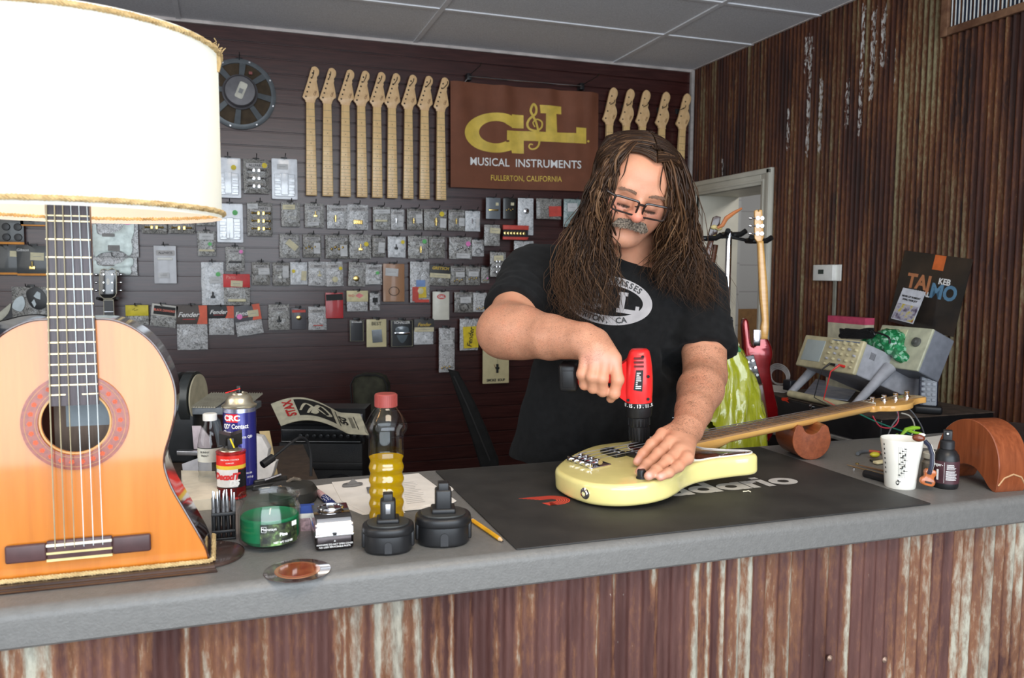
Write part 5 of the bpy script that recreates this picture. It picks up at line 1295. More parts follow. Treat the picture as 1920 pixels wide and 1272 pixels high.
# --- cans and bottles
def labelwrap(r,z0,z1,a0,a1,n=24):return[(r*math.sin(a),-r*math.cos(a),z)for z in(z0,z1)for a in np.linspace(a0,a1,n)],[(i,i+1,n+i+1,n+i)for i in range(n-1)]
p=based(452,921,.033);t=thing('spray_can','tall blue aerosol can with red straw across its nozzle','spray can',p,(0,0,face(p)))
mblue=mat('can_blue',(.035,.035,.22),.22,.35,noise_amt=.05,coat=.4)
b=MB();b.lathe([(0,.001),(.031,.001),(.0328,.003),(.0328,.006),(.0318,.009),(.0318,.155)],40);b.build('can_body',mblue,t,smooth=40)
b=MB();b.lathe([(.0318,.155),(.0318,.163)],40,cap=False);b.build('silver_band',mat('can_silver_blue',(.45,.47,.62),.25,.8),t)
mtan=mat('can_champagne',(.62,.56,.42),.28,.85)
b=MB();b.lathe([(.0318,.163),(.0338,.165),(.0338,.168),(.030,.170),(.0270,.172),(.0250,.180),(.0215,.186),(.0155,.189),(.0155,.192),(.012,.193),(.010,.190)],40);b.build('can_dome',mtan,t,smooth=50)
b=MB();b.lathe([(.0052,.190),(.0052,.204),(.0045,.2055)],16);nz=b.build('nozzle',BLACKP,t)
b=MB();b.tube([(.001,-.006,.2005),(-.026,-.010,.1935)],.0011,6);b.ball((.001,-.0055,.2005),.0016);b.build('red_straw',REDP,nz)
b=MB();vs,fs=labelwrap(.0321,.137,.1535,-.93,-.10);b.add(vs,fs);lb=b.build('brand_patch',mat('can_red',(.68,.02,.03),.3),t)
text('brand_letters','CRC',.0150,T(0,0,.1450)@RZ(-29.5),WHITE_INK,lb,wrap=.0323,bold=.0006,sx=1.15)
text('label_line',"QD\u2019 Contact",.0125,T(0,0,.1285)@RZ(-18),WHITE_INK,t,wrap=.0321,bold=.0003,sx=.8)
text('label_line','Cleaner',.0095,T(0,0,.1165)@RZ(-42),WHITE_INK,t,wrap=.0321,bold=.0002)
text('label_line','contacts QD',.0072,T(0,0,.107)@RZ(12),WHITE_INK,t,wrap=.0321,bold=.0001)
text('label_line','No. 02130',.0050,T(0,0,.034)@RZ(22),WHITE_INK,t,wrap=.0321);text('label_line','11 oz. (312 g)',.0050,T(0,0,.026)@RZ(22),WHITE_INK,t,wrap=.0321)
p=based(435,940,.027);t=thing('spray_can','short red and black aerosol can with black winged spray cap','spray can',p,(0,0,face(p)))
b=MB();b.lathe([(0,.001),(.0262,.001),(.0275,.002),(.0275,.004),(.0268,.006),(.0268,.024)],36,cap=False);b.lathe([(.0269,.058),(.0268,.088),(.0278,.089),(.0278,.0915),(.024,.0925)],36);b.build('can_body',mat('can_deep_red',(.42,.02,.02),.25,.3,coat=.4),t,smooth=40)
b=MB();b.lathe([(.0268,.006),(.0268,.060)],36,cap=False);b.build('can_sleeve',BLACKP,t)
b=MB();vs,fs=labelwrap(.02705,.026,.060,-1.35,.45);b.add(vs,fs);lb=b.build('white_flash',mat('can_white',(.72,.70,.68),.3),t)
b=MB();vs,fs=labelwrap(.0271,.060,.067,-1.5,1.3);b.add(vs,fs);b.build('yellow_line',mat('can_yellow',(.75,.50,.05),.3),t)
b=MB();vs,fs=labelwrap(.0271,.067,.086,-1.5,1.3);b.add(vs,fs);b.build('red_band',mat('can_band_red',(.72,.03,.02),.3),t)
text('label_line','PRECISION CONTROL',.0036,T(0,0,.0785)@RZ(-6),WHITE_INK,t,wrap=.0273);text('label_line','CLEANER',.0036,T(0,0,.0725)@RZ(-6),WHITE_INK,t,wrap=.0273)
text('brand_letters','DeoxIT',.0165,T(0,0,.046)@RZ(-24),RED_INK,lb,wrap=.0274,bold=.0010,shear=.2);text('brand_letters','D5',.0150,T(0,0,.0335)@RZ(10),WHITE_INK,lb,wrap=.0276,bold=.0010,shear=.2)
b=MB();b.lathe([(.021,.092),(.0205,.094),(.012,.099)],24);b.build('can_dome',mtan,t)
b=MB();b.lathe([(.0145,.094),(.012,.103)],20);b.box((-.006,-.016,.088),(.006,-.009,.118),bev=.001)
for sx in(-1,1):b.add([(0,-.004,.098),(0,.010,.098),(0,.010,.124),(0,-.004,.120),(sx*.021,-.013,.106),(sx*.021,.004,.104),(sx*.021,.004,.131),(sx*.021,-.013,.128)],[(0,1,2,3),(4,5,6,7),(0,4,7,3),(1,5,6,2),(3,2,6,7),(0,1,5,4)])
cpp=b.build('winged_cap',mat('cap_black',(.016,.014,.013),.4),t,smooth=20);b=MB();b.tube([(-.001,-.017,.118),(.006,-.0185,.100)],.0016,6);b.build('yellow_straw',mat('straw_yellow',(.75,.6,.03),.4),cpp)
# clear water bottle
mclear=bpy.data.materials.new('clear_plastic');mclear.use_nodes=True;N=mclear.node_tree.nodes;L=mclear.node_tree.links
N.remove(N['Principled BSDF']);a_=N.new('ShaderNodeBsdfTransparent');a_.inputs[0].default_value=(.93,.94,.93,1);g_=N.new('ShaderNodeBsdfGlossy');g_.inputs['Roughness'].default_value=.05;fr_=N.new('ShaderNodeLayerWeight');fr_.inputs[0].default_value=.5
pw=N.new('ShaderNodeMath');pw.operation='POWER';pw.inputs[1].default_value=4;L.new(fr_.outputs['Facing'],pw.inputs[0])
ad=N.new('ShaderNodeMath');ad.operation='MULTIPLY_ADD';ad.inputs[1].default_value=.45;ad.inputs[2].default_value=.05;L.new(pw.outputs[0],ad.inputs[0]);x_=N.new('ShaderNodeMixShader');L.new(ad.outputs[0],x_.inputs[0]);L.new(a_.outputs[0],x_.inputs[1]);L.new(g_.outputs[0],x_.inputs[2]);L.new(x_.outputs[0],N['Material Output'].inputs[0])
p=based(408,938,.024);p+=Vector((-.012,.06,0));t=thing('water_bottle','small clear plastic water bottle with white cap behind the cans','bottle',p,(0,0,face(p)))
b=MB();b.lathe([(0,.002),(.020,.001),(.024,.005),(.0245,.02),(.0232,.024),(.0245,.028),(.0232,.034),(.0245,.040),(.0235,.046),(.0242,.05),(.0242,.092),(.0225,.104),(.0180,.122),(.0125,.136),(.0118,.142)],32,cap=False);b.build('bottle_body',mclear,t,smooth=60)
b=MB();b.lathe([(.0135,.140),(.0135,.152),(.012,.1535)],24);b.build('cap',WHITEP,t)
b=MB();vs,fs=labelwrap(.0246,.060,.088,-1.6,1.6);b.add(vs,fs);lb=b.build('paper_label',mat('bottle_label',(.62,.62,.55),.6),t)
b=MB();vs,fs=labelwrap(.0247,.087,.0885,-1.6,1.6);b.add(vs,fs);b.build('dark_rim',BLACK_INK,lb);text('label_line','GUNNY',.0055,T(0,0,.080)@RZ(-28),BLACK_INK,lb,wrap=.0248);text('label_line','TREAT',.0055,T(0,0,.073)@RZ(-28),BLACK_INK,lb,wrap=.0248)
# --- pens standing in a black holder
p=onz(420,1014,ZC);t=thing('pen_holder','black plastic holder with rows of upright pens beside the guitar lamp','pen holder',p,(0,0,face(p)))
b=MB()
b.box((-.0185,.0,0),(.0185,.030,.004),bev=.001);b.box((-.0185,.0,.012),(.0185,.030,.017),bev=.001);b.box((-.0185,.0,.040),(.0185,.030,.046),bev=.001);b.box((-.0185,.004,0),(-.0165,.03,.045));b.box((.0165,.004,0),(.0185,.03,.045));b.build('holder',BLACKP,t)
for j in range(3):
    for k in range(5):
        x=-.0148+k*.0074;y=.0045+j*.0100
        q=thing('pen','grey and black pen in the black holder, front row' if j==0 else 'grey and black pen in the black holder, behind the front row','pen',t.matrix_world@Vector((x,y,.002))if False else p+Vector((x*math.cos(face(p))-y*math.sin(face(p)),x*math.sin(face(p))+y*math.cos(face(p)),.0045)),(0,0,face(p)),'pens in the black holder, front row' if j==0 else 'pens in the black holder, behind the front row')
        if k or j:
            bpy.data.objects.remove(q);q=dup(pen0[0 if(j==0)else min(1,len(pen0)-1)],p+Vector((x*math.cos(face(p))-y*math.sin(face(p)),x*math.sin(face(p))+y*math.cos(face(p)),.0045)),(rng.uniform(-.03,.03),rng.uniform(-.03,.03),face(p)))
            setp(q,'%s pen in the %s row of the black holder'%(('leftmost','second','third','fourth','rightmost')[k],('front','middle','back')[j]),'pen','pens in the black holder, front row' if j==0 else 'pens in the black holder, behind the front row')
        else:
            b=MB();b.lathe([(.0022,0),(.0030,.003),(.0030,.036)],12);b.build('barrel',BLACKP,q)
            b=MB();b.lathe([(.0029,.036),(.0029,.060),(.0015,.062),(.0015,.068)],12);b.build('upper_barrel',mat('pen_grey',(.11,.11,.115),.35),q)
            b=MB();b.box((-.001,-.0050,.050),(.001,-.0040,.074),bev=.0004);b.build('clip',STEEL,q);pen0=[q]
# --- candle
p=based(507,1041,.053);t=thing('candle_jar','green candle in a round glass jar with a dark label','candle',p,(0,0,face(p)))
b=MB();RJ=.0485;b.lathe([(0,.003),(.036,.002),(.042,.004),(RJ-.001,.012),(RJ,.028),(RJ,.058),(RJ-.005,.070),(RJ-.0035,.0745),(RJ-.0015,.077),(RJ-.0015,.082),(RJ-.004,.083),(RJ-.007,.080),(RJ-.008,.070),(RJ-.0035,.060),(RJ-.0030,.014),(.038,.007),(0,.007)],56,cap=False);b.build('glass_jar',mclear,t,smooth=60)
b=MB();b.lathe([(0,.0075),(.038,.0075),(RJ-.0034,.015),(RJ-.0034,.047),(RJ-.006,.0495),(RJ-.008,.0485),(0,.0480)],56,cap=False);wx=b.build('wax',mat('green_wax',(.010,.19,.075),.35,noise_amt=.10,sss=.1,nscale=12),t,smooth=40)
b=MB();b.tube([(0,0,.048),(.001,0,.056),(.002,0,.058)],.0011,6);b.build('wick',mat('wick_white',(.7,.65,.5),.7),wx)
b=MB();vs,fs=labelwrap(RJ+.0006,.012,.046,-.30,.98);b.add(vs,fs)
lb=b.build('label',noise_ramp('pine_label',60,(1,1,1),[(.42,(.010,.012,.008)),(.55,(.05,.07,.025)),(.66,(.18,.34,.10)),(.75,(.40,.55,.25))],rough=.4,detail=3),t)
b=MB()
for(a0,a1,z0_,z1_)in((-.26,-.25,.034,.043),(-.12,-.11,.034,.043),(-.26,-.11,.034,.0345),(-.26,-.11,.0425,.043)):vs,fs=labelwrap(RJ+.0012,z0_,z1_,a0,a1,4);b.add(vs,fs)
vs,fs=labelwrap(RJ+.0012,.038,.0455,.72,.93,6);b.add(vs,fs);b.build('white_marks',WHITE_INK,lb)
text('label_line','Mainstays',.0060,T(0,0,.0385)@RZ(-2),WHITE_INK,lb,wrap=RJ+.0012);text('label_line','Pine',.0075,T(0,0,.0285)@RZ(24),WHITE_INK,lb,wrap=RJ+.0012,bold=.0002);text('label_line','NET WT 11.5 OZ',.0042,T(0,0,.0165)@RZ(24),WHITE_INK,lb,wrap=RJ+.0012,bold=.0001)
# --- oval emblem let into the counter top
q=[onz(x,y,ZC)for x,y in((495,1072),(620,1070))];q2=[onz(x,y,ZC)for x,y in((557,1049),(560,1092))]
c=(q[0]+q[1])/2;rx,ry=(q[1]-q[0]).length/2,(q2[0]-q2[1]).length/2
t=thing('oval_inlay','glossy oval inlay with reddish centre set into the counter top by the candle','inlay',(c.x,c.y,ZC+.0002),(0,0,.05))
for nm,k,z,mm_ in(('dark_glass',1.0,.0010,mat('inlay_dark',(.035,.010,.008),.06,coat=1,sub=(.12,.10,.09),nscale=40)),('copper_ring',.68,.0016,mat('inlay_amber',(.42,.16,.07),.2,.3,coat=.8)),('red_centre',.56,.0021,mat('inlay_red',(.20,.035,.015),.08,coat=1,sub=(.32,.08,.03),nscale=50))):
    b=MB();b.prism([(rx*k*math.cos(a),ry*(k if k==1 else k*1.05)*math.sin(a))for a in np.linspace(0,2*PI,48,endpoint=False)],0,z,bev=.0004,seg=1);b.build(nm,mm_,t)
# --- chrome pedal
pc_=onz(628,1033,ZC);t=thing('chrome_box','small chrome hinged box with ring on its lid and tiny white lettering','metal box',pc_,(0,0,face(pc_)+.10))
mdarkchrome=mat('dark_chrome',(.30,.27,.26),.10,1)
W2=.0295;D2=.105
def slab(b,prof,w): # prof in (y,z), extruded in x
    m=len(prof);b.add([(x,y,z)for x in(-w,w)for y,z in prof],[tuple(range(m-1,-1,-1)),tuple(range(m,2*m))]+[(i,(i+1)%m,m+(i+1)%m,m+i)for i in range(m)])
b=MB();b.box((-W2,0,.001),(W2,D2,.026),bev=.005);b.build('base',mat('black_chrome',(.06,.05,.05),.16,.9),t)
b=MB();b.box((-W2-.0005,-.0005,.022),(W2+.0005,D2,.0265),bev=.0012);b.build('trim_strip',CHROME,t)
b=MB();slab(b,[(.001,.0265),(.0015,.034),(.006,.043),(.014,.0475),(.09,.050),(D2-.003,.040),(D2,.0265)],W2-.001);ld=b.build('lid',mdarkchrome,t,smooth=50)
b=MB();slab(b,[(.0005,.028),(.0008,.035),(.0055,.0445),(.012,.0485),(.0125,.0475),(.006,.043),(.0018,.034),(.0012,.028)],W2-.0035);b.build('polished_band',CHROME,ld,smooth=50)
b=MB();b.tube([(0+.019*math.cos(a),.062+.019*math.sin(a),.052)for a in np.linspace(0,2*PI,32,endpoint=False)],.0022,8,closed=True);b.box((-.006,.052,.047),(.006,.074,.053),bev=.002);b.build('ring',CHROME,ld)
b=MB();b.box((-.003,-.0015,.0245),(.003,.0005,.029),bev=.0005);b.build('latch',BLACKP,t)
text('fine_print','WARNING DO NOT OPEN COVER',.0036,T(0,-.0006,.0105)@UP,WHITE_INK,t);text('fine_print','NO USER SERVICEABLE PARTS',.0036,T(0,-.0006,.0065)@UP,WHITE_INK,t);text('fine_print','A',.0040,T(0,-.0006,.0155)@UP,WHITE_INK,t)
# small blue and white box behind it
pc=onz(576,996,ZC);t=thing('matchbox','small blue and white box between candle and chrome box','box',pc,(0,0,face(pc)))
b=MB();b.box((-.0115,0,0),(.0115,.012,.022));b.build('tray',mat('box_pink',(.45,.30,.32),.4,.3,noise_amt=.4,nscale=150),t);b=MB();b.box((-.0118,-.0003,.022),(.0118,.0123,.030));b.build('white_stripe',WHITEP,t);b=MB();b.box((-.0118,-.0003,.030),(.0118,.0123,.043));b.build('blue_cap',mat('box_blue',(.02,.06,.30),.4),t)
# --- oil bottle
moil=bpy.data.materials.new('yellow_oil');moil.use_nodes=True;N=moil.node_tree.nodes;L=moil.node_tree.links;N.remove(N['Principled BSDF'])
t1=N.new('ShaderNodeBsdfTransparent');t1.inputs[0].default_value=(.98,.78,.05,1);t2_=N.new('ShaderNodeBsdfDiffuse');t2_.inputs[0].default_value=(.80,.56,.01,1);t3_=N.new('ShaderNodeBsdfTranslucent');t3_.inputs[0].default_value=(.95,.70,.02,1)
m1=N.new('ShaderNodeMixShader');m1.inputs[0].default_value=.5;L.new(t2_.outputs[0],m1.inputs[1]);L.new(t3_.outputs[0],m1.inputs[2]);m2=N.new('ShaderNodeMixShader');m2.inputs[0].default_value=.62;L.new(t1.outputs[0],m2.inputs[1]);L.new(m1.outputs[0],m2.inputs[2])
g3=N.new('ShaderNodeBsdfGlossy');g3.inputs['Roughness'].default_value=.06;m3=N.new('ShaderNodeMixShader');m3.inputs[0].default_value=.08;L.new(m2.outputs[0],m3.inputs[1]);L.new(g3.outputs[0],m3.inputs[2]);L.new(m3.outputs[0],N['Material Output'].inputs[0])
p=based(725,990,.036);t=thing('oil_bottle','ribbed clear plastic bottle half full of yellow oil with dull red cap','bottle',p,(0,0,face(p)))
def ribs(z):return .0285+.0014*math.cos(2*PI*(z-.012)/.0205)
K_=1.03
body_p=[(0,.002),(.024,.002),(.029,.006)]+[(ribs(z),z)for z in np.linspace(.012,.118,40)]
up_p=[(.0295,.124),(.0290,.142),(.0300,.150),(.0348,.156),(.0358,.163),(.0345,.168),(.0275,.182),(.0205,.192),(.0160,.198),(.0155,.206)]
b=MB();b.lathe([(r*K_,z*K_)for r,z in body_p+up_p],48,cap=False);b.build('bottle_body',mclear,t,smooth=60)
oilp=[(0,.003),(.0235,.003),(.0283,.007)]+[(ribs(z)-.0008,z)for z in np.linspace(.012,.112,38)]
b=MB();b.lathe([(r*K_,z*K_)for r,z in oilp]+[(0,.112*K_)],48,cap=False);b.build('oil',moil,t,smooth=60)
b=MB();b.lathe([(.0190,.203),(.0190,.224),(.0175,.2255)],36)
for k in range(36):b.box((.0186,-.0006,.204),(.0196,.0006,.223),RZ(k*10))
b.build('cap',mat('cap_dull_red',(.30,.055,.045),.5),t)
# --- two drill batteries
def battery(px,py,label,rot=0,s=1,tall=1,sticker=False):
    p=based(px,py,.043*s);t=thing('drill_battery',label,'battery',p,(0,0,face(p)+rot))
    def ov(k,n=40):return[(k*.0440*s*math.copysign(abs(math.cos(a))**.85,math.cos(a)),k*.0400*s*math.copysign(abs(math.sin(a))**.85,math.sin(a)))for a in np.linspace(0,2*PI,n,endpoint=False)]
    b=MB();b.prism(ov(.93),0,.040*s,bev=.005);b.build('pack',BLACKP,t)
    b=MB();b.prism(ov(1.0),.030*s,.046*s,bev=.005)
    for sx in(-1,1):b.box((sx*.036*s,-.012*s,.006),(sx*.0445*s,.012*s,.036*s),bev=.003)
    b.build('collar',BLACKP,t)
    b=MB();b.prism(ov(.80),.045*s,.0485*s,bev=.001);b.build('top_plate',mat('battery_grey',(.035,.036,.034),.35),t)
    b=MB();b.box((-.013*s,-.012*s,.047*s),(.013*s,.016*s,(.087)*s*tall),bev=.004);b.box((-.019*s,-.016*s,.047*s),(.019*s,.02*s,.056*s),bev=.003);b.box((-.0085*s,-.010*s,.08*s*tall),(.0085*s,.010*s,.098*s*tall),bev=.002)
    tw=b.build('contact_tower',BLACKP,t)
    b=MB();b.box((-.004*s,-.0125*s,.064*s),(.004*s,-.0118*s,.081*s),bev=.0004);
    if sticker:b.build('contact_strip',STEEL,tw)
    b=MB()
    for sx in(-1,0,1):b.prism(arc(0,.018*s,.006*s,0,180,8)+[(-.006*s,.004),(.006*s,.004)],-.0015,.0015,RZ(sx*38)@T(0,-.0375*s+(.0008 if sx else 0),0)@RX(90))
    b.build('grip_dimples',mat('battery_rib',(.022,.022,.024),.5),t)
    return t
battery(728,1046,'black drill battery with silver contact, in front of the oil bottle',0,.92,1.0,True)
battery(831,1032,'larger black drill battery at the left edge of the work mat',.05,1.02,.98)
# pencil
A,Bq=onz(881,973,ZC+.004),onz(944,1016,ZC+.004);d=Bq-A
t=thing('pencil','yellow pencil lying along the left edge of the mat','pencil',A,(0,0,math.atan2(d.y,d.x)));L_=d.length
b=MB();b.cyl((.012,0,0),(L_-.014,0,0),.0036,n=6);b.build('barrel',mat('pencil_yellow',(.80,.40,.02),.35),t)
b=MB();b.cyl((L_-.014,0,0),(L_-.003,0,0),.0036,.0012,n=8);b.build('sharpened_wood',mat('pencil_wood',(.65,.45,.25),.6),t);b=MB();b.cyl((L_-.003,0,0),(L_,0,0),.0012,.0003,n=8);b.build('lead',BLACKM,t)
b=MB();b.cyl((.004,0,0),(.012,0,0),.0038,n=12);b.build('ferrule',STEEL,t);b=MB();b.cyl((0,0,0),(.004,0,0),.0035,n=12);b.build('eraser',mat('eraser_pink',(.6,.25,.22),.6),t)
# papers, with rows of fine print
def sheet(label,pts,z,th=.0005,lines=0,m=PAPER,group=None):
    P_=[onz(x,y,z)for x,y in pts];c=sum(P_,Vector())/len(P_);t=thing('paper_sheet',label,'paper',(c.x,c.y,z),group=group)
    b=MB();b.prism([(q.x-c.x,q.y-c.y)for q in P_],0,th);b.build('sheet',m,t,smooth=0)
    if lines:
        b=MB();A,B_,C_=P_[0]-c,P_[1]-c,P_[-1]-c;e1=B_-A;e2=C_-A
        for k in range(lines):
            f=.12+.76*k/lines;q0=A+e2*f+e1*.12;l=e1*rng.uniform(.5,.76);w=e2*.010
            b.add([q0+Vector((0,0,th+.0003)),q0+l+Vector((0,0,th+.0003)),q0+l+w+Vector((0,0,th+.0003)),q0+w+Vector((0,0,th+.0003))],[(0,1,2,3)])
        b.build('printed_lines',mat('print_grey',(.42,.40,.38),.7),t,smooth=0)
    return t
sheet('white printed sheet on the counter behind the oil bottle, topmost',[(622,905),(785,888),(856,940),(838,951),(690,965),(640,940)],ZC+.0016,lines=0)
sheet('white printed sheet with text lines lying right of the oil bottle',[(742,902),(788,897),(850,937),(760,957)],ZC+.0024,lines=13)
sheet('white sheet sticking out under the others toward the chrome box',[(590,912),(700,898),(760,962),(680,966),(640,950)],ZC+.0004)
sheet('corner of white paper poking out beside the larger drill battery',[(835,913),(856,913),(848,921),(830,922)],ZC+.0003)
A=onz(660,911,ZC+.003);b=MB();b.prism(spline([(-.02,-.006),(-.006,-.010),(.012,-.007),(.022,.002),(.01,.012),(-.012,.011)],4),0,.004,bev=.001);b.add([(-.014,-.006,.003),(.016,-.002,.003),(.006,.010,.003),(.002,.001,.014)],[(0,1,3),(1,2,3),(2,0,3)])
t=b.build('polishing_cloth',mat('cloth_grey',(.13,.125,.12),.8));t.location=A;setp(t,'crumpled grey scrap lying on the white papers','scrap')
A=onz(692,920,ZC+.003);b=MB();b.prism([(-.006,-.022),(.012,-.022),(.010,.02),(-.002,.02)],0,.002);t=b.build('grey_card',mat('card_grey',(.14,.14,.145),.5));t.location=A;setp(t,'small flat grey card on the papers touching the oil bottle','card')
# black tape roll / lamp foot and goose-neck behind the candle
p=based(553,962,.04);p+=Vector((0,.04,0));t=thing('desk_microphone_base','black weighted round base with a goose-neck behind the candle','lamp base',p,(0,0,face(p)))
b=MB();b.lathe([(0,0),(.040,0),(.044,.004),(.045,.022),(.038,.032),(.015,.038),(0,.038)],40,cap=False);b.build('base',mat('rubber_black',(.022,.021,.018),.45),t)
b=MB();b.tube([(-.012,-.004,.038),(.002,.0,.044),(.014,.002,.040),(-.006,.004,.041)],.003,6);b.build('cord_wrap',mat('cord_brown',(.10,.08,.06),.6),t)
A=atd(500,885,1.66);t=thing('goose_neck','black bent goose-neck arm rising behind the blue can','arm',A)
gp=[atd(*q)-A for q in((492,872,1.66),(512,858,1.68),(550,828,1.72),(566,821,1.75),(577,830,1.77),(583,855,1.78),(583,893,1.78))]
b=MB();b.tube(gp[:2],.0082,12);b.build('grip',BLACKP,t);b=MB();b.tube(spline(gp[1:],6,closed=False),.0032,8);b.build('cable',BLACKM,t)
p=onz(500,918,ZC);t=thing('jaw_clamp','dark metal clamp lying between the blue can and the black base','clamp',p,(0,0,.35))
b=MB();b.box((-.028,.0,.0),(.045,.014,.012),bev=.003);b.box((-.020,.012,.004),(.05,.02,.018),bev=.003);b.cyl((-.045,.004,.008),(-.028,.006,.008),.004);b.build('body',mat('tool_dark',(.05,.048,.045),.3,.6),t);b=MB();b.cyl((.0,.01,.016),(.035,.012,.022),.003);b.build('lever',STEEL,t)
p=onz(525,950,ZC)+Vector((.004,.03,0));b=MB();b.box((-.010,0,0),(.010,.02,.026),bev=.002);t=b.build('yellow_block',mat('block_yellow',(.75,.45,.01),.4));t.location=p;setp(t,'small yellow block seen through the candle jar','block')
A,Bq=onz(598,925,ZC+.006),onz(622,945,ZC+.006);t=thing('flag_ribbon','rolled stars and stripes ribbon behind the chrome box','ribbon',A);d=Bq-A
b=MB();b.tube([Vector((0,0,0)),d*.45],.0065,12)
t2=b.build('striped_end',mat('flag_stripes',(.55,.05,.05),.6,sub=(.75,.7,.7),nscale=160,stretch=(.2,3,1)),t);b=MB();b.tube([d*.45,d],.007,12);t3=b.build('blue_end',mat('flag_blue',(.02,.03,.13),.6),t)
b=MB()
for k in range(16):a=k*2.4;c=d*(.5+.45*k/16)+Vector((0,0,0));o_=Vector((math.cos(a)*d.y,-math.cos(a)*d.x,0)).normalized()*.0068*abs(math.cos(a))*(1 if math.cos(a)>0 else-1)+Vector((0,0,.0072*abs(math.sin(a))));b.ball(c+o_,.0009,6,4)
b.build('white_stars',WHITE_INK,t3)
# paper stack at the left behind the lamp
for k,(pts,z,lab)in enumerate((([(396,905),(405,860),(330,852),(340,930)],.0,'cream note pad behind the guitar lamp near the pens'),)):
    t=flat('note_pad',lab,'note pad',[(412,955),(404,902),(340,900),(350,960)],ZC+.0003,.02,mat('pad_cream',(.66,.60,.48),.7))
# ================================================================== THE SLATWALL AND ITS STOCK
def wp(px,py,off=.03):return ony(px,py,YB-off)
ORD=['leftmost']+[w+' from left' for w in 'second third fourth fifth sixth seventh eighth ninth tenth eleventh twelfth thirteenth fourteenth fifteenth sixteenth seventeenth eighteenth nineteenth twentieth twenty-first twenty-second'.split()]
pr_=random.Random(21)
# crinkled plastic, its reflections painted as pale specks over what shows through
def crinkle(name,dark,midc,lite,sc=70,rough=.22):
    return noise_ramp(name,sc,(1,1,1),[(.36,dark),(.47,midc),(.53,lite),(.60,midc),(.68,dark)],rough=rough,coat=.35,detail=5,bump=.9,distort=2.2,nrough=.7)
CRK=[crinkle('crinkled_plastic',(.05,.047,.043),(.20,.195,.185),(.70,.69,.66)),crinkle('crinkled_plastic_dark',(.022,.020,.018),(.11,.105,.095),(.55,.53,.49),90),
       crinkle('crinkled_plastic_light',(.16,.16,.16),(.38,.38,.38),(.85,.85,.86),55),crinkle('crinkled_plastic_white',(.38,.40,.42),(.62,.64,.66),(.85,.86,.88),40)]
BAGC=mat('header_pale',(.42,.40,.39),.45,noise_amt=.1);TAGW=mat('tag_white',(.60,.60,.60),.6);TAGC=mat('tag_cream',(.66,.60,.40),.6)
DOT={'y':mat('dot_yellow',(.75,.58,.02),.5),'g':mat('dot_green',(.12,.50,.14),.5),'p':mat('dot_pink',(.85,.22,.55),.5)}
PRINTK=mat('print_dark',(.06,.06,.065),.6)
HW={'brass':BRASS,'chrome':CHROME,'black':BLACKP,'white':WHITEP,'cream':mat('cream_plastic',(.72,.66,.42),.4)}
_pouch={}
def pouch_mesh(w,h,d,seed,n=14):
    """a soft bag: crumpled front, flat back, pinched rims"""
    b=MB();nv=max(6,int(n*h/w));r=random.Random(seed);o=Vector((r.random()*9,r.random()*9,seed))
    def f(u,v):
        e=min(u,1-u,(1-v)*1.2,v*1.2)*6;e=min(1,e);x=(u-.5)*w;z=-v*h
        nn=noise.noise(Vector((u*4,v*4*h/w,0))+o)*.6+noise.noise(Vector((u*11,v*11*h/w,3))+o)*.5
        wob=noise.noise(Vector((v*3,5,0))+o)*.02*w
        return(x+wob*(1 if u>.5 else-1)*(abs(u-.5)*2),-d*(.25+.55*e)-d*.45*nn*e,z+noise.noise(Vector((u*3,9,v))+o)*.012*h*(1 if v>.9 else 0))
    b.grid(f,n,nv);b.grid(lambda u,v:((.5-u)*w,0,-v*h),1,1)
    k=len(b.v)-4;
    rim=[j*(n+1)for j in range(nv+1)];rim2=[j*(n+1)+n for j in range(nv+1)]
    b.f+=[tuple([k+1]+rim+[k+3])[::1],tuple([k]+rim2+[k+2])[::-1],tuple([k+1,k]+list(range(n,-1,-1))),tuple([k+3]+list(range(nv*(n+1),nv*(n+1)+n+1))+[k+2])];b.mi+=[0]*4
    return b
def comp(kind,hwm,w,par,cx,cz,y):
    """little hardware showing in a packet"""
    b=MB()
    if kind=='post':b.cyl((cx,y,cz-w*.16),(cx,y,cz+w*.16),w*.045,n=10);b.cyl((cx,y,cz-w*.02),(cx,y,cz+w*.05),w*.075,n=10)
    elif kind=='tuners':
        for i in range(3):
            for s in(-1,1):z=cz+(i-1)*w*.32;b.cyl((cx+s*w*.14,y,z),(cx+s*w*.30,y,z),w*.035,n=8);b.ball((cx+s*w*.34,y,z),w*.055,8,6);b.box((cx+s*w*.10-w*.05,y-.003,z-w*.08),(cx+s*w*.10+w*.05,y+.003,z+w*.08),bev=.001)
    elif kind=='knobs':
        for i in range(2):
            for j in range(2):b.lathe([(w*.11,0),(w*.10,.008),(w*.06,.009)],14,T(cx+(i-.5)*w*.3,y,cz+(j-.5)*w*.3)@RX(90))
    elif kind=='bridge':
        b.box((cx-w*.22,y-.004,cz-w*.10),(cx+w*.22,y,cz+w*.10),bev=.001)
        for i in range(5):b.cyl((cx+(i-2)*w*.08,y-.006,cz-w*.10),(cx+(i-2)*w*.08,y-.006,cz+w*.08),w*.02,n=8)
    elif kind=='dots':
        for i in range(4):b.ball((cx+(i-1.5)*w*.16,y,cz+(i%2)*w*.08),w*.06,8,6)
    elif kind=='coil':
        b.tube([(cx+w*.24*math.cos(a),y-.001*a/6,cz+w*.2*math.sin(a))for a in np.linspace(0,12,40)],w*.012,6)
    elif kind=='bar':b.box((cx-w*.34,y-.005,cz-w*.05),(cx+w*.34,y,cz+w*.06),bev=.002)
    elif kind=='switch':b.box((cx-w*.10,y-.004,cz-w*.08),(cx+w*.10,y,cz+w*.04),bev=.001);b.cyl((cx,y-.003,cz),(cx,y-.003,cz+w*.22),w*.03,n=8)
    elif kind=='disc':b.lathe([(w*.17,0),(w*.17,.002),(w*.12,.004)],18,T(cx,y,cz)@RX(90))
    return b.build('hardware',hwm,par)
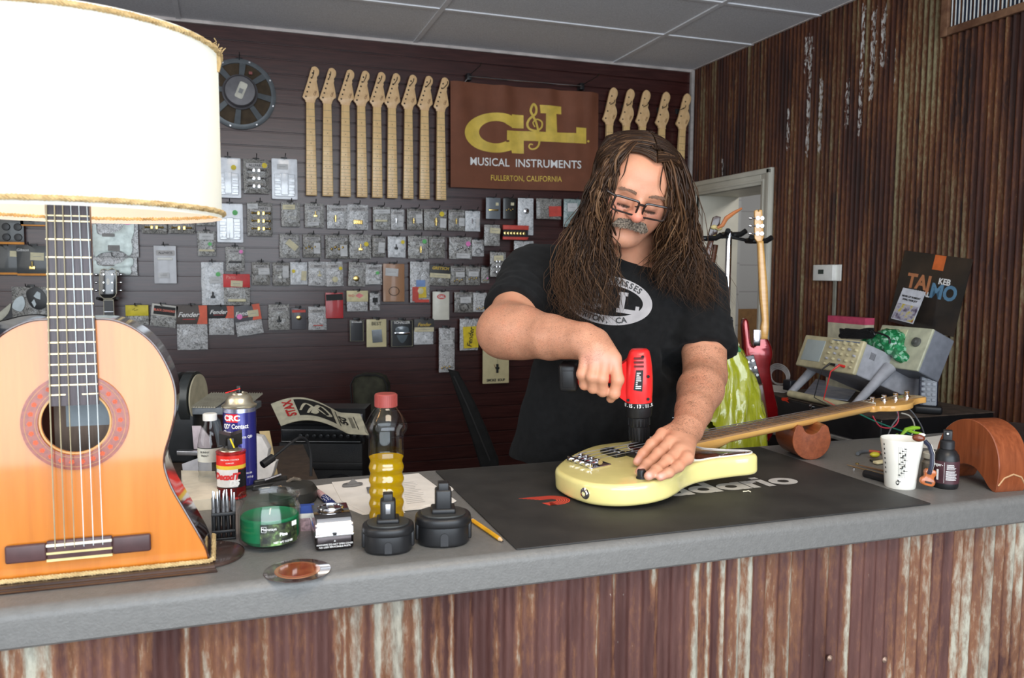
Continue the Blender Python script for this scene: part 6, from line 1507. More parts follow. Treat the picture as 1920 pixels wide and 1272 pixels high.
def strokes(path,wd,mapf,b,z=0):
    """flat ribbon along a 2-D path"""
    pts=spline(path,5,closed=False);vs=[];fs=[]
    for i,p in enumerate(pts):
        a=pts[max(0,i-1)];c=pts[min(len(pts)-1,i+1)];dx,dy=c[0]-a[0],c[1]-a[1];l=math.hypot(dx,dy)or 1;w=wd*(.45+.55*math.sin(PI*min(1,max(0,(i+1)/(len(pts)+1)))))
        vs+=[mapf(p[0]-dy/l*w/2,p[1]+dx/l*w/2),mapf(p[0]+dy/l*w/2,p[1]-dx/l*w/2)]
    for i in range(len(pts)-1):fs.append((2*i,2*i+1,2*i+3,2*i+2))
    b.add(vs,fs)
hookc={}
def hook(p,label,length=.13,group='wall hooks',flat=False):
    """p = where the wire meets the packet; the bracket sits in the groove above"""
    if 'h' not in hookc:
        t=thing('slatwall_hook',label,'hook',(0,0,0));b=MB();b.box((-.016,-.006,-.004),(.016,.004,.012),bev=.001);b.box((-.014,-.006,-.020),(.014,.0,.0),bev=.001);b.build('bracket',BLACKP,t)
        b=MB();b.tube([(0,0,0),(0,-.06,.001),(0,-.115,.004),(0,-.124,.010),(0,-.127,.018)],.0024,8);b.build('wire',BLACKP,t);hookc['h']=t;used=False
    else:t=dup(hookc['h'])
    t.location=p;t.scale=(1,length/.13,1);setp(t,label,'hook');return t
rows={}
def packet(row,box,kind='bag',tex=0,head=None,tag=None,dot=None,cmp=None,desc=None,tilt=0,off=.028,txt=None,col=None,hk=True,cat='packet',d=.010,extra=None):
    rows.setdefault(row,[]).append(dict(box=box,kind=kind,tex=tex,head=head,tag=tag,dot=dot,cmp=cmp,desc=desc,tilt=tilt,off=off,txt=txt,col=col,hk=hk,cat=cat,d=d,extra=extra))
A_,Bw,Cw,Dw,Ew,Fw='row under the speaker','row just under necks','second row under necks','third row under necks','fourth row under necks','lowest packet row'
P=packet
P(A_,(378,297,399,370),'blister',0,desc='narrow clear blister pack beside lamp shade')
P(A_,(403,296,451,371),'blister',3,dot=('y',.72,.24),desc='white blister pack with yellow dot')
P(A_,(456,299,504,363),'bag',1,head='ALLPARTS',dot=('y',.82,.18),cmp=('tuners','chrome',.5,.55),desc='dark bag of chrome tuners with yellow dot')
P(A_,(509,298,557,374),'blister',3,tag=('w',.42,.20,.42,.13),desc='bright white blister pack with grey tag')
P(Bw,(265,392,312,438),'bag',1,cmp=('tuners','brass',.5,.45),desc='bag of brass tuners right of the pickguards')
P(Bw,(315,392,365,438),'bag',1,cmp=('tuners','brass',.5,.45),desc='bag of brass tuners nearest the lamp shade')
P(Bw,(368,383,403,423),'bag',0,cmp=('coil','brass',.5,.5),desc='small olive bag partly behind lamp shade')
P(Bw,(406,382,455,455),'blister',3,dot=('g',.70,.23),desc='tall glaring white blister with green dot')
P(Bw,(463,380,510,443),'bag',1,head='ALLPARTS',tag=('w',.22,.12,.42,.15),cmp=('tuners','brass',.55,.55),desc='bag of gold tuners with white tag')
P(Bw,(527,380,562,425),'bag',0,tag=('c',.40,.20,.66,.20),cmp=('dots','white',.5,.68),desc='bag with cream tag and white knobs')
P(Bw,(571,382,607,427),'bag',0,head='ALLPARTS',tag=('w',.42,.85,.6,.16),cmp=('switch','brass',.55,.5),desc='bag with brass part and low white tag')
P(Bw,(613,385,651,429),'bag',2,head='ALLPARTS',cmp=('post','brass',.4,.58),desc='pale bag with one small screw')
P(Bw,(651,384,690,431),'bag',2,head='ALLPARTS',cmp=('bridge','brass',.5,.70),desc='pale bag with a brass bracket')
P(Bw,(699,388,732,431),'bag',0,head='ALLPARTS',tag=('w',.5,.22,.9,.18),cmp=('bar','cream',.45,.62),desc='bag holding a cream bar')
P(Bw,(733,393,757,431),'bag',2,head='ALLPARTS',tag=('w',.72,.60,.40,.50),cmp=('post','chrome',.35,.55),desc='narrow bag with chrome post and tag')
P(Bw,(763,392,793,431),'bag',1,head='ALLPARTS',tag=('w',.72,.48,.40,.42),cmp=('post','brass',.38,.58),desc='dark bag with brass post')
P(Bw,(795,393,838,432),'bag',1,head='ALLPARTS',dot=('y',.75,.22),tag=('w',.80,.65,.26,.45),cmp=('post','brass',.5,.6),desc='bag with yellow dot and brass post')
P(Bw,(841,394,871,433),'bag',1,head='ALLPARTS',tag=('w',.78,.58,.36,.38),cmp=('post','brass',.45,.55),desc='dark speckled bag with small tag')
P(Bw,(872,396,900,434),'bag',3,cmp=('post','chrome',.42,.5),tag=('w',.78,.58,.2,.5),desc='white packet with a chrome post')
P(Bw,(911,371,938,411),'card',2,col=(.16,.18,.20),cmp=('bar','brass',.5,.58),tag=('c',.75,.3,.2,.14),desc='grey card packet with small gold square',off=.06)
P(Bw,(943,372,967,411),'card',0,col=(.02,.02,.018),cmp=('dots','brass',.5,.58),tag=('c',.7,.28,.25,.14),desc='black card packet with gold studs',off=.06)
P(Bw,(971,372,1000,441),'bag',3,cmp=('disc','chrome',.5,.35),desc='long pale packet with a chrome lever',off=.06)
P(Bw,(1006,373,1052,411),'bag',1,tag=('r',.72,.62,.5,.5),desc='clear bag with a red and white label',off=.06)
P(Bw,(1057,374,1098,426),'bag',0,tag=('w',.35,.3,.45,.3),desc='teal tinted bag nearest the hair',off=.06,col=(.20,.30,.30))
P(Cw,(370,434,404,480),'bag',0,tag=('w',.5,.22,.8,.26),dot=('g',.68,.52),desc='bag with green dot and cream strip',extra='strip')
P(Cw,(423,463,458,509),'bag',0,head='ALLPARTS',dot=('p',.82,.20),cmp=('bar','black',.5,.62),desc='bag with bright pink dot')
P(Cw,(524,440,561,484),'bag',0,head='ALLPARTS',tag=('ct',.62,.45,.62,.26),desc='bag with slanting cream tag')
P(Cw,(568,440,602,483),'bag',1,head='ALLPARTS',tag=('w',.75,.60,.36,.46),cmp=('dots','brass',.4,.6),desc='dark bag with upright white tag')
P(Cw,(610,441,653,485),'bag',1,head='ALLPARTS',tag=('w',.78,.66,.30,.48),cmp=('dots','brass',.5,.6),desc='wide dark bag with upright tag')
P(Cw,(655,440,696,485),'bag',0,head='ALLPARTS',dot=('y',.75,.40),cmp=('switch','brass',.5,.6),desc='bag with yellow dot and brass part')
P(Cw,(698,443,722,482),'bag',1,head='ALLPARTS',tag=('w',.68,.55,.5,.5),desc='narrow dark bag with long tag')
P(Cw,(727,444,760,483),'bag',3,dot=('y',.82,.26),cmp=('switch','black',.45,.55),desc='white bag with black triangular part')
P(Cw,(765,443,803,485),'bag',0,head='ALLPARTS',dot=('g',.78,.24),cmp=('post','brass',.6,.6),desc='bag with pale green dot')
P(Cw,(804,444,834,484),'bag',1,head='ALLPARTS',cmp=('dots','chrome',.4,.6),desc='dark bag with silver star-like part')
P(Cw,(842,445,884,486),'bag',0,head='ALLPARTS',dot=('p',.82,.30),tag=('w',.6,.85,.6,.22),cmp=('dots','chrome',.6,.55),desc='bag with pink dot and low tag')
P(Cw,(885,450,907,481),'bag',2,head='PARTS',cmp=('coil','black',.5,.68),desc='small bag with a dark ring')
P(Cw,(908,422,937,461),'bag',0,tag=('c',.65,.28,.66,.26),desc='bag with cream tag hanging forward',off=.08)
P(Cw,(943,423,990,450),'strings',0,desc='stack of red, black and gold striped packs',off=.09)
P(Cw,(964,452,1000,478),'bag',2,desc='pale bag partly hidden by the shoulder',off=.06)
P(Dw,(288,461,330,532),'card',3,col=(.50,.50,.52),head='ALLPARTS',tag=('w',.42,.78,.5,.14),cmp=('bar','white',.5,.35),desc='white pickup cover plate in a clear bag',cat='pickup cover')
P(Dw,(377,492,419,572),'bag',3,dot=('g',.75,.28),tag=('w',.62,.42,.5,.14),cmp=('switch','black',.5,.80),desc='tall silver bag with a black pickup')
P(Dw,(419,515,468,572),'header',0,col=(.62,.03,.03),tag=('c',.5,.30,.45,.2),cmp=('bar','cream',.5,.85),txt='Parts',desc='red headed bag with cream pickup cover')
P(Dw,(472,492,506,535),'bag',1,head='ALLPARTS',tag=('w',.66,.40,.62,.28),desc='dark bag with a wide grey tag')
P(Dw,(511,493,543,536),'bag',1,head='ALLPARTS',tag=('w',.75,.40,.36,.50),cmp=('switch','white',.42,.62),desc='dark bag with a white slab')
P(Dw,(544,492,576,534),'bag',3,dot=('y',.18,.40),tag=('c',.78,.6,.30,.42),desc='pale bag with yellow dot at left')
P(Dw,(578,491,612,536),'bag',2,head='PARTS',cmp=('switch','cream',.6,.55),desc='pale bag with cream part')
P(Dw,(612,491,644,537),'bag',2,head='PARTS',dot=('y',.86,.28),cmp=('disc','cream',.5,.72),desc='pale bag with yellow dot top right',tilt=-3)
P(Dw,(652,492,684,537),'bag',0,head='ALLPARTS',cmp=('disc','brass',.45,.68),desc='grey bag with olive disc',tilt=3)
P(Dw,(685,496,716,534),'bag',2,head='ALLPARTS',dot=('g',.7,.42),tag=('w',.5,.88,.7,.16),desc='pale bag with green dot')
P(Dw,(718,495,758,566),'card',0,col=(.38,.19,.09),cmp=('coil','black',.5,.72),tag=('w',.4,.22,.6,.2),desc='orange brown card with clip-on tuner cable')
P(Dw,(769,491,805,567),'bag',2,cmp=('disc','cream',.5,.72),tag=('y',.55,.75,.5,.28),desc='bag with red, yellow and blue picks')
P(Dw,(804,498,842,536),'header',1,col=(.04,.04,.04),txt='GRETSCH',tag=('c',.5,.50,1.0,.22),desc='dark packet with gold lettering',tilt=3)
P(Dw,(844,499,872,535),'bag',1,head='ALLPARTS',tag=('w',.62,.45,.6,.26),cmp=('dots','brass',.5,.78),desc='dark bag with tag and gold studs')
P(Dw,(873,500,900,535),'bag',1,head='ALLPARTS',tag=('w',.5,.40,.7,.26),cmp=('dots','brass',.45,.68),desc='dark bag of gold studs')
P(Dw,(902,501,917,531),'bag',0,dot=('p',.7,.70),cmp=('dots','brass',.5,.85),desc='slim bag with hot pink dot')
P(Dw,(919,473,948,519),'bag',0,tag=('c',.5,.25,.6,.22),cmp=('tuners','chrome',.5,.6),desc='bag on long hook beside the sleeve',off=.10)
P(Ew,(610,549,643,597),'card',0,col=(.50,.025,.03),txt='TUSQ',tag=('k',.5,.18,.95,.24),desc='glossy red square box')
P(Ew,(650,546,689,584),'header',2,col=(.70,.62,.36),txt='WD',desc='cream headed packet with pink arrow')
P(Ew,(693,550,712,582),'bag',2,cmp=('switch','black',.5,.62),tag=('k',.5,.4,.5,.28),desc='tiny bag with black part')
P(Ew,(811,547,842,600),'card',0,col=(.74,.72,.62),txt='G&L',desc='tall off-white card with red oval mark')
P(Ew,(852,548,886,586),'bag',1,head='ALLPARTS',tag=('w',.58,.38,.6,.30),cmp=('coil','black',.5,.75),desc='dark bag with tilted white tag')
P(Ew,(887,549,912,585),'bag',2,tag=('w',.5,.25,.6,.26),cmp=('dots','brass',.5,.85),desc='clear bag of long brass screws')
P(Ew,(918,545,950,592),'card',0,col=(.20,.035,.25),txt='IS',desc='purple card packet at the elbow')
P(Fw,(236,573,278,610),'header',0,col=(.74,.60,.02),txt='',desc='yellow headed packet above lamp guitar',d=.008)
P(Fw,(280,572,328,613),'header',0,col=(.55,.53,.48),txt='BLACK DIAMOND',desc='cream framed packet with red striped name',tilt=8)
P(Fw,(331,573,388,656),'header',2,col=(.075,.055,.045),txt='Fender',desc='long bag with brown and orange header')
P(Fw,(391,574,438,628),'header',2,col=(.012,.012,.014),txt='Fender',desc='clear bag with black and red header')
P(Fw,(444,572,494,628),'header',2,col=(.10,.10,.11),txt='Fender',dot=('p',.2,.35),tag=('c',.72,.30,.4,.22),desc='tilted bag with pink dot on grey header',tilt=-8)
P(Fw,(503,571,542,619),'bag',0,head='ALLPARTS',cmp=('switch','black',.5,.62),desc='bag with a small black switch')
P(Fw,(546,578,574,618),'card',0,col=(.07,.065,.075),tag=('r',.5,.14,.9,.12),cmp=('disc','brass',.5,.45),desc='grey card packet with copper part')
P(Fw,(578,575,612,619),'bag',2,head='ALLPARTS',desc='pale bag with a thin red line',extra='redline')
P(Fw,(655,600,682,641),'card',0,col=(.025,.025,.028),txt='SCHALLER',desc='black card packet with cream border',extra='border')
P(Fw,(687,599,724,651),'card',0,col=(.70,.62,.36),txt='BEST',tag=('m',.52,.60,.5,.46),desc='cream card with bright mirror-like plate')
P(Fw,(732,600,775,651),'card',0,col=(.020,.021,.023),txt='SCHALLER',cmp=('bar','chrome',.5,.5),desc='large black card with shield-shaped plate',extra='shield')
P(Fw,(776,599,812,646),'header',3,col=(.06,.06,.06),txt='Fender',tag=('c',.5,.40,1.0,.18),desc='white bag with gold script on black',tilt=0)
P(Fw,(823,615,852,698),'bag',2,tag=('w',.5,.32,.7,.10),cmp=('dots','brass',.4,.90),desc='long clear bag with screws at its foot',off=.05)
P(Fw,(862,598,896,657),'bag',2,tag=('Y',.56,.58,.80,.68),desc='clear bag with yellow card of black script',off=.04)
P(Fw,(905,645,954,719),'card',0,col=(.66,.58,.34),txt='SMOKE SOUP',cmp=('post','black',.55,.62),desc='cream card with tiny wired part',off=.06,extra='soup')
# left of the lamp's neck
Gw='group at far left under the lamp shade'
P(Gw,(-30,398,44,458),'gibson',0,desc='black card with orange foot, upper left',cmp=('knobs','black',.7,.62))
P(Gw,(37,388,85,424),'gibson',0,desc='black card with four black knobs',cmp=('knobs','black',.55,.48))
P(Gw,(-30,461,40,515),'gibson',0,desc='black card with orange foot, lower left',tag=('c',.82,.28,.25,.2))
P(Gw,(31,461,88,517),'gibson',0,desc='grey-black card with brass toggle switch',tag=('c',.68,.36,.45,.26),cmp=('switch','brass',.5,.72),off=.045)
P(Gw,(172,404,258,482),'guard',2,desc='bagged mirror pickguard with pink dot',dot=('p',.78,.12))
P(Gw,(173,481,257,517),'guard',2,desc='bagged mirror pickguard hanging below another',off=.022)
P(Gw,(22,538,90,602),'guard',1,desc='black and silver pickguards in a crinkled bag')
TM={'w':TAGW,'c':TAGC,'ct':TAGC,'r':mat('tag_red',(.60,.07,.05),.5),'y':mat('tag_yellow',(.75,.55,.04),.5),'k':BLACK_INK,'Y':mat('card_yellow',(.80,.60,.02),.5),'m':mat('mirror_plate',(.75,.80,.84),.12,.9)}
wallhooks=[]
for rn,items in rows.items():
    items.sort(key=lambda q:(q['box'][0]+q['box'][2])/2)
    for i,q in enumerate(items):
        x0,y0,x1,y1=q['box'];o=q['off'];a,c=wp(x0,y0,o),wp(x1,y1,o);tl=wp((x0+x1)/2,y0,o);bl=wp((x0+x1)/2,y1,o)
        w=(wp(x1,(y0+y1)/2,o)-wp(x0,(y0+y1)/2,o)).x;h=tl.z-bl.z;d=q['d']
        lab=q['desc']+', '+(ORD[i]if rn!=Gw else '')+(' in ' if rn!=Gw else '')+rn
        t=thing('parts_packet' if q['cat']=='packet' else 'pickup_cover',lab,q['cat'],(tl.x,tl.y,bl.z),(0,math.radians(q['tilt']),0),'packets hanging in the '+rn if rn!=Gw else 'packets hanging '+rn.replace('group ',''))
        def put(b,nm,m,par=t,sm=35):
            b.v=[(x,y,z+h)for x,y,z in b.v];return b.build(nm,m,par,smooth=sm)
        yF=-d*1.15-.001;k=q['kind'];body=None
        if k=='bag' or k=='header' or k=='guard':
            m=CRK[q['tex']]
            if k=='bag' and q['col']:m=crinkle('crinkled_teal',tuple(v*.3 for v in q['col']),q['col'],(.5,.55,.52))
            body=put(pouch_mesh(w,h,d,i*7+len(rn)),'pouch',m)
            if k=='header':
                hf=.42 if h/w>1.2 else .52
                b=MB();b.box((-w*.51,yF-.0015,-h*hf),(w*.51,-.001,.002),bev=.0006);hd=put(b,'header_card',mat('hdr_%d_%d'%(i,len(rn)),q['col'],.45))
                if q['txt']=='Fender':
                    red=mat('hdr_orange',(.75,.10,.03),.4);b=MB();b.add([(w*.22,yF-.0022,0),(w*.505,yF-.0022,0),(w*.505,yF-.0022,-h*hf),(w*.16,yF-.0022,-h*hf),(w*.26,yF-.0022,-h*hf*.5)],[(0,4,3,2,1)]);put(b,'orange_flash',red,hd,0)if q['tex']==2 else None
                    text('brand_script','Fender',w*.24,T(-w*.12 if q['tex']==2 else 0,yF-.0025,h-h*hf*.5)@UP,WHITE_INK if q['tex']==2 else GOLD_INK,hd,bold=.0006,shear=.35)
                    if q['tex']==2:b=MB();b.box((-w*.3,yF-.0026,-h*hf*.72),(w*.1,yF-.002,-h*hf*.75));put(b,'red_underline',RED_INK,hd)
                elif q['txt']=='BLACK DIAMOND':
                    b=MB();b.box((-w*.42,yF-.0022,-h*hf*.86),(w*.42,yF-.0015,-h*hf*.12));put(b,'dark_panel',BLACK_INK,hd);text('brand_letters','BLACK DIAMOND',w*.13,T(0,yF-.0027,h-h*hf*.48)@UP,mat('ink_salmon',(.75,.18,.12),.5),hd,bold=.0006,sx=.8)
                elif q['txt']=='GRETSCH':text('brand_letters','GRETSCH',w*.19,T(0,yF-.0025,h-h*hf*.28)@UP,GOLD_INK,hd,bold=.0008,shear=.2)
                elif q['txt']=='WD':
                    text('brand_letters','WD',w*.17,T(-w*.3,yF-.0025,h-h*hf*.45)@UP,RED_INK,hd);b=MB();b.add([(-w*.12,yF-.002,-h*hf*.45),(w*.08,yF-.002,-h*hf*.18),(w*.30,yF-.002,-h*hf*.42),(w*.10,yF-.002,-h*hf*.68)],[(0,3,2,1)]);put(b,'pink_arrow',mat('ink_pink',(.80,.25,.25),.5),hd,0)
                elif q['txt']:text('brand_letters',q['txt'],w*.18,T(-w*.22,yF-.0025,h-h*hf*.22)@UP,mat('ink_pale_red',(.85,.35,.30),.5),hd)
                else:
                    b=MB();b.tube([(-w*.2,yF-.002,-h*.22),(-w*.1,yF-.002,-h*.14),(-w*.12,yF-.002,-h*.26),(w*.05,yF-.002,-h*.2)],.0012,5);put(b,'black_squiggle',BLACK_INK,hd)
            if k=='guard':
                if q['tex']==1:
                    b=MB();g1=spline([(.0,-.02),(.04,.0),(.075,-.03),(.085,-.08),(.06,-.11),(.02,-.10),(.0,-.06)],4);b.prism(g1,0,.003,T(-.01,yF-.002,h*.0)@RX(90),bev=.001);bd=put(b,'black_guard',BLACKP)
                    b=MB();b.prism([(.020,-.045),(.036,-.022),(.050,-.03),(.048,-.062),(.03,-.055)],0,.002,T(-.002,yF-.005,0)@RX(90));b.prism([(.01,-.075),(.022,-.06),(.030,-.085),(.022,-.1)],0,.002,T(-.002,yF-.005,0)@RX(90));b.prism(spline([(-.075,-.10),(-.06,-.06),(-.03,-.045),(-.02,-.08),(-.03,-.11),(-.045,-.12)],4),0,.002,T(0,yF-.003,0)@RX(90));put(b,'foil_backing',mat('foil_backing',(.38,.42,.43),.45,.4),bd)
                else:
                    sx=w/86;sz=h/78;g_=[(-.48,-.30),(-.40,-.22),(-.36,-.46),(-.10,-.44),(.12,-.34),(.24,-.14),(.34,-.04),(.42,-.12),(.42,-.4),(.36,-.6),(.38,-.80),(.30,-.98),(.10,-.86),(-.30,-.92),(-.46,-.98)]
                    b=MB();b.prism([(x*w,z*h)for x,z in spline(g_,4)],0,.003,T(0,yF-.002,0)@RX(90),bev=.001);gd=put(b,'mirror_guard',mat('mirror_guard',(.36,.40,.38),.4,.5,noise_amt=.2))
                    b=MB();b.prism(rrect(-w*.28,-h*.52,w*.0,-h*.44,.004),0,.001,T(0,yF-.0055,0)@RX(90));b.box((-w*.16,yF-.0065,-h*.86),(w*.10,yF-.0045,-h*.72));put(b,'slot_and_tag',mat('slot_grey',(.22,.21,.20),.5),gd)
        elif k=='blister':
            b=MB();b.prism(rrect(-w/2,-h,w/2,0,.006),0,.003,RX(90),bev=.001);body=put(b,'backing',mat('blister_white',(.74,.76,.80),.25,coat=.4)if q['tex']==3 else mat('blister_grey',(.40,.42,.42),.25,coat=.4))
            b=MB();b.prism(rrect(-w*.40,-h*.93,w*.40,-h*.38,.004),.003,.012,RX(90),bev=.003)
            for z in(-.47,-.62,-.77):b.prism(rrect(-w*.40,(z-.10)*h,-w*.16,z*h,.003),.010,.016,RX(90),bev=.002);b.prism(rrect(w*.16,(z-.10)*h,w*.40,z*h,.003),.010,.016,RX(90),bev=.002)
            b.prism(rrect(-w*.14,-h*.90,w*.14,-h*.36,.003),.010,.018,RX(90),bev=.003)
            put(b,'blister',mat('blister_shell',(.80,.83,.87),.10,coat=1,spec=.8)if q['tex']==3 else mat('blister_shell_grey',(.45,.47,.46),.12,coat=1));yF=-.0035
        elif k=='card':
            m=mat('card_%02d%02d%02d'%tuple(int(v*99)for v in q['col']),q['col'],.35,coat=.3,noise_amt=.05)
            b=MB();b.prism(rrect(-w/2,-h,w/2,0,.003),0,.005,RX(90),bev=.001);body=put(b,'card',m);yF=-.0055
            if q['txt']=='G&L':b=MB();b.prism(arc(0,0,w*.27,0,360,20,w*.15),0,.0006,T(w*.02,yF,-h*.18)@RX(90));put(b,'red_oval',mat('ink_red_soft',(.65,.12,.10),.5),body);text('brand_letters','G&L',w*.2,T(w*.02,yF-.0009,h-h*.18)@UP,WHITE_INK,body,bold=.0004)
            elif q['txt']=='SMOKE SOUP':text('brand_letters','SMOKE  SOUP',w*.13,T(0,yF-.0003,h*.08)@UP,BLACK_INK,body,bold=.0007,sx=.85);text('brand_script','Rx-Style',w*.24,T(0,yF-.0003,h*.88)@UP,BLACK_INK,body,shear=.3)
            elif q['txt']:
                text('brand_letters',q['txt'],w*(.15 if len(q['txt'])>4 else .24),T(0,yF-.0003,h-h*(.10 if len(q['txt'])>4 else .16))@UP,BLACK_INK if q['txt']=='BEST' else WHITE_INK,body,bold=.0004)
        elif k=='gibson':
            b=MB();b.box((-w/2,-.005,-h),(w/2,0,0),bev=.0008);body=put(b,'card',mat('card_charcoal',(.035,.038,.036),.4,coat=.3));yF=-.0055
            b=MB();b.box((-w*.5,yF-.0004,-h*1.0),(w*.5,yF+.0005,-h*.93));put(b,'orange_foot',mat('ink_orange',(.72,.27,.02),.5),body);text('brand_script','Gibson',w*.14,T(-w*.3,yF-.0003,h*.85)@UP,WHITE_INK,body,shear=.2)
        elif k=='strings':
            b=MB();b.box((-w/2,-.004,-h),(w/2,0,0));body=put(b,'backing',BLACKP);
            for nm,z0_,z1_,mm_ in(('red_top',-.0,-.30,TM['r']),('red_foot',-.8,-1,TM['r'])):b=MB();b.box((-w*.52,-.016,z1_*h),(w*.5,-.001,z0_*h),bev=.001);put(b,nm,mm_)
            b=MB()
            for j in range(7):b.lathe([(h*.11,0),(h*.11,.012),(h*.05,.013)],14,T(-w*.42+j*w*.125,-.002,-h*.55)@RX(90))
            put(b,'gold_ends',BRASS);yF=-.017
        if q['head']:
            b=MB();b.prism(rrect(-w*.40,-h*.26,w*.44,-h*.12,w*.05,3),0,.001,T(0,yF-.001,0)@RX(90));hp=put(b,'name_panel',BAGC,body);text('name_letters',q['head'],w*.155,T(w*.02,yF-.0024,h-h*.19)@UP,PRINTK,hp,bold=.0003,sx=.9)
        if q['cmp']:comp(q['cmp'][0],HW[q['cmp'][1]],w,t,(q['cmp'][2]-.5)*w,h-q['cmp'][3]*h,yF-.003)
        if q['tag']:
            tk,tx,tz,tw_,th_=q['tag'];b=MB();b.box((-tw_*w/2,-.0008,-th_*h/2),(tw_*w/2,.0,th_*h/2));MX=T((tx-.5)*w,yF-.0045,-tz*h)@RY(40 if tk=='ct' else pr_.uniform(-4,4));b.v=[tuple(MX@Vector(v))for v in b.v];tg=put(b,'price_tag',TM[tk],t,0)
            if tk in 'wc' and tw_>.3:
                b=MB();b.box(((tx-.5)*w-tw_*w*.3,yF-.0058,-tz*h-.0008),((tx-.5)*w+tw_*w*.3,yF-.0052,-tz*h+.0012));put(b,'tag_print',mat('print_mid',(.30,.30,.30),.6),tg)
            if tk=='Y':text('brand_script','Fender',h*.22,T((tx-.5)*w,yF-.006,h-tz*h)@UP@RZ(82),BLACK_INK,tg,bold=.0008,shear=.2)
            if tk=='y':
                b=MB();b.box((-w*.42,yF-.006,-h*.97),(-w*.1,yF-.004,-h*.62));b.box((-w*.3,yF-.007,-h*1.0),(w*.45,yF-.005,-h*.93));put(b,'red_print',TM['r'],tg);b=MB();b.box((-w*.22,yF-.006,-h*.62),(w*.25,yF-.004,-h*.45));put(b,'blue_print',mat('print_blue',(.20,.32,.60),.5),tg)
        if q['dot']:ck,cx,cz=q['dot'];b=MB();b.lathe([(w*.105,0),(w*.105,.0006)],18,T((cx-.5)*w,yF-.005,-cz*h)@RX(90));put(b,'dot_sticker',DOT[ck])
        if q['extra']=='strip':b=MB();b.box((-w*.42,yF-.005,-h*.82),(w*.42,yF-.003,-h*.74));put(b,'cream_strip',TAGC)
        if q['extra']=='redline':b=MB();b.box((-w*.25,yF-.005,-h*.82),(w*.28,yF-.003,-h*.78));put(b,'red_line',TM['r'])
        if q['extra']in('border','shield'):
            b=MB();b.tube([(x,yF-.0006,z)for x,z in((-w*.45,-h*.03),(w*.45,-h*.03),(w*.45,-h*.97),(-w*.45,-h*.97))],.0009,4,closed=True);put(b,'pale_border',TAGC,body)
        if q['extra']=='shield':b=MB();b.prism(spline([(-w*.26,-h*.28),(w*.26,-h*.28),(w*.22,-h*.62),(0,-h*.86),(-w*.22,-h*.62)],5),0,.003,T(0,yF,0)@RX(90),bev=.001);put(b,'shield_plate',mat('smoke_plate',(.13,.16,.18),.2,coat=.8))
        if q['extra']=='soup':b=MB();b.tube([(-.012,yF-.002,-h*.52),(-.004,yF-.002,-h*.60),(.010,yF-.002,-h*.66)],.0014,6);put(b,'copper_wire',mat('copper',(.55,.16,.08),.3,.8));b=MB();b.tube([(.002,yF-.002,-h*.10),(.008,yF-.002,-h*.40),(.012,yF-.002,-h*.64)],.0005,4);put(b,'thread',BLACK_INK)
        if q['hk']:
            hp_=Vector((tl.x,YB-.004,tl.z-.002));hook(hp_,'black wire hook holding '+' '.join(lab.split()[:13])if len(lab.split())<=12 else 'black wire hook for '+' '.join(lab.replace(' with ',' ').replace(' and ',' ').split()[-12:]),pr_.choice((.12,.13,.14)))
# --- guitar necks
mneck=noise_ramp('raw_maple',7,(10,10,1),[(.3,(.72,.46,.20)),(.55,(.84,.57,.26)),(.8,(.90,.66,.36))],rough=.38,coat=.15)
mneckh=noise_ramp('raw_maple_head',9,(6,6,3),[(.3,(.68,.42,.20)),(.55,(.80,.52,.26)),(.8,(.86,.60,.33))],rough=.38,coat=.15)
def neck_thing(L_,w0,w1,head,holes,nfr,double,hook_hole):
    t=thing('guitar_neck','x','guitar neck',(0,0,0))
    b=MB();b.prism([(-w1/2,0),(w1/2,0),(w0/2,L_),(-w0/2,L_)],-.003,.022,RX(90)@T(0,0,0),bev=.004);b.build('neck_blank',mneck,t)
    b=MB();b.prism(spline([(x,z+L_)for x,z in head],4),.0,.014,RX(90),bev=.0015);hd=b.build('headstock',mneckh,t)
    for i,(x,z)in enumerate(holes):
        b=MB();b.lathe([(.0046,0),(.0046,.0006)],14,T(x,-.0143,L_+z)@RX(90));b.build('peg_hole',mat('hole_dark',(.03,.018,.01),.7),hd)
    b=MB();sc=L_/(1-2**(-(nfr+.6)/12))
    for k in range(1,nfr+1):
        z=L_-sc*(1-2**(-k/12));w=w1+(w0-w1)*z/L_;b.box((-w/2,-.0228,z-.0009),(w/2,-.0212,z+.0009))
    b.build('frets',mat('fret_dark',(.25,.19,.12),.4,.5),t)
    b=MB()
    for k in(3,5,7,9,12,15,17,19,21):
        if k>nfr:continue
        z=L_-sc*(1-(2**(-k/12)+2**(-(k-1)/12))/2)
        for x in((-.011,.011)if k==12 else(0,)):b.lathe([(.0026,0),(.0026,.0004)],10,T(x,-.0222,z)@RX(90))
    b.build('inlay_dots',mat('inlay_brown',(.16,.09,.04),.5),t)
    b=MB();b.box((-w0/2,-.0245,L_-.004),(w0/2,-.020,L_));b.build('nut_slot',mneckh,t)
    text('head_script','G&L',.016,T(.026,-.0143,L_+.050)@UP@RZ(70),mat('script_brown',(.25,.12,.05),.5),hd,bold=.0003)
    return t
gh=[(-.0215,0),(-.026,.0095),(-.0387,.024),(-.0360,.038),(-.0133,.108),(.0057,.172),(.015,.185),(.031,.187),(.046,.172),(.046,.149),(.036,.131),(.0375,.121),(.0345,.112),(.0387,.089),(.0456,.044),(.044,.032),(.034,.024),(.026,.0095),(.0215,0)]
holes=[((x-96)*.000634,(400-y)*.000634)for x,y in((61,355),(72,316),(84,277),(96,238),(107,200),(118,160))]
gx=[(582.8,124,366.7),(613.6,126,367.8),(647,128.5,369),(678.5,132,370),(707,133.7,370.8),(735.5,135.8,371.7),(765.6,138.8,372.9),(796.4,141,373.5),(827.8,143.8,375.1)]
b0=wp(gx[0][0],gx[0][2],.05);t0=wp(gx[0][0],gx[0][1],.05);GL=t0.z-b0.z
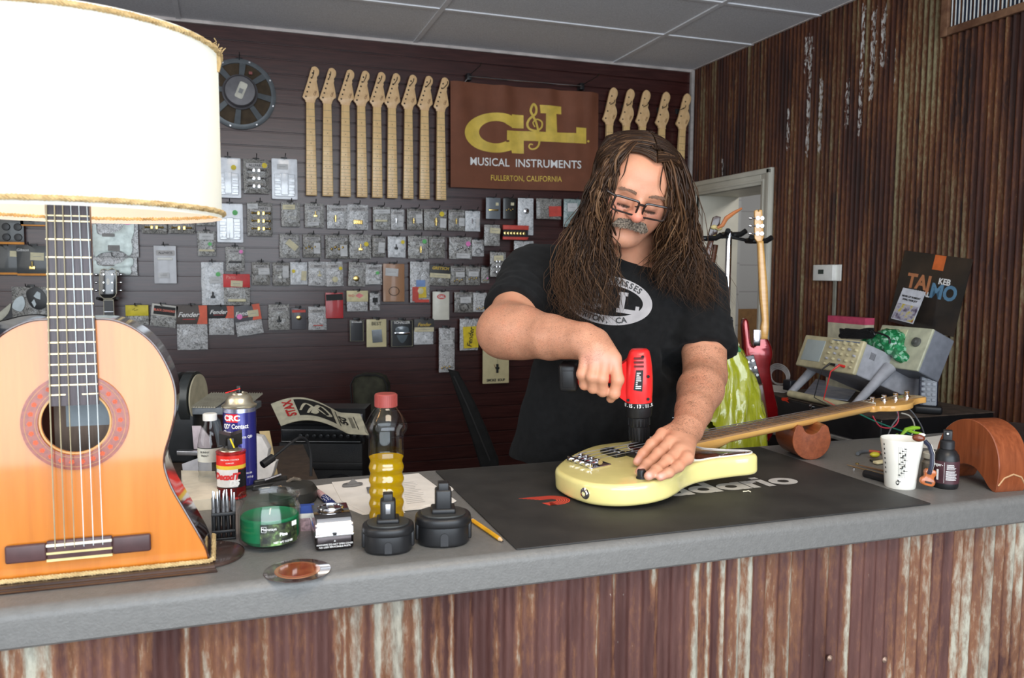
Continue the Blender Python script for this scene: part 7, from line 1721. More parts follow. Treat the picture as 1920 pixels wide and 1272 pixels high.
proto=neck_thing(GL-.186,.043,.057,gh,holes,21,True,4)
for i,(x,yt,yb)in enumerate(gx):
    t=proto if i==0 else dup(proto);p=wp(x,(yt+yb)/2,.05);t.location=(p.x,YB-.03,wp(x,yb,.05).z);t.rotation_euler=(0,math.radians((0,.3,.5,-.2,.2,0,.3,.1,-.3)[i]),0)
    setp(t,'maple guitar neck with six peg holes, %s of nine hanging'%ORD[i],None,'nine six-string necks on the slatwall')
    hk=hook(Vector((t.location.x+.010,YB-.004,t.location.z+GL-.186+.125)),'black hook through the headstock of the %s six-string neck'%ORD[i].replace(' from left',''),.15)
bh=[(-.0205,0),(-.026,.010),(-.0455,.030),(-.040,.048),(-.028,.085),(-.004,.190),(.008,.214),(.024,.222),(.042,.212),(.050,.194),(.046,.170),(.037,.150),(.038,.130),(.034,.118),(.044,.095),(.047,.070),(.040,.045),(.027,.018),(.0205,0)]
bholes=[(-.027,.037),(-.015,.080),(-.002,.128),(.010,.170)]
bx=[(1151,162.5,1143.7,233.7),(1180,165,1174.5,235.5),(1212.5,168,1205.7,237.5),(1246,172,1240.7,240),(1279,178,1275.7,242)]
BL_=.585
bproto=neck_thing(BL_,.041,.060,bh,bholes,21,True,2)
for i,(xt,yt,xn,yn)in enumerate(bx):
    t=bproto if i==0 else dup(bproto);pn=wp(xn,yn,.05);t.location=(pn.x-.002,YB-.03,pn.z-BL_);t.rotation_euler=(0,math.radians((.3,.6,.2,.8,2.0)[i]),0)
    setp(t,'maple bass neck with four peg holes, %s of five hanging above the man'%ORD[i],None,'five bass necks on the slatwall')
    hook(Vector((pn.x+.004,YB-.004,pn.z+.118)),'black hook through the headstock of the %s bass neck'%ORD[i].replace(' from left',''),.10)
# --- the banner
def bz(x,y):return ony(830+x/4,120+y/4,YB-.035)
c_tl,c_tr,c_bl,c_br=bz(60,128),bz(1174,220),bz(57,925),bz(1168,960)
def bdisp(x,z):
    u=(x-c_tl.x)/(c_tr.x-c_tl.x);v=(c_tl.z-z)/(c_tl.z-c_bl.z)
    return .012*math.sin(u*9+1)*(.4+v*.5)+.009*math.sin(u*23+v*2)*(1-v)**1.3+.004*math.sin(u*41-v*3)*(1-v)+.0035*math.exp(-((u-.93)/.04)**2)*3*(1-v*.4)+.002*math.sin(u*60)*(math.exp(-v*22))
def bmap(x,y,off=0):p=bz(x,y);return(p.x,p.y-bdisp(p.x,p.z)-off,p.z)
t=thing('banner','brown cloth banner with large gold letters hanging above the man','banner',(0,0,0))
b=MB()
def bf(u,v):
    x=c_bl.x+(c_tr.x-c_bl.x)*u;zt=c_tl.z*(1-u)+c_tr.z*u;zb_=c_bl.z*(1-u)+c_br.z*u;z=zt+(zb_-zt)*v;return(x,YB-.035-bdisp(x,z),z)
b.grid(bf,110,40);b.grid(lambda u,v:(bf(1-u,v)[0],bf(1-u,v)[1]+.0025,bf(1-u,v)[2]),110,40)
b.build('cloth',noise_ramp('banner_brown',8,(1,1,1),[(.3,(.16,.052,.024)),(.6,(.20,.066,.031)),(.8,(.23,.08,.04))],rough=.75,bump=.15),t,smooth=180)
mgold=mat('banner_gold',(.74,.52,.085),.55,noise_amt=.14,nscale=14)
def fillpoly(polys,b,off=.0016,st=18):
    """subdivide convex quads so that they follow the cloth"""
    for q in polys:
        n=10
        b.grid(lambda u,v,q=q:bmap(*[(q[0][k]*(1-u)+q[1][k]*u)*(1-v)+(q[3][k]*(1-u)+q[2][k]*u)*v for k in(0,1)],off),n,max(2,n//2))
b=MB();n=46;ro_,ri=[],[]
for k in range(n+1):
    a=math.radians(57+(303-57)*k/n);ro_.append((400+238*math.cos(a),515-150*math.sin(a)));a2=math.radians(52+(308-52)*k/n);ri.append((398+126*math.cos(a2),512-84*math.sin(a2)))
vs=[bmap(ro_[k][0]*(1-j/4)+ri[k][0]*j/4,ro_[k][1]*(1-j/4)+ri[k][1]*j/4,.0016)for k in range(n+1)for j in range(5)]
b.add(vs,[(k*5+j,(k+1)*5+j,(k+1)*5+j+1,k*5+j+1)for k in range(n)for j in range(4)])
fillpoly([[(522,376),(610,382),(610,482),(522,478)],[(440,380),(530,398),(530,478),(470,445)],[(484,497),(610,503),(612,672),(524,668)],[(484,497),(524,500),(524,572),(484,570)],
          [(600,503),(1072,525),(1072,600),(600,574)],[(726,308),(890,320),(890,378),(732,370)],[(772,372),(852,376),(856,520),(772,516)],[(995,478),(1072,482),(1072,530),(995,526)],[(470,590),(530,575),(530,640),(440,655)]],b)
strokes([(676,606),(656,602),(648,622),(668,640),(702,630),(722,596),(718,530),(702,450),(676,392),(660,348),(680,302),(700,330),(694,376),(652,412),(636,452),(652,488),(700,502),(738,478),(742,438),(706,416),(676,440),(690,474)],17,lambda x,y:bmap(x,y,.0022),b)
for k in range(1):b.add([bmap(1088+9*math.cos(a),582+9*math.sin(a),.0018)for a in np.linspace(0,2*PI,14,endpoint=False)],[tuple(range(13,-1,-1))])
b.build('gold_emblem',mgold,t,smooth=0)
def btext(nm,s,xa,ya,xb,yb,hgt,m,bold):
    vs,fs=text_geo(s,1.0,0,'LEFT',bold,1,0,1.02);x0=min(v[0]for v in vs);x1=max(v[0]for v in vs);y0=min(v[1]for v in vs);y1=max(v[1]for v in vs);b=MB()
    def f(v):u=(v[0]-x0)/(x1-x0);w=(v[1]-y0)/(y1-y0);return bmap(xa+(xb-xa)*u,ya+(yb-ya)*u-hgt*w,.0022)
    b.add([f(v)for v in vs],fs);b.build(nm,m,t,smooth=0)
btext('white_lettering','MUSICAL  INSTRUMENTS',205,760,1035,788,60,WHITE_INK,.012);btext('gold_lettering','FULLERTON, CALIFORNIA',362,880,888,893,48,mgold,.004)
# the rail the banner hangs from, on two arms
t=thing('banner_rail','thin chrome rail on two black slatwall arms above the brown banner','rail',(0,0,0))
a,c=ony(880,144,YB-.05),ony(1092,162,YB-.05)
b=MB();b.tube([a,c],.0035,8);b.tube([a,Vector((a.x-.03,a.y+.01,a.z-.035))],.003,6);b.tube([c,Vector((c.x+.02,c.y+.01,c.z-.035))],.003,6);b.build('rail',CHROME,t)
for q in(a,c):
    b=MB();b.box((q.x-.013,YB-.052,q.z-.018),(q.x+.013,YB-.001,q.z+.020),bev=.002);b.tube([(q.x,YB-.05,q.z+.008),(q.x,YB-.26,q.z+.012),(q.x,YB-.28,q.z+.022)],.0028,8);b.build('arm',BLACKP,t)
# --- the loudspeaker hung by its rim
cx=(ony(380,173,YB-.05).x+ony(518,173,YB-.05).x)/2;cz=(ony(449,103,YB-.05).z+ony(449,244,YB-.05).z)/2;R=(ony(518,173,YB-.05).x-ony(380,173,YB-.05).x)/2
t=thing('loudspeaker','large bare grey loudspeaker hung on the slatwall, its magnet facing out','speaker',(cx,YB-.008,cz))
mbsk=mat('basket_grey',(.14,.155,.165),.4,.2,noise_amt=.08)
b=MB();b.lathe([(R*.86,.0),(R,.0),(R,.006),(R*.985,.008),(R*.92,.012),(R*.87,.014),(R*.86,.004)],72,RX(90));b.build('rim',mbsk,t)
b=MB()
for k in range(8):
    a=360/8*k+6;M=RY(a);q=[(-.016,R*.89),(.016,R*.89),(.012,R*.44),(-.012,R*.44)]
    b.add([(x,-.012 if z>R*.8 else-.055,z)for x,z in q]+[(x,-.006 if z>R*.8 else-.045,z)for x,z in q],[(0,1,2,3),(7,6,5,4),(0,4,5,1),(1,5,6,2),(2,6,7,3),(3,7,4,0)],M)
b.build('basket_arms',mbsk,t,smooth=0)
b=MB();b.lathe([(R*.88,.003),(R*.45,.040),(R*.40,.045)],60,RX(90),cap=False);b.build('cone',mat('cone_brown',(.07,.048,.028),.8,noise_amt=.2),t)
b=MB();b.lathe([(R*.49,.045),(R*.49,.058),(R*.44,.063),(R*.43,.085),(R*.40,.092),(0,.094)],60,RX(90));mg=b.build('magnet',mat('magnet_grey',(.115,.11,.118),.35,.2),t)
b=MB();b.prism(rrect(-.020,-.042,.020,.042,.008),0,.001,RY(22)@T(.004,-.094,.004)@RX(90));lb=b.build('paper_label',mat('label_ivory',(.55,.53,.45),.6),mg)
b=MB();b.prism(rrect(-.010,-.016,.010,.008,.001),0,.001,RY(22)@T(.004,-.0955,.004)@RX(90));b.build('label_print',mat('print_grey2',(.25,.25,.25),.6),lb)
b=MB()
for k in range(8):a=math.radians(45*k+28);b.lathe([(.0045,0),(.0045,.003),(.0022,.003)],12,T(R*.95*math.cos(a),-.008,R*.95*math.sin(a))@RX(90))
b.build('rim_bolts',STEEL,t)
b=MB();b.box((.045,-.055,R*.52),(.062,-.045,R*.60));b.build('terminal',mat('terminal_red',(.25,.06,.05),.5),t)
hook(Vector((cx,YB-.004,cz+R*.97)),'black wire hook carrying the large grey loudspeaker',.10)
# --- black guitar headstock between lamp neck and packets
def guitar_on_wall():
    q=wp(205,600,.14);t=thing('electric_guitar','black electric guitar with bound headstock hanging behind the guitar lamp','guitar',(q.x,YB-.02,.60))
    k=lambda px,py:(wp(px,py,.14).x-q.x,wp(px,py,.14).z-.60)
    H_=[k(*p)for p in((189,555),(187,552),(187,515),(190,506),(196,504),(203,507),(211,503),(218,507),(219,516),(219,550),(216,556),(210,560),(195,560))]
    b=MB();b.prism(H_,.115,.130,RX(90),bev=.002);hd=b.build('headstock',mat('black_lacquer',(.010,.010,.010),.12,coat=1),t)
    b=MB();b.tube([(x,-.1305,z)for x,z in H_],.0016,5,closed=True);b.build('binding',mat('ivory_binding',(.62,.57,.42),.4),hd)
    zz=[515,530,545]
    for y in zz:
        for s in(-1,1):
            x0=k(203+s*8,y);b=MB();b.lathe([(.0048,0),(.0048,.004),(.003,.006)],12,T(x0[0],-.130,x0[1])@RX(90));b.cyl((x0[0],-.113,x0[1]),(x0[0]+s*.032,-.113,x0[1]),.002,n=6);b.ball((x0[0]+s*.036,-.113,x0[1]),.0075,10,8,(1.1,.6,.85));b.build('tuner',CHROME,hd)
    c=k(203,508);text('brand_script','Gibson',.030,T(c[0]+.003,-.1305,c[1]-.012)@UP,WHITE_INK,hd,bold=.0003,shear=.2)
    c=k(203,528);b=MB();b.prism(spline([(-.004,-.014),(.004,-.014),(.007,0),(.004,.014),(-.004,.014),(-.007,0)],3),0,.0006,T(c[0],-.1301,c[1])@RX(90));b.build('pearl_inlay',WHITEP,hd)
    za,zb_=k(203,562)[1],.36;b=MB();b.add([(x,y,z)for z,w in((za,.0205),(zb_,.026))for x in(-w+k(203,562)[0]*1,w+k(203,562)[0])for y in(-.112,-.086)],[(0,2,3,1),(4,5,7,6),(0,4,6,2),(1,3,7,5),(0,1,5,4),(2,6,7,3)]);b.build('neck',mat('ebony_dark',(.02,.017,.016),.35),t,smooth=0)
    cx_=k(203,562)[0];b=MB();
    for s in(-1,1):b.tube([(cx_+s*.0215,-.1125,za),(cx_+s*.026,-.1125,zb_)],.0013,5)
    b.box((cx_-.021,-.1145,za-.004),(cx_+.021,-.110,za))
    b.build('neck_binding',mat('ivory_binding',(.62,.57,.42),.4),t)
    b=MB()
    for i in range(1,12):z=za-(za+.28)*(1-2**(-i/12))*1.0;b.box((cx_-.023,-.1135,z-.0009),(cx_+.023,-.1115,z+.0009))
    b.build('frets',STEEL,t)
    b=MB();o=[(-.16,.0),(.0,-.04),(.16,.0),(.17,.10),(.11,.20),(.14,.29),(.12,.37),(.06,.38),(.03,.34),(-.03,.36),(-.07,.41),(-.13,.38),(-.14,.29),(-.11,.20),(-.17,.10)]
    b.prism(spline([(x+cx_,z)for x,z in o],5),.060,.105,RX(90),bev=.006);b.build('body',mat('black_lacquer',(.010,.010,.010),.12,coat=1),t)
    b=MB();c=k(203,561);b.tube([(c[0]-.045,-.14,c[1]+.004),(c[0]-.032,-.10,c[1]-.002),(c[0]-.028,-.06,c[1]-.004),(c[0],.0,c[1]-.004),(c[0]+.028,-.06,c[1]-.004),(c[0]+.032,-.10,c[1]-.002),(c[0]+.045,-.14,c[1]+.004)],.008,8);hg=b.build('hanger',BLACKP,t)
guitar_on_wall()
# white horn-shaped guard and dark body at the far left
q=wp(5,585,.03);t=thing('pickguard','dark pickguard with white horn tip at the left edge of the wall','pickguard',(q.x,YB-.02,q.z))
b=MB();b.prism(spline([(-.10,-.06),(-.03,-.055),(.02,-.01),(.035,.04),(.01,.02),(-.03,-.01),(-.10,-.02)],5),0,.004,RX(90),bev=.001);b.build('white_tip',mat('ivory_guard',(.50,.48,.38),.4),t)
b=MB();b.prism(spline([(-.12,-.10),(.02,-.10),(.07,-.06),(.06,-.01),(.04,.035),(.0,-.02),(-.12,-.05)],5),-.006,-.001,RX(90));b.build('dark_guard',BLACKP,t)
q=wp(45,640,.06);t=thing('electric_guitar','black guitar body hanging behind the guitar lamp at far left','guitar',(q.x,YB-.03,q.z-.25))
b=MB();o=[(-.16,.0),(.0,-.04),(.16,.0),(.17,.12),(.13,.21),(.15,.30),(.11,.37),(.03,.38),(-.06,.36),(-.13,.33),(-.14,.22),(-.17,.12)];b.prism(spline(o,5),0,.045,RX(90),bev=.006);b.build('body',mat('black_lacquer',(.010,.010,.010),.12,coat=1),t)
# ================================================================== BEHIND THE COUNTER, RIGHT
CX,CZ=2.20,1.006;cy0,cy1=2.30,3.02
t=thing('tool_chest','black steel tool chest with silver drawer pulls against the rusty wall','tool chest',(CX,cy0,0))
MBL=mat('chest_black',(.012,.012,.013),.28,coat=.3)
b=MB();b.box((0,0,.08),(.54,cy1-cy0,CZ),bev=.006);b.build('cabinet',MBL,t)
b=MB();b.box((.0,0,CZ),(.54,cy1-cy0,CZ+.004));b.build('top_liner',mat('liner',(.085,.06,.045),.8,noise_amt=.3),t)
for x in(.05,.49):
    for y in(.06,.66):b=MB();b.cyl((x,y-.015,.04),(x,y+.015,.04),.04,n=18);b.build('caster',BLACKP,t)
zs=[CZ-.012,.915,.862,.765,.66,.54,.40,.24]
for k,(z1,z0)in enumerate(zip(zs,zs[1:])):
    if k==0:continue
    b=MB();b.box((-.010,.02,z0+.006),(.004,cy1-cy0-.02,z1-.004),bev=.002);dr=b.build('drawer',MBL,t)
    b=MB();b.box((-.022,.03,z1-.018),(-.006,cy1-cy0-.03,z1-.004),bev=.003);b.build('pull',mat('pull_silver',(.50,.49,.46),.35,.7),dr)
q=onx(1473,749,CX);b=MB();b.prism([(x*.011,z*.008)for x,z in((2.4,.3),(1.2,.6),(2.2,1.4),(.2,.9),(-1.8,.5),(-2.2,-.4),(-1.4,-1.1),(.2,-.9),(2.6,-1.3),(1.2,-.3))],0,.001,T(-.003,q.y-cy0,q.z)@RZ(-90)@RX(90));b.build('red_emblem',mat('chest_red',(.72,.05,.02),.4),t)
text('brand_letters','CRAFTSMAN',.042,T(-.0235,.20,.885-.035)@RZ(-90)@RX(90),mat('letters_silver',(.35,.35,.35),.3,.6),t,bold=.0008)
b=MB();q=onx(1522,763,CX);b.lathe([(.010,0),(.010,.006),(.006,.008)],16,T(0,q.y-cy0,q.z)@RY(-90));b.build('lock',CHROME,t)
# oscilloscope propped on its handle
N0=onx(1622,640,2.27);wY=onx(1512,624,2.27).y-N0.y;th=21
t=thing('oscilloscope','beige faced oscilloscope propped up on its grey handle on the tool chest','oscilloscope',(N0.x,N0.y,N0.z),(0,math.radians(th),0))
mgs=mat('scope_grey',(.40,.40,.43),.5);mbei=mat('scope_beige',(.60,.53,.33),.45);D_,Hh=.37,.135
b=MB();b.box((.012,.004,-Hh+.004),(D_,wY-.004,-.004),bev=.006);b.build('case',mgs,t)
b=MB();b.box((-.004,0,-Hh),(.016,wY,0),bev=.006);fc=b.build('front_panel',mbei,t)
sy0,sy1=wY*.60,wY*.93
b=MB();b.box((-.006,sy0,-Hh*.80),(-.003,sy1,-Hh*.14),bev=.001);b.build('screen',mat('screen_pale',(.42,.47,.46),.15,noise_amt=.03),fc)
r_=random.Random(8)
for i in range(5):
    for j in range(5):
        y=wY*(.06+.105*i);z=-Hh*(.14+.17*j)
        b=MB();rr_=r_.choice((.0045,.006,.0085));b.lathe([(rr_,0),(rr_*.9,.010),(rr_*.5,.011)],12,T(-.004,y,z)@RY(-90));b.build('knob',r_.choice((mbei,mbei,mgs)),fc)
b=MB()
for k in range(6):b.box((.05+k*.0045,.003,-.055),(.0512+k*.0045,.0045,-.028))
b.build('side_vents',BLACKM,t)
b=MB();b.box((-.0055,wY*.05,-.012),(-.0035,wY*.5,-.008));b.build('panel_print',mat('print_blue2',(.15,.2,.3),.6),fc)
zf=CZ+.012
def wl_pt(x,y,z):return t.matrix_world.inverted()@Vector((x,y,z))
bpy.context.view_layer.update()
for y_,nm in((N0.y-.016,'near'),(N0.y+wY+.016,'far')):
    b=MB();pv=Vector((N0.x+.11,y_,N0.z-.10));ft=Vector((N0.x-.06,y_,zf+.010));b.tube([wl_pt(*pv),wl_pt(*(pv.lerp(ft,.35))),wl_pt(*ft)],[.024,.019,.014],14);b.build('handle_arm',mgs,t)
b=MB();a=Vector((N0.x-.06,N0.y-.016,zf+.010));c=Vector((N0.x-.06,N0.y+wY+.016,zf+.010));b.tube([wl_pt(*a),wl_pt(*c)],.015,12);b.build('handle_bar',mbei,t)
for k,(y,m)in enumerate(((wY*.32,BLACKP),(wY*.16,REDP))):
    b=MB();b.tube([(-.006,y,-Hh*.82),(-.03,y,-Hh*.84),(-.05,y+.01,-Hh*1.1),(-.03,y+.02,-Hh*1.9),(.04,y-.02,-Hh*2.0)],[.006,.005,.0025,.002,.002],8);b.build('probe_lead',m,t)
# green bubble wrap over its back, black cable heap
sb=SDF((2.2,2.2,1.1),(2.85,3.1,1.5),.009)
for px,py,r in((1628,640,.035),(1645,645,.045),(1662,640,.06),(1672,632,.055),(1680,655,.05),(1697,672,.04),(1650,655,.04)):
    sb.ell(onx(px,py,2.42),(r,r*.9,r*.55),.03)
Vb,Fb=sb.mesh();Vb=relax(Vb,Fb,1);t=thing('bubble_wrap','heap of green bubble wrap draped over the oscilloscope','bubble wrap',(0,0,0))
np_obj('wrap',Vb+vnormals(Vb,Fb)*np.array([noise.noise(Vector(v)*45)*.008 for v in Vb])[:,None],Fb,noise_ramp('bubble_green',90,(1,1,1),[(.35,(.01,.16,.05)),(.6,(.03,.33,.12)),(.8,(.30,.60,.40))],rough=.15,coat=.8,bump=.8,tex='V'),t)
t=thing('cable_heap','tangled black cables lying on top of the oscilloscope','cables',(0,0,0));b=MB();r_=random.Random(5)
for k in range(9):b.tube(spline([tuple(onx(r_.uniform(1575,1640),r_.uniform(617,634),2.36))for _ in range(6)],5,closed=False),.005,6)
b.tube(spline([tuple(onx(*p))for p in((1615,632,2.38),(1640,624,2.36),(1665,632,2.35),(1668,645,2.35))],5,closed=False),.004,6);b.build('cable',BLACKP,t)
# bench meter with a big dial
M0=onx(1751,617,2.46);wM=onx(1655,596,2.46).y-M0.y
t=thing('bench_meter','cream faced bench meter with large dial behind the green bubble wrap','meter',M0,(0,math.radians(24),0))
b=MB();b.box((.006,0,-.17),(.115,wM,0),bev=.006);b.build('case',mat('meter_grey',(.20,.21,.24),.5),t)
b=MB();b.box((-.002,0,-.17),(.010,wM,0),bev=.004);fc=b.build('face',mat('meter_cream',(.50,.50,.36),.45),t)
b=MB();b.box((-.004,wM*.45,-.11),(-.002,wM*.95,-.012));b.build('dial',mat('dial_cream',(.60,.58,.38),.3),fc)
b=MB();b.tube([(-.0055,wM*.70+.052*math.cos(a),-.105+.075*math.sin(a))for a in np.linspace(.4,2.75,20)],.0012,5);b.tube([(-.0055,wM*.70,-.105),(-.0055,wM*.62,-.035)],.0008,4);b.build('scale',mat('dial_green',(.10,.18,.10),.5),fc)
b=MB();b.lathe([(.019,0),(.017,.010),(.010,.012),(.008,.018)],24,T(-.002,wM*.20,-.060)@RY(-90));b.build('knob',mat('knob_grey',(.10,.10,.09),.4),fc)
# card box, small card, record sleeve, thermostat
q=onx(1553,592,2.62);q2=onx(1622,598,2.62);t=thing('cardboard_box','cream box with pink lid band standing behind the oscilloscope','box',(2.62,q2.y,CZ+.004))
hB=q.z-CZ-.004;wB=q.y-q2.y;b=MB();b.box((0,0,0),(.05,wB,hB-.03));bx=b.build('box_body',mat('box_cream',(.62,.58,.42),.6),t);b=MB();b.box((-.001,-.001,hB-.03),(.051,wB+.001,hB));b.build('pink_band',mat('box_pink2',(.62,.08,.16),.5),t)
b=MB();b.box((-.001,wB*.15,hB-.075),(0,wB*.33,hB-.050));[b.box((-.001,wB*.12+k*.003,hB-.09),(0,wB*.12+k*.003+.0015,hB-.078))for k in range(6)];b.build('box_print',BLACK_INK,bx)
L0,L1,L2,L3=(onx(1700,470,XR-.012),onx(1827,487,XR-.012),onx(1787,632,XR-.05),onx(1665,603,XR-.05))
def quadthing(name,lab,cat,Q,thk,m,nm):
    c=(Q[2]+Q[3])/2;ex=(Q[1]-Q[0]+Q[2]-Q[3]);W_=ex.length/2;ex.normalize();ez=((Q[0]+Q[1])-(Q[2]+Q[3]))/2;H_=ez.length;ez=(ez-ex*ez.dot(ex)).normalized();ny=ez.cross(ex)
    t=thing(name,lab,cat,c,frame(c,ex,ny,ez).to_3x3());b=MB();b.box((-W_/2,0,0),(W_/2,thk,H_));bd=b.build(nm,m,t);return t,bd,W_,H_
t,bd,W_,H_=quadthing('record_sleeve','black record sleeve with orange sticker leaning on the rusty wall','record sleeve',(L0,L1,L2,L3),.004,mat('sleeve_black',(.018,.017,.016),.3,coat=.4,sub=(.045,.032,.024),nscale=9),'sleeve')
b=MB();b.box((-W_*.02,-.0012,H_*.80),(W_*.14,-.0002,H_*.995));b.build('orange_sticker',mat('sticker_orange',(.70,.16,.04),.5),bd)
mo_=mat('ink_copper',(.50,.20,.09),.4);ms2=mat('ink_steel_blue',(.12,.25,.38),.4)
text('title_letters','TAJ',W_*.24,T(-W_*.17,-.0008,H_*.60)@UP,mo_,bd,bold=.003);text('title_letters','MO',W_*.24,T(W_*.22,-.0008,H_*.52)@UP,ms2,bd,bold=.003)
text('title_small','KEB',W_*.10,T(W_*.20,-.0008,H_*.66)@UP,WHITE_INK,bd,bold=.001);text('title_small',"MAHAL",W_*.08,T(-W_*.10,-.0008,H_*.46)@UP,WHITE_INK,bd,bold=.001)
Q=(onx(1687,538,2.70),onx(1727,548,2.70),onx(1712,607,2.66),onx(1670,598,2.66))
t,bd,W_,H_=quadthing('greeting_card','white card with blurred yellow picture in front of the record sleeve','card',Q,.002,mat('card_white',(.62,.63,.68),.5),'card')
b=MB();b.box((-W_*.47,-.0008,H_*.03),(W_*.47,-.0002,H_*.52));b.build('picture',noise_ramp('card_picture',30,(1,1,1),[(.38,(.10,.07,.12)),(.5,(.48,.46,.55)),(.6,(.62,.50,.04)),(.7,(.35,.08,.08))],rough=.5),bd)
text('card_lettering','NEVER LET SOMEDAY',W_*.085,T(0,-.0006,H_*.76)@UP,BLACK_INK,bd,bold=.0005);text('card_lettering','STEAL YOUR JOY',W_*.085,T(0,-.0006,H_*.66)@UP,BLACK_INK,bd,bold=.0005)
a,c=onx(1527,497,XR-.03),onx(1563,527,XR-.03);e_=onx(1577,527,XR-.01)
t=thing('thermostat','white wall thermostat with small dark display on corrugated wall','thermostat',(XR-.008,c.y,c.z));b=MB();b.box((-.006,e_.y-c.y,.0),(0,a.y-c.y,a.z-c.z),bev=.001);b.build('wall_plate',WHITEP,t)
b=MB();b.box((-.030,0,0),(-.005,a.y-c.y,a.z-c.z),bev=.004);h_=b.build('housing',WHITEP,t);b=MB();w=a.y-c.y;hh_=a.z-c.z;b.box((-.0312,w*.45,hh_*.42),(-.029,w*.72,hh_*.70));b.build('display',mat('display_dark',(.05,.06,.05),.2),h_)
# cordless phone in its cradle
q=onx(1740,748,2.47);t=thing('cordless_phone','dark blue cordless telephone standing upright beside the oscilloscope','telephone',(q.x,q.y,CZ+.004),(0,0,math.radians(-42)));t.scale=(1.35,1.35,1.4)
b=MB();b.box((-.035,-.03,0),(.035,.05,.022),bev=.006);b.build('cradle',BLACKP,t)
Mx=T(0,0,.012)@RX(-10);b=MB();b.prism(rrect(-.024,0,.024,.165,.010),-.012,.012,Mx@RX(90),bev=.004);hs_=b.build('handset',mat('phone_blue',(.010,.013,.030),.25,coat=.4),t)
b=MB();b.box((-.018,-.0135,.112),(.018,-.0115,.142),Mx);b.build('display',mat('lcd_grey',(.07,.08,.08),.2),hs_)
b=MB()
for i in range(3):
    for j in range(6):b.box((-.018+i*.013,-.0145,.018+j*.014),(-.008+i*.013,-.0115,.027+j*.014),Mx,bev=.001)
b.build('keys',mat('key_grey',(.30,.32,.36),.4),hs_)
# clutter on the chest
t=thing('power_adapter','grey coiled cable with black power adapter at the chest corner','adapter',onx(1480,732,2.25));
b=MB();b.box((-.02,-.03,0),(.02,.02,.045),bev=.004);b.build('adapter',mat('adapter_black',(.02,.02,.025),.4),t);b=MB()
for k in range(4):b.tube([(.02+.0*k,.10+(.055+.006*k)*math.cos(a),.045+.004*k+(.035+.003*k)*math.sin(a))for a in np.linspace(0,2*PI,22,endpoint=False)],.0032,6,closed=True)
b.build('coil',mat('cable_grey',(.36,.34,.33),.5),t)
flat('paper_sheet','white papers lying on the chest under the coiled cable','paper',[(1430,733),(1470,737),(1500,728),(1440,722)],CZ+.005,.002,PAPER)
flat('paper_sheet','white printed leaflet lying under the propped oscilloscope','paper',[(1505,742),(1590,752),(1610,728),(1530,712)],CZ+.005,.003,mat('leaflet',(.55,.56,.62),.5,sub=(.30,.34,.45),nscale=18))
for k,(pts,col,lab)in enumerate(((((1608,775),(1640,790),(1680,805),(1700,812),(1716,820)),(.02,.16,.11),'thin green wire dangling from the chest to the counter'),(((1636,780),(1650,800),(1672,802),(1684,790),(1683,772)),(.45,.02,.04),'thin red wire looping below the bass headstock'),
    (((1660,830),(1672,800),(1684,782),(1680,768)),(.16,.16,.17),'grey cable hanging under the bass headstock, leftmost'),(((1735,824),(1728,800),(1712,775),(1700,764)),(.10,.10,.11),'dark cable hanging at right behind the mug'),(((1690,834),(1712,812),(1714,795),(1705,780),(1690,775)),(.45,.42,.36),'pale wire curling up from the counter behind the mug'))):
    P_=[atd(x,y,2.42-.0*i)for i,(x,y)in enumerate(pts)];t=MB().tube(spline([tuple(p-P_[0])for p in P_],6,closed=False),.0022,6).build('loose_wire',mat('wire_%d'%k,col,.4));t.location=P_[0];setp(t,lab,'wire')
# ---- guitar rack in front of the doorway
DR=3.05
def R_(px,py,dd=0):return atd(px,py,DR+dd)
fo=R_(1358,655);t=thing('guitar_stand','tall chrome guitar stand with black padded yokes in front of doorway','guitar stand',(fo.x,fo.y,0));O0=Vector((fo.x,fo.y,0))
b=MB();b.tube([R_(1367,434)-O0,R_(1362,610)-O0],.0115,14);b.tube([R_(1362,610)-O0,Vector((0,0,.10))],.0150,14);b.build('pole',CHROME,t)
b=MB();b.cyl(R_(1362,595)-O0,R_(1361,612)-O0,.020);b.cyl(R_(1361,602)-O0,R_(1373,599)-O0,.010);b.build('clamp',BLACKP,t)
b=MB()
for a in(0,120,240):b.tube([(0,0,.12),(.34*math.cos(math.radians(a+20)),.34*math.sin(math.radians(a+20)),.015)],.012,8)
b.build('foot_tripod',BLACKP,t)
def yoke(c,w,par,nm='yoke'):
    b=MB();b.tube([c+Vector((-w,-.05,.012)),c+Vector((-w*.8,-.03,.0)),c+Vector((-w*.5,.01,0)),c+Vector((0,.02,0)),c+Vector((w*.5,.01,0)),c+Vector((w*.8,-.03,.0)),c+Vector((w,-.05,.012))],.010,10);b.build(nm,BLACKP,par)
for px,py,w in((1318,447,.046),(1367,440,.038),(1413,452,.044)):yoke(R_(px,py)-O0,w,t)
b=MB();b.tube([R_(1330,446)-O0,R_(1367,444)-O0,R_(1400,451)-O0],.006,8);b.build('cross_arm',BLACKP,t)
b=MB();b.tube([R_(1340,656)-O0,R_(1391,664)-O0],.012,10);b.tube([R_(1385,658)-O0,R_(1432,664)-O0],.009,10);b.cyl(R_(1430,664)-O0,R_(1436,664)-O0,.011);b.build('lower_arms',BLACKP,t)
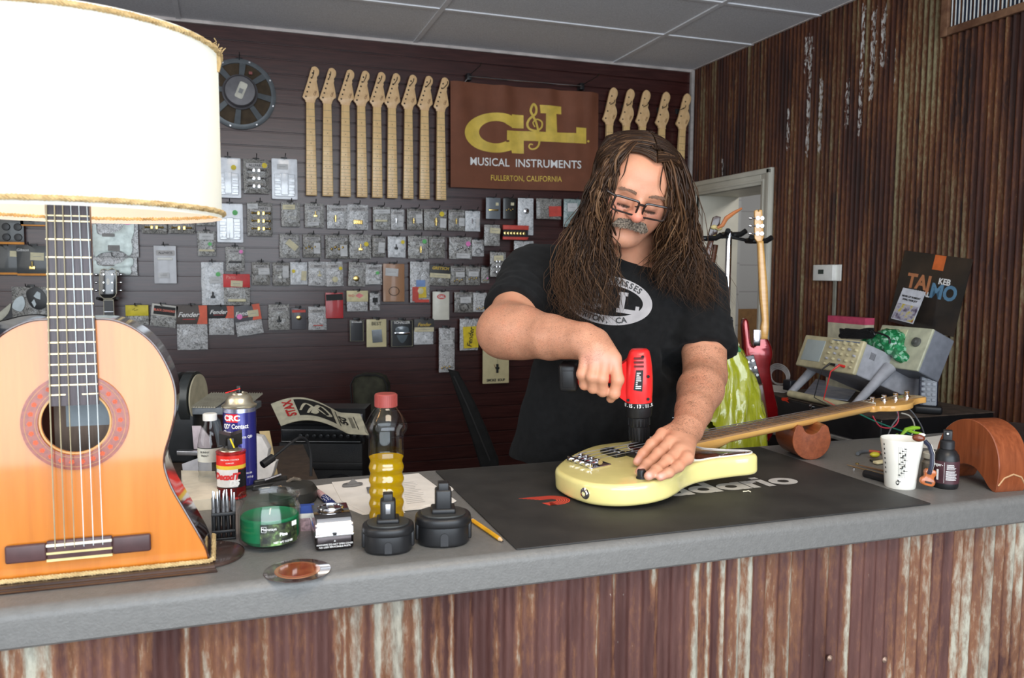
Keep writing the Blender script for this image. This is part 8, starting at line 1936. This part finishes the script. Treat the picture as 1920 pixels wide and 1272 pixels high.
# red guitar seen from the back
def pl_(pts,c,dd):return[((R_(x,y,dd)-c).dot(exR),(R_(x,y,dd)-c).z)for x,y in pts]
exR=Vector((math.cos(-YAW*-1),-math.sin(-YAW*-1),0));exR=Vector((CR[0][0],CR[0][1],0)).normalized();MRf=lambda c:(c,(0,0,math.atan2(exR.y,exR.x)))
c=R_(1420,720);c.z=R_(1420,860).z;t=thing('electric_guitar','metallic red electric guitar hung back to front with a maple neck','guitar',*MRf(c))
mredg=mat('candy_red',(.24,.006,.008),.15,.5,coat=1)
b=MB();b.prism(spline(pl_([(1388,602),(1398,601),(1404,640),(1410,648),(1418,628),(1424,620),(1438,640),(1445,662),(1441,690),(1448,730),(1458,780),(1440,830),(1405,850),(1375,835),(1368,790),(1385,740),(1392,690),(1390,640)],c,0),4),-.02,.022,RX(90),bev=.008);b.build('body',mredg,t,smooth=50)
b=MB();b.prism(pl_([(1409,455),(1420,453),(1430,540),(1434,612),(1432,635),(1420,635),(1419,612),(1421,600),(1416,560)],c,0),.015,.040,RX(90),bev=.008);b.build('neck',mmaple,t)
b=MB();b.prism(pl_([(1404,398),(1409,396),(1411,400),(1413,396),(1418,397),(1422,446),(1419,454),(1410,455),(1405,448)],c,0),.010,.024,RX(90),bev=.002);hd=b.build('headstock',mmaple,t)
for py in(412,426,440):
    for s in(0,1):
        p=pl_([(1409+s*8,py)],c,0)[0];b=MB();b.lathe([(.007,0),(.007,.008)],10,T(p[0],-.024,p[1])@RX(90));
        if not s:b.cyl((p[0],-.028,p[1]),(p[0]-.022,-.028,p[1]),.002,n=6);b.ball((p[0]-.025,-.028,p[1]),.007,8,6,(1.2,.6,.8))
        b.build('tuner',CHROME,hd)
b=MB();p=pl_([(1413,632)],c,0)[0];b.box((p[0]-.013,-.030,p[1]-.03),(p[0]+.013,-.018,p[1]+.03),bev=.002);b.build('neck_plate',CHROME,t)
# brown acoustic headstock at left with strap
c=R_(1318,700,.12);t=thing('acoustic_guitar','dark brown guitar with orange strap hanging by its headstock behind the man','guitar',*MRf(c));mbr=mat('neck_brown',(.10,.035,.018),.3,coat=.4)
b=MB();b.prism(pl_([(1330,410),(1336,407),(1344,409),(1342,425),(1335,450),(1326,450),(1322,440)],c,.12),0,.015,RX(90),bev=.002);hd=b.build('headstock',mat('head_brown',(.05,.02,.012),.25,coat=.6),t)
b=MB();b.prism(pl_([(1322,452),(1332,452),(1318,520),(1305,620),(1293,620),(1306,520)],c,.12),0,.022,RX(90),bev=.006);b.build('neck',mbr,t)
b=MB();b.prism(spline(pl_([(1300,610),(1330,640),(1322,690),(1340,750),(1300,800),(1255,780),(1262,700),(1270,640)],c,.12),4),-.06,.03,RX(90),bev=.01);b.build('body',mbr,t)
b=MB();P_=pl_([(1336,430),(1345,425),(1352,412),(1366,402),(1380,394)],c,.12);b.tube([(x,-.03,z)for x,z in P_],[.005,.008,.009,.007,.004],8);b.build('strap',mat('strap_orange',(.58,.20,.07),.3,coat=.4),t)
b=MB();P_=pl_([(1336,460),(1330,500),(1325,545)],c,.12);b.tube([(x,-.01,z)for x,z in P_],.010,8);b.build('second_neck',mbr,t)
for px,py in((1331,428),(1340,430),(1334,446)):
    p=pl_([(px,py)],c,.12)[0];b=MB();b.ball((p[0],-.022,p[1]),.011,10,8,(1.2,.8,.8));b.build('tuner_button',mat('button_cream',(.60,.50,.22),.3),hd)
# dark headstock with six chrome tuners below the stand arm
c=R_(1408,800,-.15);t=thing('acoustic_guitar','dark guitar headstock with chrome tuners poking out beside the yellow bag','guitar',*MRf(c))
b=MB();b.prism(pl_([(1388,668),(1408,664),(1426,722),(1407,727)],c,-.15),0,.015,RX(90),bev=.002);hd=b.build('headstock',mat('head_black',(.02,.014,.01),.25,coat=.5),t);b=MB();b.prism(pl_([(1405,722),(1426,718),(1440,800),(1424,804)],c,-.15),0,.02,RX(90),bev=.004);b.build('neck',mbr,t)
for px,py in((1396,677),(1405,674),(1400,690),(1410,687),(1405,704),(1414,701),(1410,716)):
    p=pl_([(px,py)],c,-.15)[0];b=MB();b.lathe([(.006,0),(.005,.010)],10,T(p[0],-.014,p[1])@RX(90));b.build('tuner',CHROME,hd)
# yellow plastic bag over a guitar
sy=SDF((1.5,2.1,.3),(2.6,3.3,1.5),.011)
for px,py,r,dz in((1345,622,.018,0),(1350,645,.03,0),(1362,670,.055,0),(1372,700,.07,0),(1376,740,.085,0),(1380,790,.11,0),(1378,840,.125,0),(1376,880,.12,0),(1345,660,.035,0)):p=R_(px,py,-.30);sy.ell(p,(r*.9,r*.6,max(.06,r)),.05)
Vy,Fy=sy.mesh();Vy=relax(Vy,Fy,2);ny_=vnormals(Vy,Fy);t=thing('plastic_bag','bright yellow-green translucent plastic bag draped over the guitar stand','plastic bag',(0,0,0))
Vy=Vy+ny_*np.array([noise.noise(Vector((v[0]*38,v[1]*38,v[2]*4)))*.016+noise.noise(Vector((v[0]*80,v[1]*80,v[2]*9)))*.006 for v in Vy])[:,None]
np_obj('film',Vy,Fy,noise_ramp('bag_film',12,(4,4,.7),[(.3,(.30,.34,.02)),(.5,(.46,.48,.03)),(.7,(.60,.62,.22))],rough=.2,coat=.7,bump=.3),t)
b=MB();b.tube([R_(1337,612,-.33),R_(1352,632,-.36),R_(1372,650,-.37),R_(1388,658,-.36)],[.006,.014,.016,.006],8);b.build('green_tie',mat('tie_green',(.10,.35,.14),.35,coat=.4),t)
# dark machine heads seen between the man's arm and shirt
c=R_(1266,800,-.2);t=thing('acoustic_guitar','black guitar neck edge with chrome frets glimpsed behind the left arm','guitar',*MRf(c))
b=MB();b.prism(pl_([(1262,690),(1276,690),(1268,790),(1250,790)],c,-.2),0,.03,RX(90),bev=.003);b.build('neck',BLACKP,t);b=MB()
for k in range(8):p=pl_([(1268-k*1.3,694+k*12.5)],c,-.2)[0];b.box((p[0]-.018,-.033,p[1]-.003),(p[0]+.018,-.028,p[1]+.003),bev=.001)
b.build('frets',CHROME,t)
# cardboard leaning in the room beyond
q0,q1=ony(1363,580,5.2),ony(1411,662,5.2);b=MB();b.box((-.0,0,0),(q1.x-q0.x+.3,.02,q0.z));t=b.build('cardboard_sheet',mat('cardboard',(.20,.105,.04),.8));t.location=(q0.x,5.2,0);setp(t,'brown cardboard sheet leaning on the block wall beyond the doorway','cardboard')
# ================================================================== BEHIND THE COUNTER, LEFT
bz_=.90;bp0,bp1=Vector((-1.5,1.95,0)),Vector((.24,3.0,0))
t=thing('work_bench','dark work bench behind the counter at left under the vise and papers','bench',bp0)
b=MB();b.box((0,0,bz_-.04),(bp1.x-bp0.x,bp1.y-bp0.y,bz_),bev=.004);b.build('bench_top',mat('bench_wood',(.07,.045,.03),.6,noise_amt=.3),t)
for x in(.04,bp1.x-bp0.x-.04):
    for y in(.04,bp1.y-bp0.y-.04):b=MB();b.box((x-.03,y-.03,0),(x+.03,y+.03,bz_-.04));b.build('leg',BLACKM,t)
# bench grinder / sander with a ridged belt plate
c=atd(352,790,2.70);c.z=bz_;t=thing('bench_grinder','black bench machine with round guard and ridged grey table','grinder',*MRf(c))
def g_(px,py):p=atd(px,py,2.70)-c;return(p.dot(exR),p.z)
b=MB();x0,z0=g_(366,696);x1,z1=g_(366,795);cz_=(z0+z1)/2;b.lathe([(0,0),((z0-z1)/2,0),((z0-z1)/2,.030),(.03,.034)],40,T(x0-.022,0,cz_)@RY(90));b.build('guard_disc',mat('grinder_black',(.05,.055,.055),.25,.4),t)
b=MB();b.lathe([(0,0),((z0-z1)/2*.9,0),((z0-z1)/2*.9,.004)],40,T(x0+.012,0,cz_)@RY(90));b.build('sanding_face',mat('sand_tan',(.45,.40,.28),.8),t)
b=MB();b.lathe([(.0,-.16),(.07,-.15),(.085,-.02),(.05,0)],28,T(x0-.02,.0,cz_)@RY(90));b.box((x0-.15,-.06,0),(x0+.02,.06,cz_-.02),bev=.01);b.build('motor',mat('motor_black',(.02,.022,.024),.35),t)
a0,a1=g_(372,752),g_(474,740);b=MB();b.box((a0[0],-.06,a0[1]-.035),(a1[0],.10,a0[1]-.012),bev=.003);tb=b.build('table_plate',mat('plate_grey',(.16,.18,.20),.4),t)
b=MB();n=22
for k in range(n):
    if k in(10,11):continue
    x=a0[0]+(a1[0]-a0[0])*k/n;b.add([(x,-.065,a0[1]-.012),(x+.004,-.065,a0[1]-.006),(x+.0075,-.065,a0[1]-.012),(x+.006,.10,a0[1]+.010),(x+.010,.10,a0[1]+.016),(x+.0135,.10,a0[1]+.010)],[(0,1,4,3),(1,2,5,4),(0,2,1),(3,4,5)])
b.build('ridges',mat('ridge_tan',(.36,.34,.27),.6),tb)
b=MB();b.tube([(a0[0]+.03,0,a0[1]-.03),(a0[0]+.06,0,a0[1]-.07),(a0[0]+.075,.02,0)],.014,8);b.build('support_arm',mat('plate_grey',(.16,.18,.20),.4),t)
# papers, bags and envelope on the bench
def slabpx(name,lab,cat,pts,D,thk,m,group=None):
    P_=[atd(x,y,D)for x,y in pts];zm=min(p.z for p in P_)+.03
    if D<2.55:P_=[Vector((p.x,p.y,bz_))if p.z<zm else p for p in P_]
    c=min(P_,key=lambda p:p.z).copy();ca=sum(P_,Vector())/len(P_);c.x,c.y=ca.x,ca.y;q=[((p-c).dot(exR),p.z-c.z)for p in P_]
    t=thing(name,lab,cat,*MRf(c),group);b=MB();b.prism(q,0,thk,RX(90),bev=min(.002,thk*.3));bd=b.build('sheet' if thk<.01 else 'bag_body',m,t);return t,bd
slabpx('envelope','brown paper envelope standing behind the blue can','envelope',[(488,808),(507,807),(527,900),(500,900)],2.28,.004,mat('envelope_brown',(.48,.36,.18),.7))
slabpx('paper_sheet','white crumpled paper bag standing right of the blue can','paper bag',[(483,812),(498,815),(510,838),(506,858),(523,862),(518,880),(495,902),(480,902)],2.22,.03,mat('bag_white',(.66,.63,.60),.7,noise_amt=.12))
slabpx('zip_bag','clear zip bag with pink edge beside the black machine','bag',[(362,798),(378,798),(395,820),(395,845),(364,842)],2.62,.008,mat('zip_white',(.55,.47,.50),.35,noise_amt=.15))
slabpx('paper_sheet','loose white sheets piled on the bench behind the water bottle','paper',[(342,870),(375,858),(398,855),(398,900),(345,905)],2.45,.004,mat('paper_shade',(.45,.44,.46),.7))
slabpx('metal_bar','grey metal bar lying level behind the water bottle','bar',[(336,843),(390,845),(390,853),(336,852)],2.56,.02,STEEL)
# small amplifier on a stand, poster on top
ca_=atd(598,835,3.4);t=thing('guitar_amplifier','black guitar amplifier with row of knobs under the cream poster','amplifier',*MRf(Vector((ca_.x,ca_.y,0))))
a,c2=atd(522,792,3.4),atd(680,900,3.4);w=(c2-a).dot(exR);x0=(a-ca_).dot(exR);zt=a.z;zb_=.30
b=MB();b.box((x0,0,zb_),(x0+w,.24,zt-.085),bev=.008);b.box((x0,-.005,zt-.01),(x0+w,.24,zt),bev=.004);b.box((x0,.04,zt-.09),(x0+w,.24,zt-.01));b.box((x0,-.005,zt-.20),(x0+w,.02,zt-.165),bev=.006);cb=b.build('cabinet',mat('tolex',(.014,.014,.015),.5,bump=.6,bscale=300),t)
b=MB();b.box((x0+.02,-.012,zt-.075),(x0+w-.01,.0,zt-.03),bev=.001);pn=b.build('control_panel',mat('panel_black',(.02,.02,.02),.25),t)
for k in range(11):b=MB();b.lathe([(.010,0),(.008,.014),(.004,.015)],12,T(x0+.10+k*.028,-.012,zt-.052)@RX(90));b.build('knob',mat('amp_knob',(.06,.06,.06),.25,.5),pn)
b=MB();b.tube([(x0+.018,-.013,zt-.028),(x0+w-.008,-.013,zt-.028),(x0+w-.008,-.013,zt-.077),(x0+.018,-.013,zt-.077)],.0014,4,closed=True);b.build('panel_line',mat('line_grey',(.4,.4,.4),.4),pn)
for k in(0,1):
    b=MB();cx_=x0+w*(.27+.46*k);[b.tube([(cx_+r*math.cos(q),-.006,zt-.30+r*math.sin(q))for q in np.linspace(0,2*PI,36,endpoint=False)],.003,6,closed=True)for r in(.035,.06,.085)];b.build('speaker_rings',mat('ring_black',(.03,.03,.035),.2,coat=.5),cb)
b=MB();b.box((x0+.02,-.01,zt-.24-.19),(x0+w*.78,0,zt-.24-.165));b.build('name_bar',mat('bar_grey',(.10,.10,.095),.5),cb)
b=MB();b.box((x0,.0,.27),(x0+w,.24,.30));[b.box((x,y,0),(x+.03,y+.03,.27))for x in(x0,x0+w-.03)for y in(0,.21)];b.build('stand',BLACKM,t)
t=thing('amplifier_chassis','open black electronics chassis lying on the amplifier under the poster','chassis',*MRf(Vector((ca_.x,ca_.y,zt))))
b=MB();b.box((x0+.03,.06,0),(x0+w,.2,.05));b.build('chassis',BLACKP,t);b=MB();b.box((x0+w-.10,.04,0),(x0+w-.01,.10,.028),bev=.002);b.build('grey_box',mat('psu_grey',(.30,.31,.34),.4),t);b=MB();b.box((x0+.18,.03,0),(x0+.21,.05,.045));b.build('pale_part',mat('part_pale',(.35,.42,.42),.4),t)
P4=[atd(508,767,3.38),atd(675,776,3.38),atd(527,807,3.22)]
t=thing('poster','cream printed poster with red and black art curling over the amplifier','poster',P4[0]);o=P4[0];ex_=P4[1]-P4[0];ey_=P4[2]-P4[0]
def pf(u,v,k=0):p=ex_*u*(1-.06*v)+ey_*v;p=p+Vector((0,0,.055*math.sin(PI*min(1,u*1.15+.12))*(1-.15*v)+k));return tuple(p)
b=MB();b.grid(lambda u,v:pf(u,v),24,4);b.grid(lambda u,v:pf(1-u,v,-.0012),24,4);ps=b.build('sheet',mat('poster_cream',(.66,.62,.46),.6),t)
b=MB()
for(u0,v0,u1,v1)in((.24,.10,.66,.80),(.70,.12,.712,.80),(.90,.2,.91,.8)):b.grid(lambda u,v:pf(u0+(u1-u0)*u,v0+(v1-v0)*v,.0015),10,2)
for k in range(5):b.grid(lambda u,v:pf(.84+.009*k+.004*u,.25+.5*v,.0015),1,2)
b.build('black_art',BLACK_INK,ps);b=MB();strokes([(.27,.6),(.36,.3),(.46,.55),(.40,.7),(.52,.25),(.62,.5),(.56,.65)],.05,lambda x,y:pf(x,y,.003),b);strokes([(.34,.72),(.44,.42),(.55,.6)],.04,lambda x,y:pf(x,y,.003),b);b.build('pale_figure',mat('poster_cream',(.66,.62,.46),.6),ps)
for s,u0,m,sz in(('STAX',.165,RED_INK,.30),('50',.77,BLACK_INK,.42)):
    vs,fs=text_geo(s,1,0,'CENTER',.04);b=MB();b.add([pf(u0-y*.14 if s=='STAX' else u0-y*.12,.45-x*sz*.9,.0025)for x,y,z in vs],fs);b.build('poster_lettering',m,ps,smooth=0)
# upright soft case and a limp gig bag against the slatwall
def case_px(name,lab,cat,pts,D,thk,m):
    P_=[atd(x,y,D)for x,y in pts];lo=min(P_,key=lambda p:p.z);c=sum(P_,Vector())/len(P_);c.z=0;t=thing(name,lab,cat,*MRf(c));q=[((p-c).dot(exR),p.z)for p in P_]
    b=MB();b.prism(q,0,thk,RX(90),bev=thk*.35,seg=4);return t,b.build('case_body',m,t,smooth=60),q
t,bd,q=case_px('guitar_case','upright dark olive soft guitar case leaning on the slatwall','guitar case',[(669,712),(676,699),(690,695),(715,695),(729,700),(736,714),(737,800),(745,1000),(750,1300),(665,1300),(668,1000),(672,800)],4.1,.13,mat('case_olive',(.035,.035,.022),.85,noise_amt=.4,nscale=20))
b=MB();b.tube([(x*.98,-.132,z*.998)for x,z in q],.004,6,closed=True);b.build('piping',BLACKM,bd)
t,bd,q=case_px('gig_bag','limp black cloth gig bag hanging slanted at the slatwall','gig bag',[(842,690),(860,694),(890,750),(912,800),(935,860),(950,1130),(905,1130),(900,870),(885,820),(862,750)],3.95,.05,mat('bag_black',(.008,.008,.008),.9,noise_amt=.3))
b=MB();b.tube([(q[0][0]+.03,-.052,q[0][1]-.03),(q[2][0]-.03,-.054,q[2][1]-.02),(q[4][0]-.04,-.052,q[4][1])],.004,6);b.build('strap_seam',mat('seam_grey',(.03,.03,.03),.7),bd)
